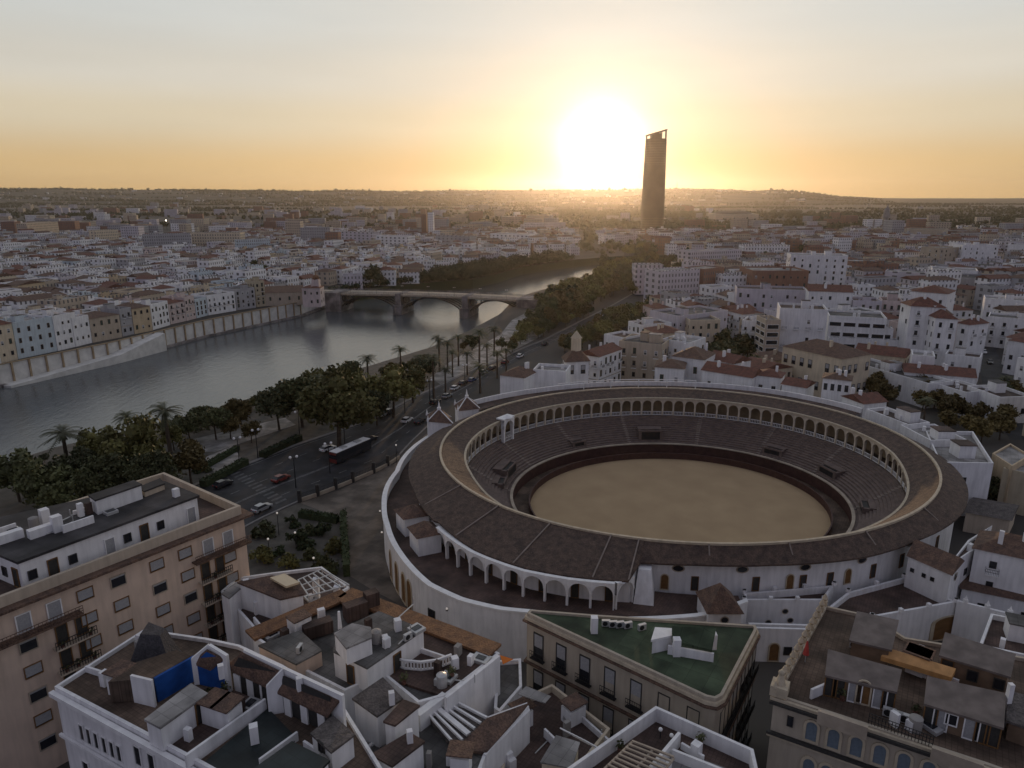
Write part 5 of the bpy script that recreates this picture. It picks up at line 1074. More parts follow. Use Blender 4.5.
def scatter_clutter(parent, px_poly, z, n, seed, where):
    P = pxpoly(px_poly, z); rr = random.Random(seed); xs = [p[0] for p in P]; ys = [p[1] for p in P]; e = Vector(P[1])-Vector(P[0]); a = math.atan2(e.y, e.x); c = 0; tries = 0
    while c < n and tries < 400:
        tries += 1; x, y = rr.uniform(min(xs),max(xs)), rr.uniform(min(ys),max(ys)); ins = False; j = len(P)-1
        for i in range(len(P)):
            if (P[i][1] > y) != (P[j][1] > y) and x < (P[j][0]-P[i][0])*(y-P[i][1])/(P[j][1]-P[i][1])+P[i][0]: ins = not ins
            j = i
        if not ins: continue
        c += 1; k = rr.random(); mb = MB()
        if k < .3: mb.box((x,y,z+.012),(rr.uniform(.4,.8),rr.uniform(.4,.8),rr.uniform(.8,1.9)),a); mb.box((x,y,z+2.0),(.01,.01,.01),a) if False else None; mb.build("chimney", rr.choice(["white","white","terrace_red","concrete"]), parent)
        elif k < .5: L = rr.uniform(2,5); mb.box((x,y,z+.012),(L,.22,rr.uniform(.5,1.1)),a+(R(90) if rr.random() < .5 else 0)); mb.build("low_wall", "white", parent)
        elif k < .62: mb.tube((x,y,z+.01),(x,y,z+1.3),.55,.55,12); mb.tube((x,y,z+1.31),(x,y,z+1.45),.5,.2,12); mb.build("water_tank", rr.choice(["concrete","metal_pale"]), parent)
        elif k < .78: mb.box((x,y,z+.012),(rr.uniform(1.2,2.2),rr.uniform(.9,1.5),.35),a); mb.m = 1; mb.box((x,y,z+.37),(1.0,.7,.05),a); mb.build("skylight", ["metal_pale","glass"], parent)
        elif k < .9: L = rr.uniform(2,4); d = Vector((math.cos(a+.3),math.sin(a+.3),0)); p = Vector((x,y,z+.15)); mb.tube(p,p+d*L,.07,.07,6); mb.tube(p+d*L,p+d*L+Vector((0,0,.9)),.07,.07,6); mb.build("pipe", "metal_pale", parent)
        else: mb.box((x,y,z+.012),(rr.uniform(1.4,2.2),rr.uniform(1.2,1.8),rr.uniform(1.7,2.2)),a); mb.m = 1; mb.box((x,y,z+2.24),(2.3,1.9,.12),a); mb.build("roof_shed", ["white","tile_brown"], parent)
scatter_clutter(wb, [(66,690),(140,640),(172,652),(150,676),(122,705),(98,706)], 16.05, 7, 1, "")
scatter_clutter(wb, [(205,757),(262,704),(240,690),(180,735)], 16.15, 7, 2, "")
scatter_clutter(wb, [(270,720),(330,760),(350,790),(290,800)], 16.05, 6, 3, "")
scatter_clutter(db, [(262,640),(300,622),(346,602),(410,622),(375,610),(330,628),(300,648)], 14.05, 7, 4, "")
scatter_clutter(db, [(345,632),(380,614),(420,628),(392,652)], 17.02, 6, 5, "")
scatter_clutter(db, [(425,634),(490,655),(448,692),(390,676)], 14.32, 8, 6, "")
scatter_clutter(eb, [(425,745),(455,748),(480,757),(470,790),(400,795),(400,765)], 12.62, 8, 7, "")
scatter_clutter(gb, [(508,716),(552,694),(606,735),(560,795),(505,795)], 9.02, 12, 8, "")
scatter_clutter(pb_, [(640,780),(680,740),(745,768),(700,800),(600,800)], 13.2, 5, 9, "")
scatter_clutter(fb_, [(800,690),(820,705),(930,742),(990,765),(1000,750),(905,712),(820,690)], 17.02, 5, 10, "")
scatter_clutter(fb_, [(905,690),(925,698),(940,660),(905,652)], 17.02, 5, 11, "")
scatter_clutter(ap, [(5,560),(190,495),(160,484),(-20,540)], 24.62, 12, 12, "")
scatter_clutter(cb, [(245,615),(262,636),(305,612),(340,596),(310,600),(280,606)], 11.92, 7, 13, "")
# ------------------------------------------------------------------ trees
for nm in ("leaf_olive","leaf_dark","leaf_warm","palm_leaf","hedge"):     # each plant its own shade of green
    m = M[nm]; n = m.node_tree.nodes; l = m.node_tree.links; b = n["Principled BSDF"]; oi = n.new("ShaderNodeObjectInfo"); mr = n.new("ShaderNodeMapRange"); l.new(oi.outputs["Random"], mr.inputs[0]); mr.inputs[3].default_value = .65; mr.inputs[4].default_value = 1.35
    mx = n.new("ShaderNodeMix"); mx.data_type = 'RGBA'; mx.blend_type = 'MULTIPLY'; mx.inputs[0].default_value = 1; src = b.inputs["Base Color"].links[0].from_socket; l.new(src, mx.inputs[6]); l.new(mr.outputs[0], mx.inputs[7]); l.new(mx.outputs[2], b.inputs["Base Color"])
def leaf_quad(mb, c, s, r, nrm=None):
    a = Vector((r.gauss(0,1), r.gauss(0,1), r.gauss(0,1))); a = (a.normalized()+(nrm*.6 if nrm else Vector())).normalized(); u = a.orthogonal().normalized(); w = a.cross(u); ang = r.uniform(0, 6.28); u, w = u*math.cos(ang)+w*math.sin(ang), w*math.cos(ang)-u*math.sin(ang)
    s1, s2 = s*r.uniform(.7,1.3), s*r.uniform(.5,1.0); mb.face([c-u*s1, c-w*s2, c+u*s1, c+w*s2])
def crown_mesh(name, rad, n, leaf, m, seed, blobs=22, flat=.78):
    r = random.Random(seed); mb = MB(); bl = []
    for k in range(blobs):
        d = Vector((r.gauss(0,1), r.gauss(0,1), r.gauss(0,.9))).normalized()*r.uniform(.35,.78); bl.append((Vector((d.x*rad, d.y*rad, max(d.z*rad*flat, -rad*flat*.55))), rad*r.uniform(.26,.44)))
    for c, br_ in bl: mb.ball(c, br_*.62, 6, 4, .85)
    for k in range(n):
        c, br_ = bl[r.randrange(len(bl))]; d = Vector((r.gauss(0,1), r.gauss(0,1), r.gauss(0,1)+.25)).normalized(); leaf_quad(mb, c+d*br_*r.uniform(.62,1.12), leaf, r, d)
    return mb.mesh(name, m)
def trunk_mesh(name, h, r0, seed, top):
    r = random.Random(seed); mb = MB(); p = Vector((0,0,-.2)); q = Vector((r.uniform(-.3,.3), r.uniform(-.3,.3), h)); mb.tube(p, q, r0, r0*.7, 8, False)
    for k in range(5): a = 6.28*k/5+r.uniform(-.4,.4); mb.tube(q, q+Vector((math.cos(a)*top*.5, math.sin(a)*top*.5, top*r.uniform(.35,.75))), r0*.5, r0*.15, 6, False)
    return mb.mesh(name, "bark")
CROWN = {}; TRUNK = {}
for kind, rad, n, leaf, vs in (("big", 6.0, 4600, .36, ("leaf_olive","leaf_dark","leaf_olive")), ("mid", 3.6, 1700, .30, ("leaf_olive","leaf_dark","leaf_warm")), ("far", 4.2, 700, .52, ("leaf_dark","leaf_olive","leaf_warm")), ("bush", 1.4, 420, .19, ("hedge","leaf_dark","leaf_olive"))):
    CROWN[kind] = [crown_mesh("crown_"+kind, rad, n, leaf, m, 11*k+len(kind), 24 if kind != "bush" else 12) for k, m in enumerate(vs)]; TRUNK[kind] = trunk_mesh("trunk_"+kind, rad*.75, rad*.06, 3, rad)
RAD = dict(big=6.0, mid=3.6, far=4.2, bush=1.4)
tr_ = random.Random(21)
def tree_at(p, R_, kind, label, group, trunk=1.0, name="tree", z=0.0, variant=None, cat="tree"):
    s = R_/RAD[kind]; o = empty(name, (p[0], p[1], z), label, cat, group, tr_.uniform(0, 6.28)); v = tr_.randrange(3) if variant is None else variant
    th = RAD[kind]*.75*s*trunk
    if kind != "bush": t = bpy.data.objects.new("trunk", TRUNK[kind]); C.objects.link(t); t.parent = o; t.scale = (s,s,s*trunk)
    c = bpy.data.objects.new("crown", CROWN[kind][v]); C.objects.link(c); c.parent = o; c.location = (0,0,th+R_*.55 if kind != "bush" else R_*.45); c.scale = (s*tr_.uniform(.92,1.1), s*tr_.uniform(.92,1.1), s*tr_.uniform(.88,1.05)); return o
def tree_px(px, py, rpx, kind, label, group, trunk=1.0, z=0.0, variant=None, name="tree"):
    hc = 5.0
    for _ in range(6):
        p = G(px, py, z+hc); zc = p.y*math.cos(PITCH)+(CAM_H-p.z)*math.sin(PITCH); R_ = rpx*zc/FPX; hc = R_*.75*trunk+R_*.55
    return tree_at((p.x, p.y), R_, kind, label, group, trunk, name, z, variant)
# palms
def palm_meshes(seed):
    r = random.Random(seed); mb = MB(); n = 34
    for k in range(n):
        a = 6.283*k/n*2.4+r.uniform(-.2,.2); up = r.uniform(-.55, 1.15); L = r.uniform(2.5, 3.3); d = Vector((math.cos(a), math.sin(a), 0)); pts = []
        for j in range(8):
            f = j/7; pts.append(d*L*f*(1-.12*max(0,up))*math.cos(max(0,up)*.8*(1-f))+Vector((0,0, L*(up*.85*f - (.30+.38*max(0,up))*f*f))))
        side = Vector((-d.y, d.x, 0))
        for j in range(7):
            p, q = pts[j], pts[j+1]
            for sgn in (-1, 1):
                for e in (0, .5):
                    b = p.lerp(q, e); w = side*sgn*(.62*math.sin(math.pi*min(1,(j+e+.9)/8.2))**.7)+(q-p)*.55-Vector((0,0,.08)); mb.face([b, b+(q-p)*.32, b+w])
            mb.bar(p, q, .05)
    for k in range(18): a = 6.283*k/18; mb.tube((0,0,.1), (math.cos(a)*.5, math.sin(a)*.5, -.9), .12, .05, 4, False)
    t = MB(); t.tube((0,0,-.2), (.12,.05,0), .3, .3, 8, False)
    return mb.mesh("palm_crown", "palm_leaf")
PC = [palm_meshes(k) for k in (1,2,3)]
tm = MB()
for k in range(12): tm.tube((math.sin(k*.2)*.08,0,k/12-.02), (math.sin((k+1)*.2)*.08,0,(k+1)/12), .34-.008*k, .29-.008*k, 8, False)
PTR = tm.mesh("palm_trunk", "bark")
def palm_px(px, py, h, label, z=0.0, s=1.0, ref=None):
    p = G(px, py, z+h); o = empty("palm_tree", (p.x, p.y, z), label, "palm tree", "palm trees along the river", tr_.uniform(0,6.28))
    t = bpy.data.objects.new("trunk", PTR); C.objects.link(t); t.parent = o; t.scale = (s,s,h)
    c = bpy.data.objects.new("crown", PC[tr_.randrange(3)]); C.objects.link(c); c.parent = o; c.location = (.1,0,h); c.scale = (s,s,s); return o
PALMS = [(62,434,10,1.6),(127,417,9,1.2),(165,411,11,1.6),(318,378,11,1.0),(367,358,11,1.15),(400,349,10,1.1),(418,357,8,.8),(432.5,358,13,1.15),(439,339,12,1.25),(447,343,10,1.0),(458,337,11,1.1),(445,369,9,1.0),(479,332,12,1.3),(494,329,11,1.15),(480,366,9,1.2),(497,353,9,1.1),(467,353,8,1.0),(506,350,8,1.0),(487,345,10,1.0),(452,352,9,.9)]
for k, (px, py, h, s) in enumerate(sorted(PALMS)): palm_px(px, py, h, f"palm tree on the river promenade, {ORD[k]} palm counted from the left", s=s)
for k, (px, py, h, s) in enumerate(((927,130+270,7,.9),(1005,378,8,.9))): palm_px(px, py, h, ("palm tree in the tree row behind the bullring","palm tree at the mouth of the right hand street")[k], s=s)
# near river trees: (px, py, radius px, kind, variant)
NEAR = [(130,447,40,"big",0),(76,470,27,"big",1),(188,456,19,"mid",2),(40,482,24,"mid",1),(14,470,22,"mid",1),(104,480,30,"big",1),(150,474,24,"big",1),(60,497,20,"mid",1),(92,444,18,"mid",0),(336,400,38,"big",0),(300,396,25,"big",1),(277,402,19,"mid",1),(312,382,16,"mid",0),(364,388,20,"mid",0),(392,384,22,"mid",0),(412,377,17,"mid",0),(376,403,15,"mid",1),(318,392,15,"mid",1),(240,409,14,"mid",2),(214,419,14,"mid",1),(200,414,11,"mid",1),(188,424,12,"mid",1),(229,424,10,"mid",2),(350,372,12,"mid",1),(424,366,11,"mid",1),(250,428,10,"mid",2),(172,434,11,"mid",0)]
for k, (px, py, r, kd, v) in enumerate(NEAR):
    desc = {0:"rounded olive green",1:"dark green",2:"warm brownish green"}[v]; desc = ("broad " if r > 24 else "small " if r < 14 else "") + desc
    tree_px(px, py, r*(.98 if r > 25 and px < 200 else 1.14), kd, f"{desc} tree between road and river, about the {['nearest','second','third','fourth','fifth','sixth','seventh','eighth','ninth','tenth','eleventh','twelfth','thirteenth','fourteenth','fifteenth','sixteenth','seventeenth','eighteenth','nineteenth','twentieth','twenty-first','twenty-second','twenty-third','twenty-fourth','twenty-fifth','twenty-sixth','twenty-seventh'][k and sorted(range(len(NEAR)), key=lambda i: NEAR[i][0]).index(k)] if False else (ORD+['twenty-first','twenty-second','twenty-third','twenty-fourth','twenty-fifth','twenty-sixth','twenty-seventh'])[sorted(range(len(NEAR)), key=lambda i: NEAR[i][0]).index(k)]} from the left", "trees between the road and the river", .8 if r > 24 else 1.1, 0, v)
tree_bank = [(196,414),(206,412),(216,410),(226,407),(236,405),(246,402),(256,399),(266,396),(276,391),(287,387),(298,383),(384,369),(394,366),(404,364),(413,361),(424,359),(463,343),(472,339),(180,419),(166,423),(26,462),(12,468),(44,455)]
for k, (px, py) in enumerate(sorted(tree_bank)): tree_px(px, py+2, 7.5+2.5*math.sin(k*2.3), "mid", "small bushy tree on the river bank edge" + (f", {ORD[k]} from the left" if k < 20 else ", one of the last two on the right" if k == 20 else ", last on the right"), "small trees along the river bank edge", .8, 0, (1,2,1,0)[k % 4])
# clipped hedges on the promenade, and the garden by the plaza
def hedge_px(a, b, w, h, label, z=0.0, nl=500, leafm="hedge"):
    A_, B_ = G(*a, z), G(*b, z); d = (B_-A_); L = d.length; d.normalize(); n_ = Vector((-d.y,d.x,0)); r = random.Random(int(a[0]*7+b[0])); mb = MB(); mb.prism(ccw([tuple((A_+n_*w*.4).xy), tuple((B_+n_*w*.4).xy), tuple((B_-n_*w*.4).xy), tuple((A_-n_*w*.4).xy)]), z, z+h*.9)
    for k in range(nl):
        c = A_+d*r.uniform(0,L)+n_*w*r.uniform(-.5,.5)+Vector((0,0,h*(r.uniform(.1,1) if r.random() < .5 else r.uniform(.85,1.06)))); leaf_quad(mb, c, .22, r)
    o = mb.build("hedge", leafm); tag(o, label, "hedge", "clipped hedges"); return o
hedge_px((203,487),(246,464), 2.2, 1.6, "long clipped hedge on the promenade beside the road, left one"); hedge_px((262,458),(300,440), 2.2, 1.6, "long clipped hedge on the promenade beside the road, under the big olive trees"); hedge_px((196,474),(238,450), 1.6, 1.3, "thin clipped hedge on the promenade beside the pale path")
hedge_px((343.5,521),(347,577), 1.4, 2.6, "tall dark hedge between garden and plaza")
hedge_px((300,517),(338,523), 1.6, 1.5, "low hedge along the garden's far edge")
for k, (px, py, r, l) in enumerate(((298,541,11,"round clipped bush in the middle of the garden"),(264,530,9,"round bush at the garden's left near the salmon block"),(288,561,9,"round bush at the garden's near edge"),(323,528,9,"round bush before the garden's far hedge"),(325,565,11,"round bush in the garden's near right corner"),(262,555,10,"round bush against the salmon block's end"),(291,521,7,"small round bush at the garden's far left corner"),(310,552,7,"small round bush between garden paths"),(336,545,9,"round bush beside the tall dark hedge"),(278,548,6,"smallest round bush of the garden"),(308,529,7,"small round bush below the low garden hedge"))):
    hc = 1.2; p = G(px, py, hc); zc = p.y*math.cos(PITCH)+(CAM_H-hc)*math.sin(PITCH); tree_at((p.x,p.y), 1.35*r*zc/FPX, "bush", l, "bushes of the garden", name="bush", variant=k % 3, cat="bush")
for k, (px, py, R_) in enumerate(((196,468,1.2),(208,468,1.1))): p = G(px,py,.8); tree_at((p.x,p.y), R_, "bush", ("left of two small round bushes beside the pale path","right of two small round bushes beside the pale path")[k], "bushes beside the pale path", name="bush", variant=1, cat="bush")
# riverside park beyond the bridge, and the far bank trees
pk = random.Random(8)
def in_poly(x, y, P):
    c = False; j = len(P)-1
    for i in range(len(P)):
        if (P[i][1] > y) != (P[j][1] > y) and x < (P[j][0]-P[i][0])*(y-P[i][1])/(P[j][1]-P[i][1])+P[i][0]: c = not c
        j = i
    return c
def tree_patch(P, n, kind, rr, group, labels, mind=6.0, variant=None, hmax=1.0):
    done = []; tries = 0; xs = [p[0] for p in P]; ys = [p[1] for p in P]
    while len(done) < n and tries < n*60:
        tries += 1; px, py = pk.uniform(min(xs), max(xs)), pk.uniform(min(ys), max(ys))
        if not in_poly(px, py, P): continue
        q = G(px, py, 0)
        if any((q.x-d[0])**2+(q.y-d[1])**2 < mind**2 for d in done): continue
        if RIV(q.x, q.y) or ROAD(q.x, q.y): continue
        done.append((q.x, q.y, px))
    done.sort(key=lambda d: d[2])
    for k, d in enumerate(done):
        R_ = pk.uniform(*rr); tree_at(d[:2], R_, kind, labels(k, len(done), d), group, pk.uniform(.7,1.1)*hmax, variant=variant)
RIVP = FB+NB[::-1]; ROADP = LK+RK[::-1]
RIV = lambda x, y: in_poly(x, y, RIVP); ROAD = lambda x, y: in_poly(x, y, ROADP)
PATCHED = "bushy tree of the riverside park right of the bridge"
def lab(txt):
    def f(k, n, d): return f"{txt}, {ORD[k]} from the left" if k < 20 and n <= 20 else txt
    return f
tree_patch([(535,309),(556,300),(580,291),(604,281),(606,262),(640,246),(668,262),(690,285),(690,300),(655,292),(612,300),(575,318),(545,334),(535,330),(540,312)], 125, "far", (4.0,7.2), "trees of the riverside park", lab(PATCHED), 5.6)
tree_patch([(562,350),(604,328),(640,311),(664,297),(668,306),(640,326),(606,342),(570,358)], 30, "far", (2.8,4.8), "street trees of the boulevard behind the chapel", lab("street tree of the boulevard behind the lantern chapel"), 4.6)
tree_patch([(500,352),(530,332),(560,318),(586,308),(590,316),(545,338),(512,356)], 26, "far", (2.6,4.6), "trees of the promenade near the boulevard", lab("promenade tree on the river side of the boulevard"), 4.8)
tree_patch([(372,292),(396,291),(394,284),(374,284)], 4, "far", (5,7.5), "round trees behind the bridge's left arch", lab("round dark tree behind the bridge's left arch"), 5, 0)
tree_patch([(700,378),(750,381),(752,356),(700,352)], 9, "far", (4,6.5), "dark trees in the court among the houses", lab("dark tree in the court among houses behind the bullring"), 5, 0)
tree_patch([(868,402),(915,418),(980,446),(1000,440),(955,408),(880,388)], 18, "far", (2.8,4.4), "tree row behind the bullring's right side", lab("dark tree in the row behind the bullring's right side"), 5.0, 2)
tree_patch([(964,505),(1008,508),(1010,488),(975,484)], 6, "mid", (2.2,3.4), "trees in the yard right of the bullring", lab("low dark tree in the yard right of the bullring"), 4, 1)
tree_patch([(232,280),(268,282),(262,270),(236,268)], 7, "far", (4,6.5), "trees behind the quay houses", lab("dark tree behind the quay houses left of the bridge"), 5, 0)
tree_patch([(995,405),(1015,402),(1020,425),(1005,430)], 4, "far", (3,4), "trees in the right hand street", lab("street tree in the narrow right hand street"), 6)
tree_patch([(620,330),(650,333),(662,322),(640,318)], 5, "far", (3,4.5), "trees above the beige house", lab("low tree on the boulevard above the beige house"), 6)

# ------------------------------------------------------------------ cars, bus, lamps, fence
def make_car(paint):
    o = empty("car", (0,0,0)); mb = MB(); prof = [(-2.1,.35),(-2.15,.75),(-1.95,.92),(1.0,.95),(2.0,.78),(2.12,.55),(2.08,.32)]
    def ext(prof, w0, mb):
        n = len(prof); i = len(mb.v)
        for y in (-w0, w0): mb.v += [(x, y, z) for x, z in prof]
        for k in range(n): mb.f.append((i+k, i+(k+1)%n, i+n+(k+1)%n, i+n+k)); mb.mi.append(mb.m)
        mb.f.append(tuple(range(i, i+n))[::-1]); mb.mi.append(mb.m); mb.f.append(tuple(range(i+n, i+2*n))); mb.mi.append(mb.m)
    ext(prof[::-1], .86, mb); mb.prism([(-1.35,-.64),(.25,-.64),(.25,.64),(-1.35,.64)], 1.38, 1.45, True, True); mb.build("body", paint, o, False)
    m2 = MB(); i = 0; lo = [(-1.9,-.80,.93),(1.05,-.80,.95),(1.05,.80,.95),(-1.9,.80,.93)]; hi = [(-1.4,-.66,1.40),(.3,-.66,1.40),(.3,.66,1.40),(-1.4,.66,1.40)]; m2.v += lo+hi
    for k in range(4): m2.f.append((k,(k+1)%4,4+(k+1)%4,4+k)); m2.mi.append(0)
    m2.f.append((4,5,6,7)); m2.mi.append(0); m2.build("windows", "glass", o)
    for x in (-1.32, 1.32):
        for y in (-.82, .82): w = MB(); w.tube((x, y-.1, .33), (x, y+.1, .33), .33, .33, 12); w.tube((x, y+.1, .33), (x, y-.1, .33), .33, .33, 12); w.build("wheel", "tyre", o)
    for y in (-.6, .6): w = MB(); w.box((2.06,y,.58), (.12,.34,.16)); w.build("headlight", "white_trim", o); w = MB(); w.box((-2.13,y,.66), (.08,.3,.16)); w.build("tail_light", "cloth_red", o)
    return o
CARS = {}
def car_px(px, py, paint, label, ang=None, group="cars on the riverside road", z=.03):
    p = G(px, py, z+.5); o = CARS[paint] = make_car(paint) if paint not in CARS else copy_tree(CARS[paint])
    if ang is None:
        best = min(range(len(LK)-1), key=lambda i: (LK[i][0]-p.x)**2+(LK[i][1]-p.y)**2); d = Vector(LK[best+1])-Vector(LK[best]); ang = math.atan2(d.y, d.x)
    o.location = (p.x, p.y, z); o.rotation_euler.z = ang; return tag(o, label, "car", group)
for args in ((328,448.5,"car_white","white car just ahead of the bus on the riverside road"),(281,478.5,"car_red","dark red car near the zebra crossing on the riverside road"),(370,439,"car_dark","dark car behind the bus on the riverside road"),(407,420,"car_white","white car close to the bullring's river pavilions"),(420,421,"car_dark","dark car beside the white one close to the river pavilions"),(382,415,"car_silver","silver car parked by the tree lined kerb, first of two"),(389,411.5,"car_dark","dark car parked by the tree lined kerb beyond the silver one"),(435,402,"car_dark","dark van like car left of the pavilion roofs"),(447,396,"car_silver","silver car between the palms and pavilions"),(223,484,"car_dark","dark car at the left end of the road by the salmon block"),(262,508,"car_silver","silver car at the junction below the zebra crossing"),(455,388,"car_white","white car parked under the palms"),(463,383,"car_dark","dark car parked under the palms"),(472,380,"car_blue","blue car parked under the palms"),(483,372,"car_silver","silver car further along under the palms"),(493,368,"car_dark","dark car further along under the palms"),(505,362,"car_red","red car where the road reaches the chapel"),(520,356,"car_white","white car where the road reaches the chapel"),(545,344,"car_dark","dark car on the boulevard behind the chapel"),(600,316,"car_white","white car far along the boulevard"),(622,309,"car_dark","dark car far along the boulevard")): car_px(*args)
st = Vector(G2(1040,440))-Vector(G2(968,318)); sa = math.atan2(st.y, st.x)
for k, (px, py, pt) in enumerate(((984,352,"car_white"),(990,362,"car_dark"),(1004,402,"car_silver"),(1010,396,"car_white"),(1015,412,"car_dark"))): car_px(px, py, pt, f"{pt[4:]} car in the narrow right hand street, {ORD[k]} from its far end", sa, "cars in the right hand street", .05)
for k, (px, py, pt) in enumerate(((975,497,"car_dark"),(985,500,"car_silver"),(996,503,"car_dark"))): car_px(px, py, pt, f"{pt[4:]} car in the dark yard right of the bullring, {ORD[k]} from the left", .3, "cars parked in the yard", .03)
p0 = G(331,459,1.5); p1 = G(369,442.5,1.5); d = (p1-p0); ang = math.atan2(d.y, d.x); c = (p0+p1)/2; bus = empty("bus", (c.x, c.y, .03), "long city bus with a pale roof and dark sides on the road", "bus", None, 0); L = 12.2
mb = MB(); mb.m = 0; mb.box((0,0,.35), (L,2.5,1.0)); mb.m = 1; mb.box((0,0,1.352), (L-.02,2.46,1.15)); mb.m = 0; mb.box((0,0,2.504), (L,2.5,.35)); mb.m = 2; mb.box((0,0,2.856), (L-.3,2.3,.16)); me = mb.mesh("bus_body", ["car_dark","glass","white_trim"]); place(me, "body", bus, worldloc(bus))
for x in (-4.0, 3.2):
    for y in (-1.2, 1.2): w = MB(); w.tube((x,y-.16,.5),(x,y+.16,.5),.5,.5,12); w.tube((x,y+.16,.5),(x,y-.16,.5),.5,.5,12); place(w.mesh("bus_wheel","tyre"), "wheel", bus, worldloc(bus))
for y in (-.9, .9): w = MB(); w.box((-L/2-.02,y,.7),(.08,.4,.22)); place(w.mesh("bus_light","lamp_warm" if False else "white_trim"), "headlight", bus, worldloc(bus))
for k in range(2): w = MB(); w.box((-2.5+5*k,0,3.02),(1.6,1.4,.28)); place(w.mesh("bus_unit","metal_pale"), "roof_unit", bus, worldloc(bus))
w = MB(); w.box((-L/2-.06,0,.36),(.1,2.4,.9)); w.box((-L/2-.06,0,2.3),(.1,2.3,.5)); place(w.mesh('bus_front','car_red'), 'front_panel', bus, worldloc(bus))
bus.rotation_euler.z = ang
# fence with dark pillars between road and plaza
fp = [G(*p, .03) for p in ((300,502),(318,496),(336,489),(353,482),(374,473),(388,466),(400,458))]
for k in range(len(fp)-1):
    a, b = fp[k], fp[k+1]; o = empty("fence", (a.x,a.y,.03), f"low stone wall with railing and dark pillar between road and plaza, {ORD[k]} from the left", "fence", "fence panels along the plaza"); mb = MB(); d = (b-a).normalized(); mb.bar(a+d*.4+Vector((0,0,.4)), b-d*.4+Vector((0,0,.4)), .35, .8); mb.build("base_wall", "stone_pale", o)
    mb = MB()
    for h in (1.1,1.8): mb.bar(a+d*.4+Vector((0,0,h)), b-d*.4+Vector((0,0,h)), .06)
    for j in range(14): q = a.lerp(b,(j+.5)/14); mb.bar(q+Vector((0,0,.8)), q+Vector((0,0,1.9)), .05)
    mb.build("railing", "iron", o); mb = MB(); mb.box((a.x,a.y,.03), (.7,.7,2.6)); mb.build("pillar", "shutter_dark", o)
def lit_lamp(px, py, h, label, group, m="lamp_warm", r=.2, z=.05):
    p = G(px, py, z+h); o = empty("street_lamp", (p.x,p.y,z), label, "street lamp", group); mb = MB(); mb.tube((p.x,p.y,z),(p.x,p.y,z+h-.15),.07,.05,6); mb.build("post", "iron", o); mb = MB(); mb.ball((p.x,p.y,z+h), r, 8, 6); mb.build("lamp_globe", m, o)
for args in ((396,445,6.0,"pale globe street lamp on the road beside the bullring's river pavilions"),(268,539,3.2,"pale globe garden lamp near the salmon block"),(277,513,4.5,"pale globe lamp at the garden's corner by the road"),(313.5,558,3.2,"pale globe lamp in the garden's near part"),(295,532.5,3.2,"pale globe lamp above the middle round bush of the garden")): lit_lamp(*args, "pale globe lamps")
for k, (px, py) in enumerate(((258,440),(300,420),(345,428),(296,470),(330,455),(430,385),(405,395),(520,372),(465,368),(240,449))): p = G(px,py+18,.05); street_lamp((p.x,p.y,.05), f"unlit double lamp post along the riverside road, {ORD[sorted([258,300,345,296,330,430,405,520,465,240]).index(px)]} from the left", "unlit lamp posts along the road", 1.15, .5)
for k, (t_, l) in enumerate(((R(-172),"wall lamp on the bullring street wall, first from the river end"),(R(-163),"wall lamp on the bullring street wall, above the tall doors"),(R(-137),"wall lamp on the bullring street wall, above the small window"))):
    p = Vector(KP(okk(t_)+.012, t_, 5.6)); o = empty("wall_lamp", tuple(p), l, "lamp", "wall lamps on the bullring"); mb = MB(); mb.box((p.x,p.y,p.z), (.3,.3,.12)); mb.build("bracket", "iron", o); mb = MB(); mb.ball((p.x,p.y,p.z+.3), .18, 8, 6); mb.build("lamp_globe", "lamp_warm", o)
# ------------------------------------------------------------------ far quay
qa = [Vector(p) for p in FB]
def fbk(px, py, z): return Vector(G2(px, py, z))
mb = MB()
for a, b in zip(FB[:7], FB[1:8]): mb.face([(b[0],b[1],-8),(b[0],b[1],1.2),(a[0],a[1],1.2),(a[0],a[1],-8)][::-1])
eb2 = MB()
for a, b in zip(FB[7:-1], FB[8:]): eb2.face([(b[0],b[1],-8),(b[0],b[1],.0),(a[0],a[1],.0),(a[0],a[1],-8)][::-1])
structure(eb2, "earth_bank", "hedge")
for a, b in zip(FB[:7], FB[1:8]):
    d = (Vector(b)-Vector(a)).normalized(); n = Vector((-d.y,d.x))*.9; mb.face([(*a,1.2),(*b,1.2),(b[0]+n.x,b[1]+n.y,1.2),(a[0]+n.x,a[1]+n.y,1.2)]); mb.face([(a[0]+n.x,a[1]+n.y,1.2),(b[0]+n.x,b[1]+n.y,1.2),(b[0]+n.x,b[1]+n.y,0),(a[0]+n.x,a[1]+n.y,0)])
quay = mb.build("quay_wall", "white"); tag(quay, "long white quay wall with evenly spaced pilasters along the far river bank", "quay wall")
quay.data.materials.clear(); quay.data.materials.append(M["quay_white"])
L0 = Vector(FB[2]); 
def quay_pt(s):
    k = 2
    while k < 7 and s > (Vector(FB[k+1])-Vector(FB[k])).length: s -= (Vector(FB[k+1])-Vector(FB[k])).length; k += 1
    d = (Vector(FB[k+1])-Vector(FB[k])).normalized(); return Vector(FB[k])+d*s, d
pm = MB()
for k in range(47):
    q, d = quay_pt(-14+k*6.4 if True else 0)
    if q.y > 415: break
    n = Vector((d.y,-d.x))*.25; mb = MB(); mb.box((q.x+n.x,q.y+n.y,-6.8), (.6,.7,8.2), math.atan2(d.y,d.x)); mb.build("pilaster", "stone_ochre", quay)
mb = MB()
for a, b in zip(FB[1:7], FB[2:8]): d = (Vector(b)-Vector(a)).normalized(); n = Vector((d.y,-d.x))*.15; mb.bar((a[0]+n.x,a[1]+n.y,1.35),(b[0]+n.x,b[1]+n.y,1.35),.7,.3)
mb.build("coping", "stone_ochre", quay)
mb = MB()
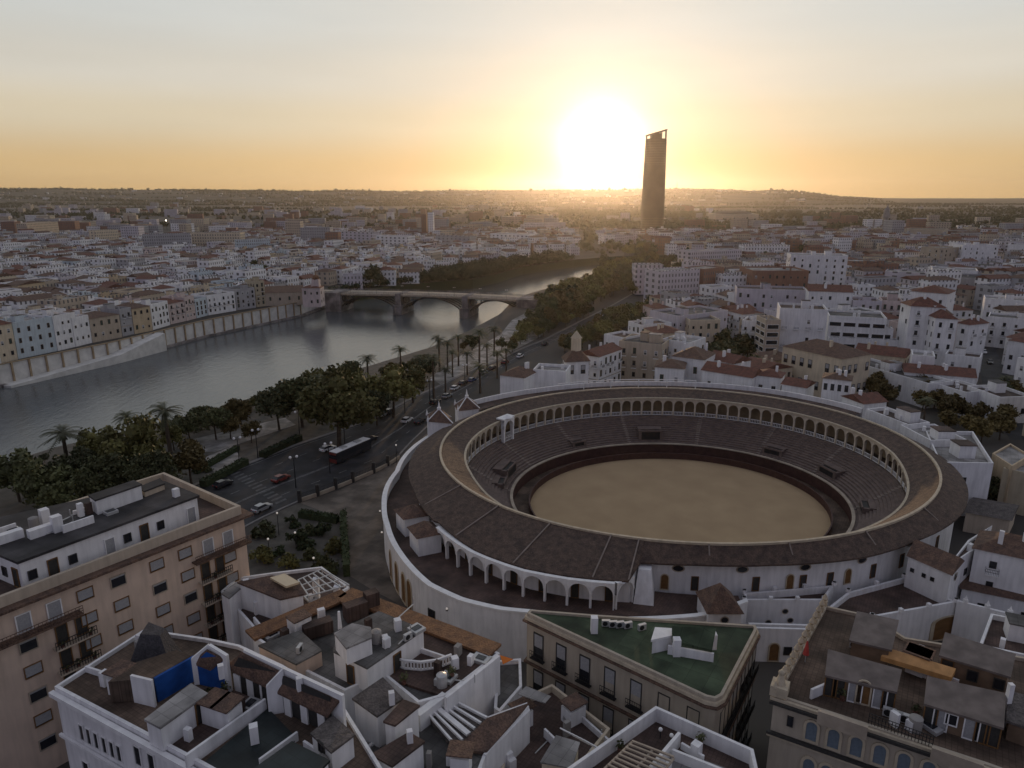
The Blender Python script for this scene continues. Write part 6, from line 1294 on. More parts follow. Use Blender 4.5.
for a, b in zip(FB[1:7], FB[2:8]): d = (Vector(b)-Vector(a)).normalized(); n = Vector((d.y,-d.x))*1.0; mb.bar((a[0]+n.x,a[1]+n.y,-6.6),(b[0]+n.x,b[1]+n.y,-6.6),2.0,1.0)
mb.build("footing", "quay_stone", quay)
# ramp down to the water
r0, r1 = fbk(152,337,0), fbk(112,352,0)
ra_, rb_ = Vector(FB[5])*.45+Vector(FB[4])*.55, Vector(FB[4]); d = (ra_-rb_).normalized(); n = Vector((d.y,-d.x)); rm = MB()
pA, pB, pC = ra_+n*.1, rb_+n*.1, Vector(FB[2])+n*.1
for (a, za_), (b, zb_) in (((pA,1.0),(pB,-3.6)), ((pB,-3.6),(pC,-6.2))):
    rm.prism(ccw([tuple(a), tuple(b), tuple(b+n*5.5), tuple(a+n*5.5)]), -8, -7.5, False)
    i = len(rm.v); P = [a, b, b+n*5.5, a+n*5.5]; rm.v += [(p.x,p.y,-8) for p in P]+[(P[0].x,P[0].y,za_),(P[1].x,P[1].y,zb_),(P[2].x,P[2].y,zb_),(P[3].x,P[3].y,za_)]
    rm.f += [(i+3,i+2,i+6,i+7),(i+4,i+5,i+6,i+7)[::-1],(i+0,i+3,i+7,i+4),(i+1,i+5,i+6,i+2)]; rm.mi += [0]*4
rmo = rm.build("quay_ramp", "quay_white"); tag(rmo, "pale sloping ramp going down from the quay wall to the water", "ramp")
# ------------------------------------------------------------------ houses
OCC = []
def occupy(poly, pad=0): cx = sum(p[0] for p in poly)/len(poly); cy = sum(p[1] for p in poly)/len(poly); OCC.append((cx, cy, max(math.dist((cx,cy), p[:2]) for p in poly)*.8+pad))
MARKS = []                            # (x, y, short phrase) landmarks for the labels
def house(name, label, cat, poly, h, short=None, **k):
    occupy(poly); o = building(name, label, cat, poly, h, **k); cx = sum(p[0] for p in poly)/4; cy = sum(p[1] for p in poly)/4
    if short: MARKS.append((cx, cy, short))
    return o
QZ = 1.2
def fbase(xl, yl, xr, yr, ytop, depth):
    A_, B_ = Vector(G2(xl, yl, QZ)), Vector(G2(xr, yr, QZ)); h = height_at(xl, ytop, A_); d = (B_-A_).normalized(); n = Vector((-d.y,d.x)); return [tuple(A_), tuple(B_), tuple(B_+n*depth), tuple(A_+n*depth)], h
FRONT = [(-22,366,1,360.5,326,"white","flat","terrace_red",3,2.6,"white quay house at the left edge"),(1,360,17.5,356.5,326,"cream","hip","tile_red",3,2.6,"cream quay house with a red roof"),(18,356,57,348,325,"pale_blue","flat","roof_pale",3,3.4,"pale blue quay house"),(57.5,348,75,344,318,"white","flat","terrace_grey",3,2.6,"white quay house next the blue"),(75.5,344,92,340,320,"white","flat","roof_felt",2,2.8,"low white quay house with dark roof"),(92.5,340,122,334.5,319,"tan","hip","tile_brown",2,2.8,"tan quay house with a brown roof"),(122.5,334,134,331.5,311,"grey","flat","terrace_grey",3,2.6,"narrow grey quay house"),(134.5,331.5,152.5,328,309,"ochre","hip","tile_brown",3,2.6,"ochre quay house"),(153,327.5,170,322.5,306.5,"white","flat","roof_pale",3,2.4,"white quay house next the ochre"),(170.5,322,186,318.5,304,"pink","hip","tile_red",3,2.6,"pinkish quay house with a red roof"),(186.5,318.5,196,316,299,"pink","flat","roof_pale",3,2.4,"narrow pinkish quay house"),(196.5,316,208,313,301,"pale_blue","flat","roof_pale",3,2.6,"narrow pale blue quay house"),(208.5,313,236,308.5,297,"white","flat","terrace_grey",3,2.4,"long white quay house"),(236.5,308,256,305.5,291,"grey","flat","terrace_grey",4,2.6,"grey quay block"),(256.5,305,266,304,283,"yellow","flat","terrace_red",5,2.6,"tall yellow quay block")]
for (xl,yl,xr,yr,yt,wm_,rf,rm_,fl,bay,sh) in FRONT:
    P, h = fbase(xl,yl,xr,yr,yt,13); house("town_house", f"{sh} facing the river", "house", P, h, short=sh, wall=wm_, roof=rf, roofm=rm_, rise=2.0, floors=fl, bay=bay*1.2, win="window_far" if wm_ != "pale_blue" else "window_dark", parapet=.8, group="houses facing the far quay", hut=1 if rf == "flat" else None, skip=.08, wz0=1.0)
P, h = fbase(266,304,304,302.5,293,22); house("market_hall", "long low brown market hall between the quay blocks and the bridge chapel", "building", P, h, short="low brown market hall", wall="tan", roof="gable", roofm="tile_brown", rise=2.5, floors=1, bay=5, win="window_far", skip=.3)
P, h = fbase(303,305,321,305,288,9); chp = house("bridge_chapel", "small pale chapel with a domed turret at the bridge's left end", "chapel", P, h, short="chapel at the bridge end", wall="pink", roof="hip", roofm="tile_red", rise=1.5, floors=2, bay=4, win="window_far")
c = Vector(P[0])*.15+Vector(P[2])*.85; mb = MB(); mb.m = 0; mb.box((P[1][0]-3,P[1][1]+4,h), (4,4,4.5)); mb.m = 1; mb.ball((P[1][0]-3,P[1][1]+4,h+4.5), 2.1, 12, 8, 1.2); mb.tube((P[1][0]-3,P[1][1]+4,h+6.8),(P[1][0]-3,P[1][1]+4,h+9.5),.3,.05,6); mb.build("turret", ["pink","tile_orange"], chp)
# --- quarter behind the bullring: (label, short, left px, right px, top z, depth, wall, roof, roofm, floors, bay, window, parapet)
def row(label, short, a, b, h, depth, wall, roof="flat", roofm="terrace_grey", fl=3, bay=3.2, win="window_far", rise=2.4, par=.8, hut=None, name="house", cat="house", skip=.05, poly=None, wz0=.8): return house(name, label, cat, poly or front(a, b, h, depth), h, wz0=wz0, short=short, wall=wall, roof=roof, roofm=roofm, rise=rise, floors=fl, bay=bay, win=win, parapet=par, hut=hut, skip=skip)
row("long cream building with a brown hipped roof and tall dark window bays behind the bullring", "long cream hipped building", (783,346), (842,359), 14, 14, "cream", "hip", "tile_brown", 2, 2.9, "window_iron", 3.0, name="apartment_building", cat="apartment building")
row("big plain white block with one top row of small windows", "plain white block", (780,310), (828,312), 21, 14, "white", "flat", "terrace_red", 3, 3.6, "window_far", hut=1, name="apartment_building", cat="apartment building", skip=.45)
for k, (x1, yt, hh_, dd_) in enumerate(((887,317.5,16.5,16),(893.5,328,12.5,19),(899,339.5,8.5,22))):
    row(f"white terraced block with wide dark window bands, {['top','middle','lowest'][k]} step", "white banded block" if k == 1 else None, (829,yt), (x1,yt+3), hh_, dd_-k*1.0 if k == 0 else 4.5, "white", "flat", "terrace_grey", (4,3,2)[k], 5.3, "window_band", name="apartment_building", cat="apartment building", skip=0)
row("white four storey building with small round top windows under a red roof", "white round windowed building", (809,291), (853,292.5), 20, 14, "white", "gable", "tile_red", 4, 3.8, "window_far", name="apartment_building", cat="apartment building")
row("lavender white apartment building with rows of dark balconies", "lavender apartment building", (737,290), (808,292), 18, 14, "lavender", "flat", "terrace_red", 4, 3.4, "window_far", hut=2, name="apartment_building", cat="apartment building")
row("large dark brown hall with a pale flat roof", "dark brown hall", (753,272), (809,272), 20, 24, "brick", "flat", "roof_pale", 4, 4, "window_far", name="hall", cat="building")
row("tall white ribbed apartment slab on the right of the dark hall", "white ribbed slab", (791,256), (848,257), 26, 16, "white", "flat", "roof_pale", 7, 4.5, "window_far", hut=2, name="apartment_building", cat="apartment building", skip=.2)
row("pale row building with three window storeys beside the round windowed one", "pale three storey row", (853,302), (882,303), 16, 12, "lavender", "flat", "terrace_red", 4, 3.2, hut=1, name="apartment_building", cat="apartment building")
row("pinkish row building with dark tall windows left of the white towers", "pinkish row building", (882,302), (903,303), 16, 12, "pink", "flat", "tile_brown", 4, 3.0, hut=1, name="apartment_building", cat="apartment building")
row("tall white gable tower block with a red hipped roof, left one of the pair", "left white tower block", (911,306), (946,308), 23, 15, "white", "hip", "tile_red", 6, 5, "window_far", 3.0, name="apartment_building", cat="apartment building", skip=.3, poly=quad3((911,306),(946,308),(901,302.5),23))
row("white block with a red roof behind the left tower block", "white block behind the towers", (911,291), (948,294), 20, 15, "white", "hip", "tile_red", 3, 5, rise=2.6, name="apartment_building", cat="apartment building", skip=.4)
row("tall white tower block with balconies and red hipped roof, right one of the pair", "right white tower block", (936,318), (958,319.5), 20, 12, "white", "hip", "tile_red", 5, 3.4, "window_tall", 2.6, name="apartment_building", cat="apartment building", skip=0, poly=quad3((936,318),(958,319.5),(924,313.5),20))
row("white wing with red roof stepped back at the right tower block", None, (958,323), (970,325), 18, 10, "white", "hip", "tile_red", 4, 4, rise=1.8, name="apartment_building", cat="apartment building")
row("long low house with a dark red roof below the tower blocks", "long red roofed low house", (905,372), (976,378), 8, 9, "white", "gable", "tile_red", 1, 6, rise=2.0)
row("long white terrace wall house above the dark tree row", "long white terrace house", (846,362), (928,386), 7, 10, "white", "flat", "terrace_grey", 1, 6, hut=2)
row("white cube house above the dark tree row", "white cube house", (912,357), (935,359), 11, 9, "white", "flat", "roof_pale", 2, 5)
row("white low house at the end of the tree row by the street", "white low corner house", (929,384), (966,395), 6.5, 10, "white", "flat", "terrace_red", 1, 6)
row("white house with a dark red court roof beside the street", "white house beside the street", (967,388), (1000,400), 7, 10, "white", "flat", "terrace_red", 1, 5, hut=1)
row("white rooftop house with lit lamp above the red roof", "white rooftop house", (945,356), (980,360), 9, 9, "white", "flat", "terrace_red", 2, 4, hut=1)
row("low red tiled house row left of the white cube house", None, (855,352), (905,358), 9, 10, "cream", "gable", "tile_red", 2, 4)
row("white long building at the right edge above the street", "white long right edge building", (985,300), (1050,304), 14, 14, "white", "flat", "roof_pale", 3, 4, hut=2, name="apartment_building", cat="apartment building")
row("white building with an awning at the right edge, second above the street", "white right edge building", (988,318), (1060,324), 12, 13, "white", "flat", "terrace_grey", 3, 4, hut=1, name="apartment_building", cat="apartment building")
row("white house with a red roof at the right edge beside the street", None, (1008,340), (1070,350), 12, 12, "white", "hip", "tile_red", 3, 4)
row("tall white street house at the right edge below the red roofed one", None, (1017,360), (1080,374), 12, 11, "white", "flat", "terrace_red", 3, 4, hut=1)
row("cream street house at the right edge beside the parked cars", None, (1030,392), (1090,410), 12, 12, "cream", "flat", "terrace_red", 3, 4, hut=1)
row("pair of white apartment slabs far right below the white exhibition block", "white far right slabs", (963,246), (999,246), 22, 16, "white", "flat", "roof_pale", 6, 5, hut=2, name="apartment_building", cat="apartment building", skip=.3)
row("grey beige apartment block left of the white slabs far right", None, (940,249), (962,248), 20, 16, "tan", "flat", "roof_pale", 6, 5, name="apartment_building", cat="apartment building", skip=.3)
row("white long industrial hall at the far right edge", "white far right hall", (1008,245), (1060,247), 14, 20, "white", "flat", "roof_pale", 2, 8, name="hall", cat="building", skip=.5)
row("wide pale pavilion with a white flat roof right of centre", "wide pale pavilion", (932,270), (978,272), 14, 20, "white", "flat", "roof_pale", 3, 6, name="hall", cat="building", skip=.4)
row("long dark roofed hall at the right with a thin pale edge", "long dark roofed hall", (960,279), (1040,281), 12, 26, "grey", "flat", "roof_felt", 2, 8, name="hall", cat="building", skip=.5)
row("white stucco block with brown balconies in front of the plain white block", "brown balconied block", (766,322), (781,322), 18, 10, "tan", "flat", "roof_pale", 6, 4.2, "window_band", name="apartment_building", cat="apartment building", skip=0)
row("white house with many dark openings left of the brown balconied block", "white house of dark openings", (742,322), (766,324), 15, 10, "white", "flat", "terrace_red", 4, 3.4, hut=1)
row("wedge shaped pale apartment block with stepped roof terraces", "wedge shaped apartment block", (678,318), (728,312), 15, 16, "lavender", "flat", "terrace_grey", 3, 3.2, hut=2, name="apartment_building", cat="apartment building")
row("cream balconied building at the boulevard corner", "cream boulevard building", (672,312), (690,322), 14, 12, "cream", "flat", "terrace_grey", 4, 3.2, name="apartment_building", cat="apartment building")
row("broad beige house with a terrace roof behind the bullring's centre", "broad beige house", (619,343), (662,347), 13, 14, "tan", "flat", "terrace_grey", 3, 3.4, hut=2, name="apartment_building", cat="apartment building")
row("white house stepped beside the broad beige house", None, (662,341), (690,345), 13, 12, "white", "flat", "roof_pale", 3, 3.6, hut=1)
row("white house with blue grey side left of the beige house", "white house left of the beige one", (604,336), (624,340), 13, 10, "white", "flat", "terrace_red", 3, 3.4)
row("white house with a row of slanting windows behind the bullring", "white slant windowed house", (599,357), (622,349), 12, 8, "white", "gable", "tile_red", 3, 3, rise=1.8)
row("low white house with a brown hipped roof right behind the bullring's back wall", "low hipped house", (655,367), (684,369), 12.5, 9, "white", "hip", "tile_brown", 2, 4, rise=1.8)
row("white house with a dark hipped roof and small court, behind the back wall", "dark hipped court house", (672,356), (704,360), 14, 11, "white", "hip", "tile_brown", 2, 4, rise=2.6)
row("white gabled house with red roof second behind the back wall", "white gabled red house", (706,358), (733,364), 12, 9, "white", "gable", "tile_red", 2, 4, rise=2)
row("white red roofed house before the court of dark trees", "red roofed court house", (702,370), (752,378), 12.4, 8, "white", "gable", "tile_red", 2, 5, rise=2)
row("white house with a hipped red roof near the arcade tower", "hipped house near the arcade tower", (755,375), (781,378), 12.6, 7, "white", "hip", "tile_red", 2, 4, rise=1.6)
row("small white arched belvedere tower behind the bullring", "white arched belvedere", (823,378), (851,381), 15.5, 6, "white", "hip", "tile_brown", 1, 1.7, "window_tall", 1.2, name="belvedere", cat="tower", skip=0, wz0=11.6)
row("white house with two round topped windows under the arched belvedere", None, (842,396), (864,404), 11.8, 7, "white", "gable2", "tile_red", 2, 3, rise=1.6)
row("low white house left of the arched belvedere with a pyramid chimney", None, (782,384), (806,388), 12.2, 7, "white", "gable", "tile_red", 1, 4, rise=1.4)
row("pale low wing with red terrace along the bullring's back wall", None, (866,412), (908,428), 11.6, 6, "white", "flat", "terrace_red", 1, 6, hut=1)
row("white long flat wing joining the bullring's right back", None, (900,428), (930,444), 11.2, 8, "white", "flat", "roof_pale", 1, 6)
row("pale low house with an orange lit roof left of the lantern chapel", "orange lit roof house", (533,372), (566,374), 12.6, 8, "white", "flat", "roof_pale", 1, 4)
row("white house with a brown hipped roof and spire left of the lantern chapel", "spired white house", (500,375), (524,378), 12.6, 9, "white", "hip", "tile_brown", 1, 2.6, rise=2.0)
# chapel with lantern
cp = quad3((566,362), (589,361), (563,357), 13.5); occupy(cp); ch = empty("chapel", (*cp[0],0), "white chapel with a pyramid roof and a small lantern turret behind the bullring", "chapel"); mb = MB(); mb.prism(cp, 0, 13.49, False); mb.build("wall", "white", ch); MARKS.append((cp[0][0], cp[0][1], "lantern chapel")); mb = MB(); cx = sum(p[0] for p in cp)/4; cyy = sum(p[1] for p in cp)/4
g_ = grow(cp, .5); P = [(p[0],p[1],13.5) for p in g_]; Tt = [(cx+(p[0]-cx)*.3, cyy+(p[1]-cyy)*.3, 16.4) for p in g_]
for k in range(4): mb.face([P[k],P[(k+1)%4],Tt[(k+1)%4],Tt[k]])
mb.build("roof", "tile_brown", ch); mb = MB(); mb.tube((cx,cyy,16.2),(cx,cyy,20),1.55,1.5,8); mb.build("lantern", "cream", ch); mb = MB(); mb.tube((cx,cyy,20.02),(cx,cyy,22.2),1.8,.1,8); mb.build("spire", "cornice_gold", ch)
for a, b in camera_edges(cp): facade(ch, a, b, 9, 13.2, 1, 4.2, "window_iron")
# --- far landmarks
def far_block(label, short, a, b, h, depth, wall, name="apartment_building", cat="apartment building", roofm="roof_pale", **k):
    P = front(a, b, h, depth); return house(name, label, cat, P, h, short=short, wall="far_"+wall, roof="flat", roofm=roofm, windows=False, parapet=.6, **k)
for args in (("thin white tower block far across the river, lit on one side","thin white tower block",(427.5,213),(433,213),36,14,"white"),("dark narrow block beside the thin white tower block","",(421,215),(426,215),33,14,"brick"),
 ("long grey apartment slab with many bays far behind the quay houses, left part","long grey slab",(142,235),(190,234),20,14,"grey"),("long pale apartment slab behind the quay houses, right part","pale slab right part",(191,233),(240,233),20,14,"cream"),
 ("pale blue office block beyond the dense quarter","pale blue office block",(237,241),(270,240),15,16,"pale_blue"),("wide white hall among the distant houses above the bridge","wide white hall",(490,234),(527,235),13,30,"white"),
 ("dark brown apartment block at the far left edge","dark brown far left block",(0,222),(14,222),22,14,"brick"),("brown apartment block beside the far left edge","",(16,224),(48,222),22,14,"tan"),("pale apartment block left of the long grey slab","pale far block",(95,231),(118,230),20,14,"cream"),("lavender apartment block left of the long grey slab","",(120,227),(138,227),22,14,"lavender"),("grey apartment block in the far quarter above the market hall","",(300,228),(330,228),22,15,"grey"),("tan apartment pair in the far quarter above the market hall","tan far pair",(285,222),(300,222),26,15,"tan"),
 ("dark slab in the far quarter above the bridge chapel","",(325,233),(338,233),20,14,"brick"),("pale slab in the far quarter right of the dark one","",(340,232),(372,233),18,14,"lavender"),("white slab in the far quarter above the bridge's first arch","white slab above the bridge",(376,236),(408,237),16,14,"white"),("grey low block under the thin white tower block","",(436,236),(470,237),14,14,"grey"),
 ("pale apartment slab left of the dark brown hall","pink slab",(660,272),(700,270),20,15,"lavender"),("lavender apartment slab above the boulevard trees","lavender slab",(636,266),(664,266),18,15,"lavender"),("pale long block behind the pink slab","",(690,252),(742,250),16,16,"lavender"),("white long block behind the dark hall","",(744,246),(790,246),14,16,"white"),("brown block between the pink slab and the hall","",(704,270),(724,268),20,14,"brick"),("lavender far block above the white ribbed slab","",(800,240),(830,240),12,18,"lavender"),("pale far hall right of the office tower","",(672,243),(712,244),10,30,"cream"),("dark long roofed block right of the ribbed slab","",(852,262),(884,262),14,18,"brick"),("pale block among houses above the tower pair","",(885,272),(925,274),14,16,"lavender")): far_block(args[0], args[1] or None, *args[2:])
P = front((716,214),(759,214),13,90); pv_ = empty("exhibition_hall", (*P[0],0), "wide exhibition hall with a shallow domed roof below the hill right of the tower", "building"); h = height_at(716,214,P[0]); mb = MB(); mb.prism(ccw(P),0,13); mb.build("wall","far_cream",pv_); cx=(P[0][0]+P[2][0])/2; cyy=(P[0][1]+P[2][1])/2; mb = MB(); mb.ball((cx,cyy,13), 1, 20, 10, 1); mb.v = [((x-cx)*(P[1][0]-P[0][0])*.46+cx, (y-cyy)*42+cyy, 12+max(0,(z-13))*9) for x,y,z in mb.v]; mb.build("roof","roof_felt",pv_); occupy(P)
def mast(px, ybase, ytop, label, name, r0, r1, m, d=None, cat="tower"):
    p = G(px, ybase, 0) if d is None else Vector((d*(px-512)/FPX*(math.cos(PITCH)+CAM_H/d*math.sin(PITCH)), d, 0)); z = height_at(px, ytop, p); o = empty(name, (p.x,p.y,0), label, cat); mb = MB(); mb.tube((p.x,p.y,0),(p.x,p.y,z*.62),r0,r0*.8,10); mb.build("shaft", m, o); mb = MB(); mb.tube((p.x,p.y,z*.62+.01),(p.x,p.y,z*.9),r0*1.25,r0*.9,10); mb.tube((p.x,p.y,z*.9),(p.x,p.y,z),r1,r1*.4,8); mb.build("tower_head", m, o); return o
mast(883.5,238,205,"slender pale observation tower far right, wider at its top","observation_tower",4.0,2.0,"concrete")
mast(676,196,180.5,"thin radio mast on the hill just right of the office tower","radio_mast",2.0,1.2,"iron",5200,"mast")
mast(872,238,218,"thin mast left of the observation tower","radio_mast",1.2,.6,"concrete",None,"mast"); mast(240,300,283,"thin white church finial tower above the quay houses","church_tower",1.6,.8,"white_trim",None,"tower")
far_block("tall windowless white exhibition block beside the observation tower","white exhibition block",(893,221),(905,221),26,24,"grey","exhibition_block","building")
P = front((906,229),(944,230),17,40); house("arcaded_hall","long hall with a row of dark arches right of the white exhibition block","building",P,17,wall="tan",roof="flat",roofm="roof_felt",floors=1,bay=16,win="window_iron",parapet=.5,windows=False)
P = front((333,190.0),(356,190.0),ridge_z(-1450,5600)+34,40); house("hilltop_building","flat roofed building alone on the horizon left of the sun","building",P,ridge_z(-1450,5600)+34,wall="far_cream",roof="flat",roofm="roof_felt",windows=False,parapet=1)
for k, (px, py) in enumerate(((132.5,216.5),(166,220.5))):
    p = G(px, py, 16); o = empty("floodlight", (p.x,p.y,0), ("left of two bright floodlights in the far quarter","right of two bright floodlights in the far quarter")[k], "floodlight", "floodlights"); mb = MB(); mb.tube((p.x,p.y,0),(p.x,p.y,15.5),.25,.15,6); mb.build("post","iron",o); mb = MB(); mb.box((p.x,p.y,15.5),(1.6,.5,1.2)); mb.build("lamp","flood_lamp",o)
# --- filler houses: nearest ones are things, the rest one mass
for (px, py, r) in (): pass
OCC += [(33.7,136,66)]
cells = []; cr_ = random.Random(99)
def free(x, y, r):
    if RIV(x, y) or ROAD(x, y): return False
    return all((x-a)**2+(y-b)**2 > (r+c)**2 for a, b, c in OCC)
def pxof(x, y, z=0): zc = y*math.cos(PITCH)+(CAM_H-z)*math.sin(PITCH); return 512+FPX*x/zc, 384-FPX*((z-CAM_H)*math.cos(PITCH)+y*math.sin(PITCH))/zc
NOBUILD = [[(509,330),(560,322),(640,335),(672,300),(690,288),(668,262),(640,244),(590,248),(575,262),(560,275),(527,300)], [(425,296),(470,288),(500,278),(572,266),(560,254),(500,262),(440,272),(400,288)], [(868,405),(915,420),(985,450),(1010,444),(955,405),(880,385)], [(960,312),(996,312),(1016,360),(1060,445),(1000,445),(972,380)], [(700,380),(752,383),(754,354),(700,350)], [(300,306),(345,306),(345,285),(320,285)], [(480,300),(620,300),(620,250),(480,266)], [(232,282),(268,284),(262,268),(236,266)], [(0,400),(600,400),(640,330),(560,320),(500,320)], [(940,520),(1024,530),(1024,470),(940,470)]]
def buildable(x, y):
    px, py = pxof(x, y)
    return not any(in_poly(px, py, P) for P in NOBUILD)
fd = (Vector(FRONT and G2(266,304,QZ))-Vector(G2(1,360,QZ))).normalized(); fn = Vector((-fd.y, fd.x)); f00 = Vector(G2(1,360,QZ))
y_ = 0
for r in range(0, 46):                # the old quarter across the river, rows parallel to the quay
    off = 24+r*15.5+cr_.uniform(-1,1)
    for c in range(-26, 40):
        p = f00+fd*(c*14.5+cr_.uniform(-2,2)+(r%2)*6)+fn*(off+cr_.uniform(-2.5,2.5)); cells.append((p.x, p.y, math.atan2(fd.y,fd.x)+cr_.uniform(-.18,.18), "T"))
for gx in range(0, 46):               # the quarter behind the bullring
    for gy in range(0, 52):
        a = R(14)+.1*math.sin(gx*.4); x = 30+gx*16.5-gy*1.5+cr_.uniform(-3,3); y = 205+gy*17+cr_.uniform(-3,3); cells.append((x, y, a+cr_.uniform(-.15,.15), "A"))
for gx in range(-10, 30):             # far bank above the bridge
    for gy in range(0, 40):
        x = -260+gx*17+cr_.uniform(-3,3); y = 480+gy*17+cr_.uniform(-3,3); cells.append((x, y, .3+cr_.uniform(-.2,.2), "B"))
good = []
for (x, y, a, zn) in cells:
    if y < 190 or y > 1250: continue
    px, py = pxof(x, y, 8)
    if not (-40 < px < 1064) or not (205 < py < 420): continue
    if zn == "A" and px < 600 + max(0,(py-300))*.4: continue
    if zn != "A" and (px > 575): continue
    if zn == "B" and (x-f00.x)*fn.x+(y-f00.y)*fn.y < 40 and px < 340: continue
    if not buildable(x, y) or not free(x, y, 5.6): continue
    good.append((x, y, a, zn)); OCC.append((x, y, 5.9))
good.sort(key=lambda g: g[1])
NEAR_N = 285; groups = {}
COLW = dict(T=["white"]*11+["cream","ochre","tan","lavender","grey","pale_blue","pink"], A=["white"]*8+["cream","lavender","lavender","tan","pink","grey"], B=["white"]*7+["cream","lavender","pink","tan"])
FARC = ["lavender"]*4+["grey"]*3+["tan"]*2+["white"]*2+["brick","cream"]; FARR = ["terrace_brown","tile_brown","terrace_grey","roof_felt","tile_red"]
RM = dict(T=["roof_pale","roof_pale","roof_pale","terrace_grey","terrace_red","tile_red","tile_brown"], A=["tile_red","tile_red","tile_brown","terrace_red","roof_pale","terrace_grey"], B=["tile_red","tile_brown","roof_pale","roof_pale","terrace_grey"])
ALLM = ["far_"+k for k in WALLC]+["tile_red","tile_brown","terrace_red","terrace_grey","roof_pale","terrace_brown","roof_felt"]; IDX = {k: i for i, k in enumerate(ALLM)}
mass = MB(); pend = []
CN = dict(brick="brown brick", white="white", cream="cream", ochre="ochre", tan="tan", lavender="lavender", grey="grey", pale_blue="pale blue", pink="pinkish")
for gi, (x, y, a, zn) in enumerate(good):
    w, d, h = cr_.uniform(9,14.5), cr_.uniform(8.5,12.5), cr_.uniform(6.5,10.5) if zn != "A" else cr_.uniform(8,13.5)
    if cr_.random() < .08: w *= 1.4; h *= 1.35
    wall = cr_.choice(COLW[zn]); rmt = cr_.choice(RM[zn])
    if zn == 'A' and y > 430: wall = cr_.choice(FARC); rmt = cr_.choice(FARR) if gi >= NEAR_N else rmt
    if zn != 'A' and y > 760: wall = cr_.choice(FARC+['white']*4)
    tile = rmt.startswith("tile"); kind = cr_.choice(["hip","gable","gable2"]) if tile else "flat"
    ca, sa_ = math.cos(a), math.sin(a); poly = [(x+ca*i*w/2-sa_*j*d/2, y+sa_*i*w/2+ca*j*d/2) for i, j in ((-1,-1),(1,-1),(1,1),(-1,1))]
    if gi < NEAR_N: pend.append((poly, h, wall, kind, rmt, zn, x, y)); continue
    mass.m = IDX["far_"+wall]; mass.prism(poly, 0, h, False); mass.m = IDX[rmt]
    if tile: (hip_roof if kind == "hip" else gable_roof)(mass, poly, h, 1.8, .3)
    else: mass.face([(*p, h) for p in poly]); 
    if not tile and cr_.random() < .6: mass.m = IDX["far_"+wall]; mass.box((x+cr_.uniform(-2,2), y+cr_.uniform(-2,2), h), (3.2,2.6,2.4), a)
by = {}
for it in pend:
    poly, h, wall, kind, rmt, zn, x, y = it; lm = min(MARKS, key=lambda m: (m[0]-x)**2+(m[1]-y)**2*1.0)
    px, py = pxof(x, y); lx, ly = pxof(lm[0], lm[1]); rel = "right of" if px-lx > 9 else "left of" if lx-px > 9 else "behind" if y > lm[1] else "in front of"
    rtxt = {"tile_red":"red tiled","tile_brown":"brown tiled","terrace_red":"red terraced","roof_pale":"pale roofed","terrace_grey":"grey roofed"}[rmt]; hs = "tall " if h > 11.5 else "low " if h < 7.8 else ""
    by.setdefault(f"{hs}{CN[wall]} {rtxt} house {rel} the {lm[2]}", []).append(it)
for lb_, its in by.items():
    for k, (poly, h, wall, kind, rmt, zn, x, y) in enumerate(sorted(its, key=lambda t: t[7])):
        l = lb_ if len(its) == 1 else f"{lb_}, {['nearest','second nearest','third nearest','fourth nearest','fifth nearest','sixth nearest','seventh nearest'][min(k,6)]}"
        nearw = y < 340; building("house", l, "house", poly, h, wall if nearw else "far_"+wall, kind, rmt, 1.9, max(2, int(h/3.1)), 3.0, "window_far", .7, {"T":"houses of the quarter across the river","A":"houses of the quarter behind the bullring","B":"houses beyond the bridge"}[zn], 0, 1 if (kind == "flat" and cr_.random() < .6) else None, .15, nearw)
# suburbs further out
sb = random.Random(4)
for k in range(1500):
    y = 900+sb.random()**1.5*2700; x = sb.uniform(-.78,.78)*y; px, py = pxof(x, y, 8)
    if y < 1250 and (abs(px-600) < 60): continue
    if px > 560 and sb.random() < (.35 if y < 1300 else .86): continue
    if y > 1500 and sb.random() < (.45 if y < 2300 else .75): continue
    if RIV(x, y) or not buildable(x, y) or not free(x, y, 9) or math.dist((x,y), tc_) < 60: continue
    w, d, h = sb.uniform(12,38), sb.uniform(10,16), sb.choice([8,9,11,14,17,20]); a = sb.uniform(-.4,.4); ca, sa_ = math.cos(a), math.sin(a); poly = [(x+ca*i*w/2-sa_*j*d/2, y+sa_*i*w/2+ca*j*d/2) for i, j in ((-1,-1),(1,-1),(1,1),(-1,1))]
    wall = sb.choice(["white","cream","lavender","lavender","tan","tan","grey","grey","brick","brick"]); mass.m = IDX["far_"+wall]; mass.prism(poly, 0, h, False); mass.m = IDX[sb.choice(["tile_brown","terrace_brown","terrace_grey","roof_felt"])]; mass.face([(*p, h) for p in poly])
for k in range(260):
    y = 3950+sb.random()*2300; x = sb.uniform(-.8,.4)*y+sb.gauss(0,60); z = max(.3,hill_z(x,y)); w, d, h = sb.uniform(12,40), 12, sb.uniform(6,12); mass.m = IDX["far_"+sb.choice(["white","cream","grey","tan"])]; mass.prism([(x-w/2,y-d/2),(x+w/2,y-d/2),(x+w/2,y+d/2),(x-w/2,y+d/2)], z-6, z+h, True)
tag(mass.build("distant_houses", ALLM), kind="stuff")
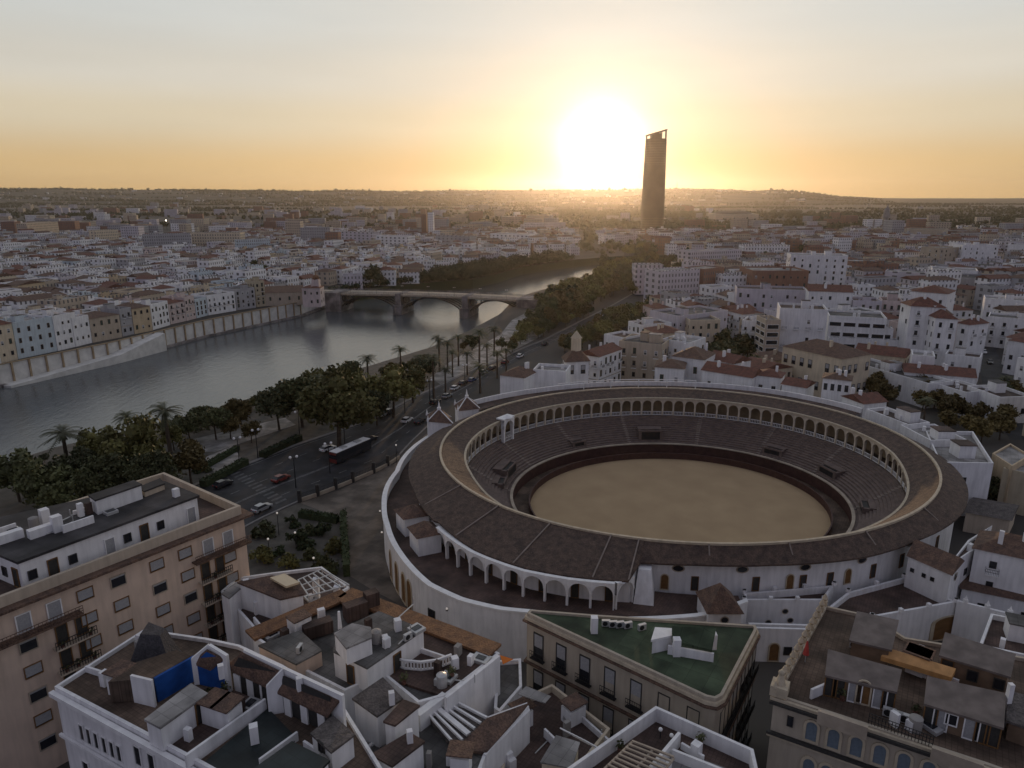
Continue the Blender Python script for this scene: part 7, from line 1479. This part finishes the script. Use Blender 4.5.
# far woods and tree belts
wd = random.Random(12); wm_ = MB()
def blob_tree(x, y, r, z=0):
    c = Vector((x, y, z+r*.9))
    wm_.ball(c, r*.7, 6, 4, .8)
    for k in range(11): d = Vector((wd.gauss(0,1), wd.gauss(0,1), wd.gauss(0,.8)+.2)).normalized(); leaf_quad(wm_, c+d*r*wd.uniform(.6,1.05), r*.42, wd, d)
FBT = [(402,294),(440,290.5),(473,287.5),(498,281.5),(524,273),(572,265),(560,257),(500,264),(440,274),(400,286)]; spots = []
def thick_tree(x, y, r, mb_):
    c = Vector((x, y, r*.85)); mb_.ball(c, r*.72, 7, 5, .85)
    for k in range(60): d = Vector((wd.gauss(0,1), wd.gauss(0,1), wd.gauss(0,.8)+.2)).normalized(); leaf_quad(mb_, c+Vector((d.x*r,d.y*r,d.z*r*.9))*wd.uniform(.62,1.08), r*.2, wd, d)
fbm = MB()
for k in range(6000):
    px, py = wd.uniform(398,574), wd.uniform(256,296)
    if len(spots) > 150 or not in_poly(px, py, FBT): continue
    q = G(px, py, 0)
    if RIV(q.x, q.y) or any((q.x-d[0])**2+(q.y-d[1])**2 < 20 for d in spots): continue
    spots.append((q.x,q.y)); thick_tree(q.x, q.y, wd.uniform(2.8,5.4), fbm)
for a, b in zip(FB[7:-3], FB[8:-2]):
    n = int(math.dist(a, b)/4.2)
    for j in range(n): f = (j+.5)/n; thick_tree(a[0]+(b[0]-a[0])*f-1.2+wd.uniform(-.8,.8), a[1]+(b[1]-a[1])*f+1.5, wd.uniform(2.3,3.6), fbm)
tag(fbm.build("far_bank_woods", "hedge"), kind="stuff")
for k in range(5200):
    y = 650+wd.random()**1.2*1900; x = wd.uniform(-.8,.8)*y; nv = noise.noise(Vector((x*.0021, y*.0035, 9)))
    if nv < .05 - (.25 if wd.random() < .15 else 0): continue
    if RIV(x, y) or not free(x, y, 3): continue
    blob_tree(x, y, wd.uniform(3,6))
for k in range(110):                  # long low tree belts between the fields
    y = 1300+wd.random()**1.3*3300; x = wd.uniform(-.8,.8)*y; L = wd.uniform(150,650)*(.6+y/4000); sl = wd.uniform(-.12,.12); n = int(L/8)
    for j in range(n):
        xx = x+(j/n-.5)*L+wd.uniform(-3,3); yy = y+(j/n-.5)*L*sl+wd.gauss(0,9)
        if free(xx, yy, 2): blob_tree(xx, yy, wd.uniform(3.5,6.5))
for k in range(300): y = wd.uniform(620,1300); x = (y-300)*.25+wd.uniform(-40,70)+40; (blob_tree(x, y, wd.uniform(3.5,6.5)) if not RIV(x,y) and math.dist((x,y), tc_) > 40 and free(x,y,2) else None)
for k in range(130):                  # woods and hedges across the hill slopes, with pale houses between them
    y = 3950+wd.random()*2500; x = wd.uniform(-.8,.45)*y; L = wd.uniform(150,800); n = int(L/14)
    for j in range(n): xx = x+(j/n-.5)*L; yy = y+wd.gauss(0,25); blob_tree(xx, yy, wd.uniform(5,9), max(.3,hill_z(xx,yy))-2)
for k in range(520): x = wd.uniform(-5000,3200); y = 6300+wd.uniform(-350,350); blob_tree(x, y, wd.uniform(4,9) if wd.random() < .93 else 14, ridge_z(x*6500/y,6500)-7)
tag(wm_.build("distant_woods", "leaf_dark"), kind="stuff")
# ------------------------------------------------------------------ evening air
hz = MB(); hz.prism([(-9500,-300),(9500,-300),(9500,9500),(-9500,9500)], -10.5, 215, True, True)
hm = bpy.data.materials.new("haze_air"); hm.use_nodes = True; nn = hm.node_tree.nodes; nn.clear()
pv = nn.new("ShaderNodeVolumePrincipled"); pv.inputs["Color"].default_value = (.92,.86,.80,1); pv.inputs["Density"].default_value = HAZE_D; pv.inputs["Anisotropy"].default_value = .84
ou = nn.new("ShaderNodeOutputMaterial"); hm.node_tree.links.new(pv.outputs[0], ou.inputs["Volume"]); M["haze_air"] = hm
hzo = hz.build("haze", "haze_air"); tag(hzo, kind="stuff"); hzo.display_type = 'WIRE'
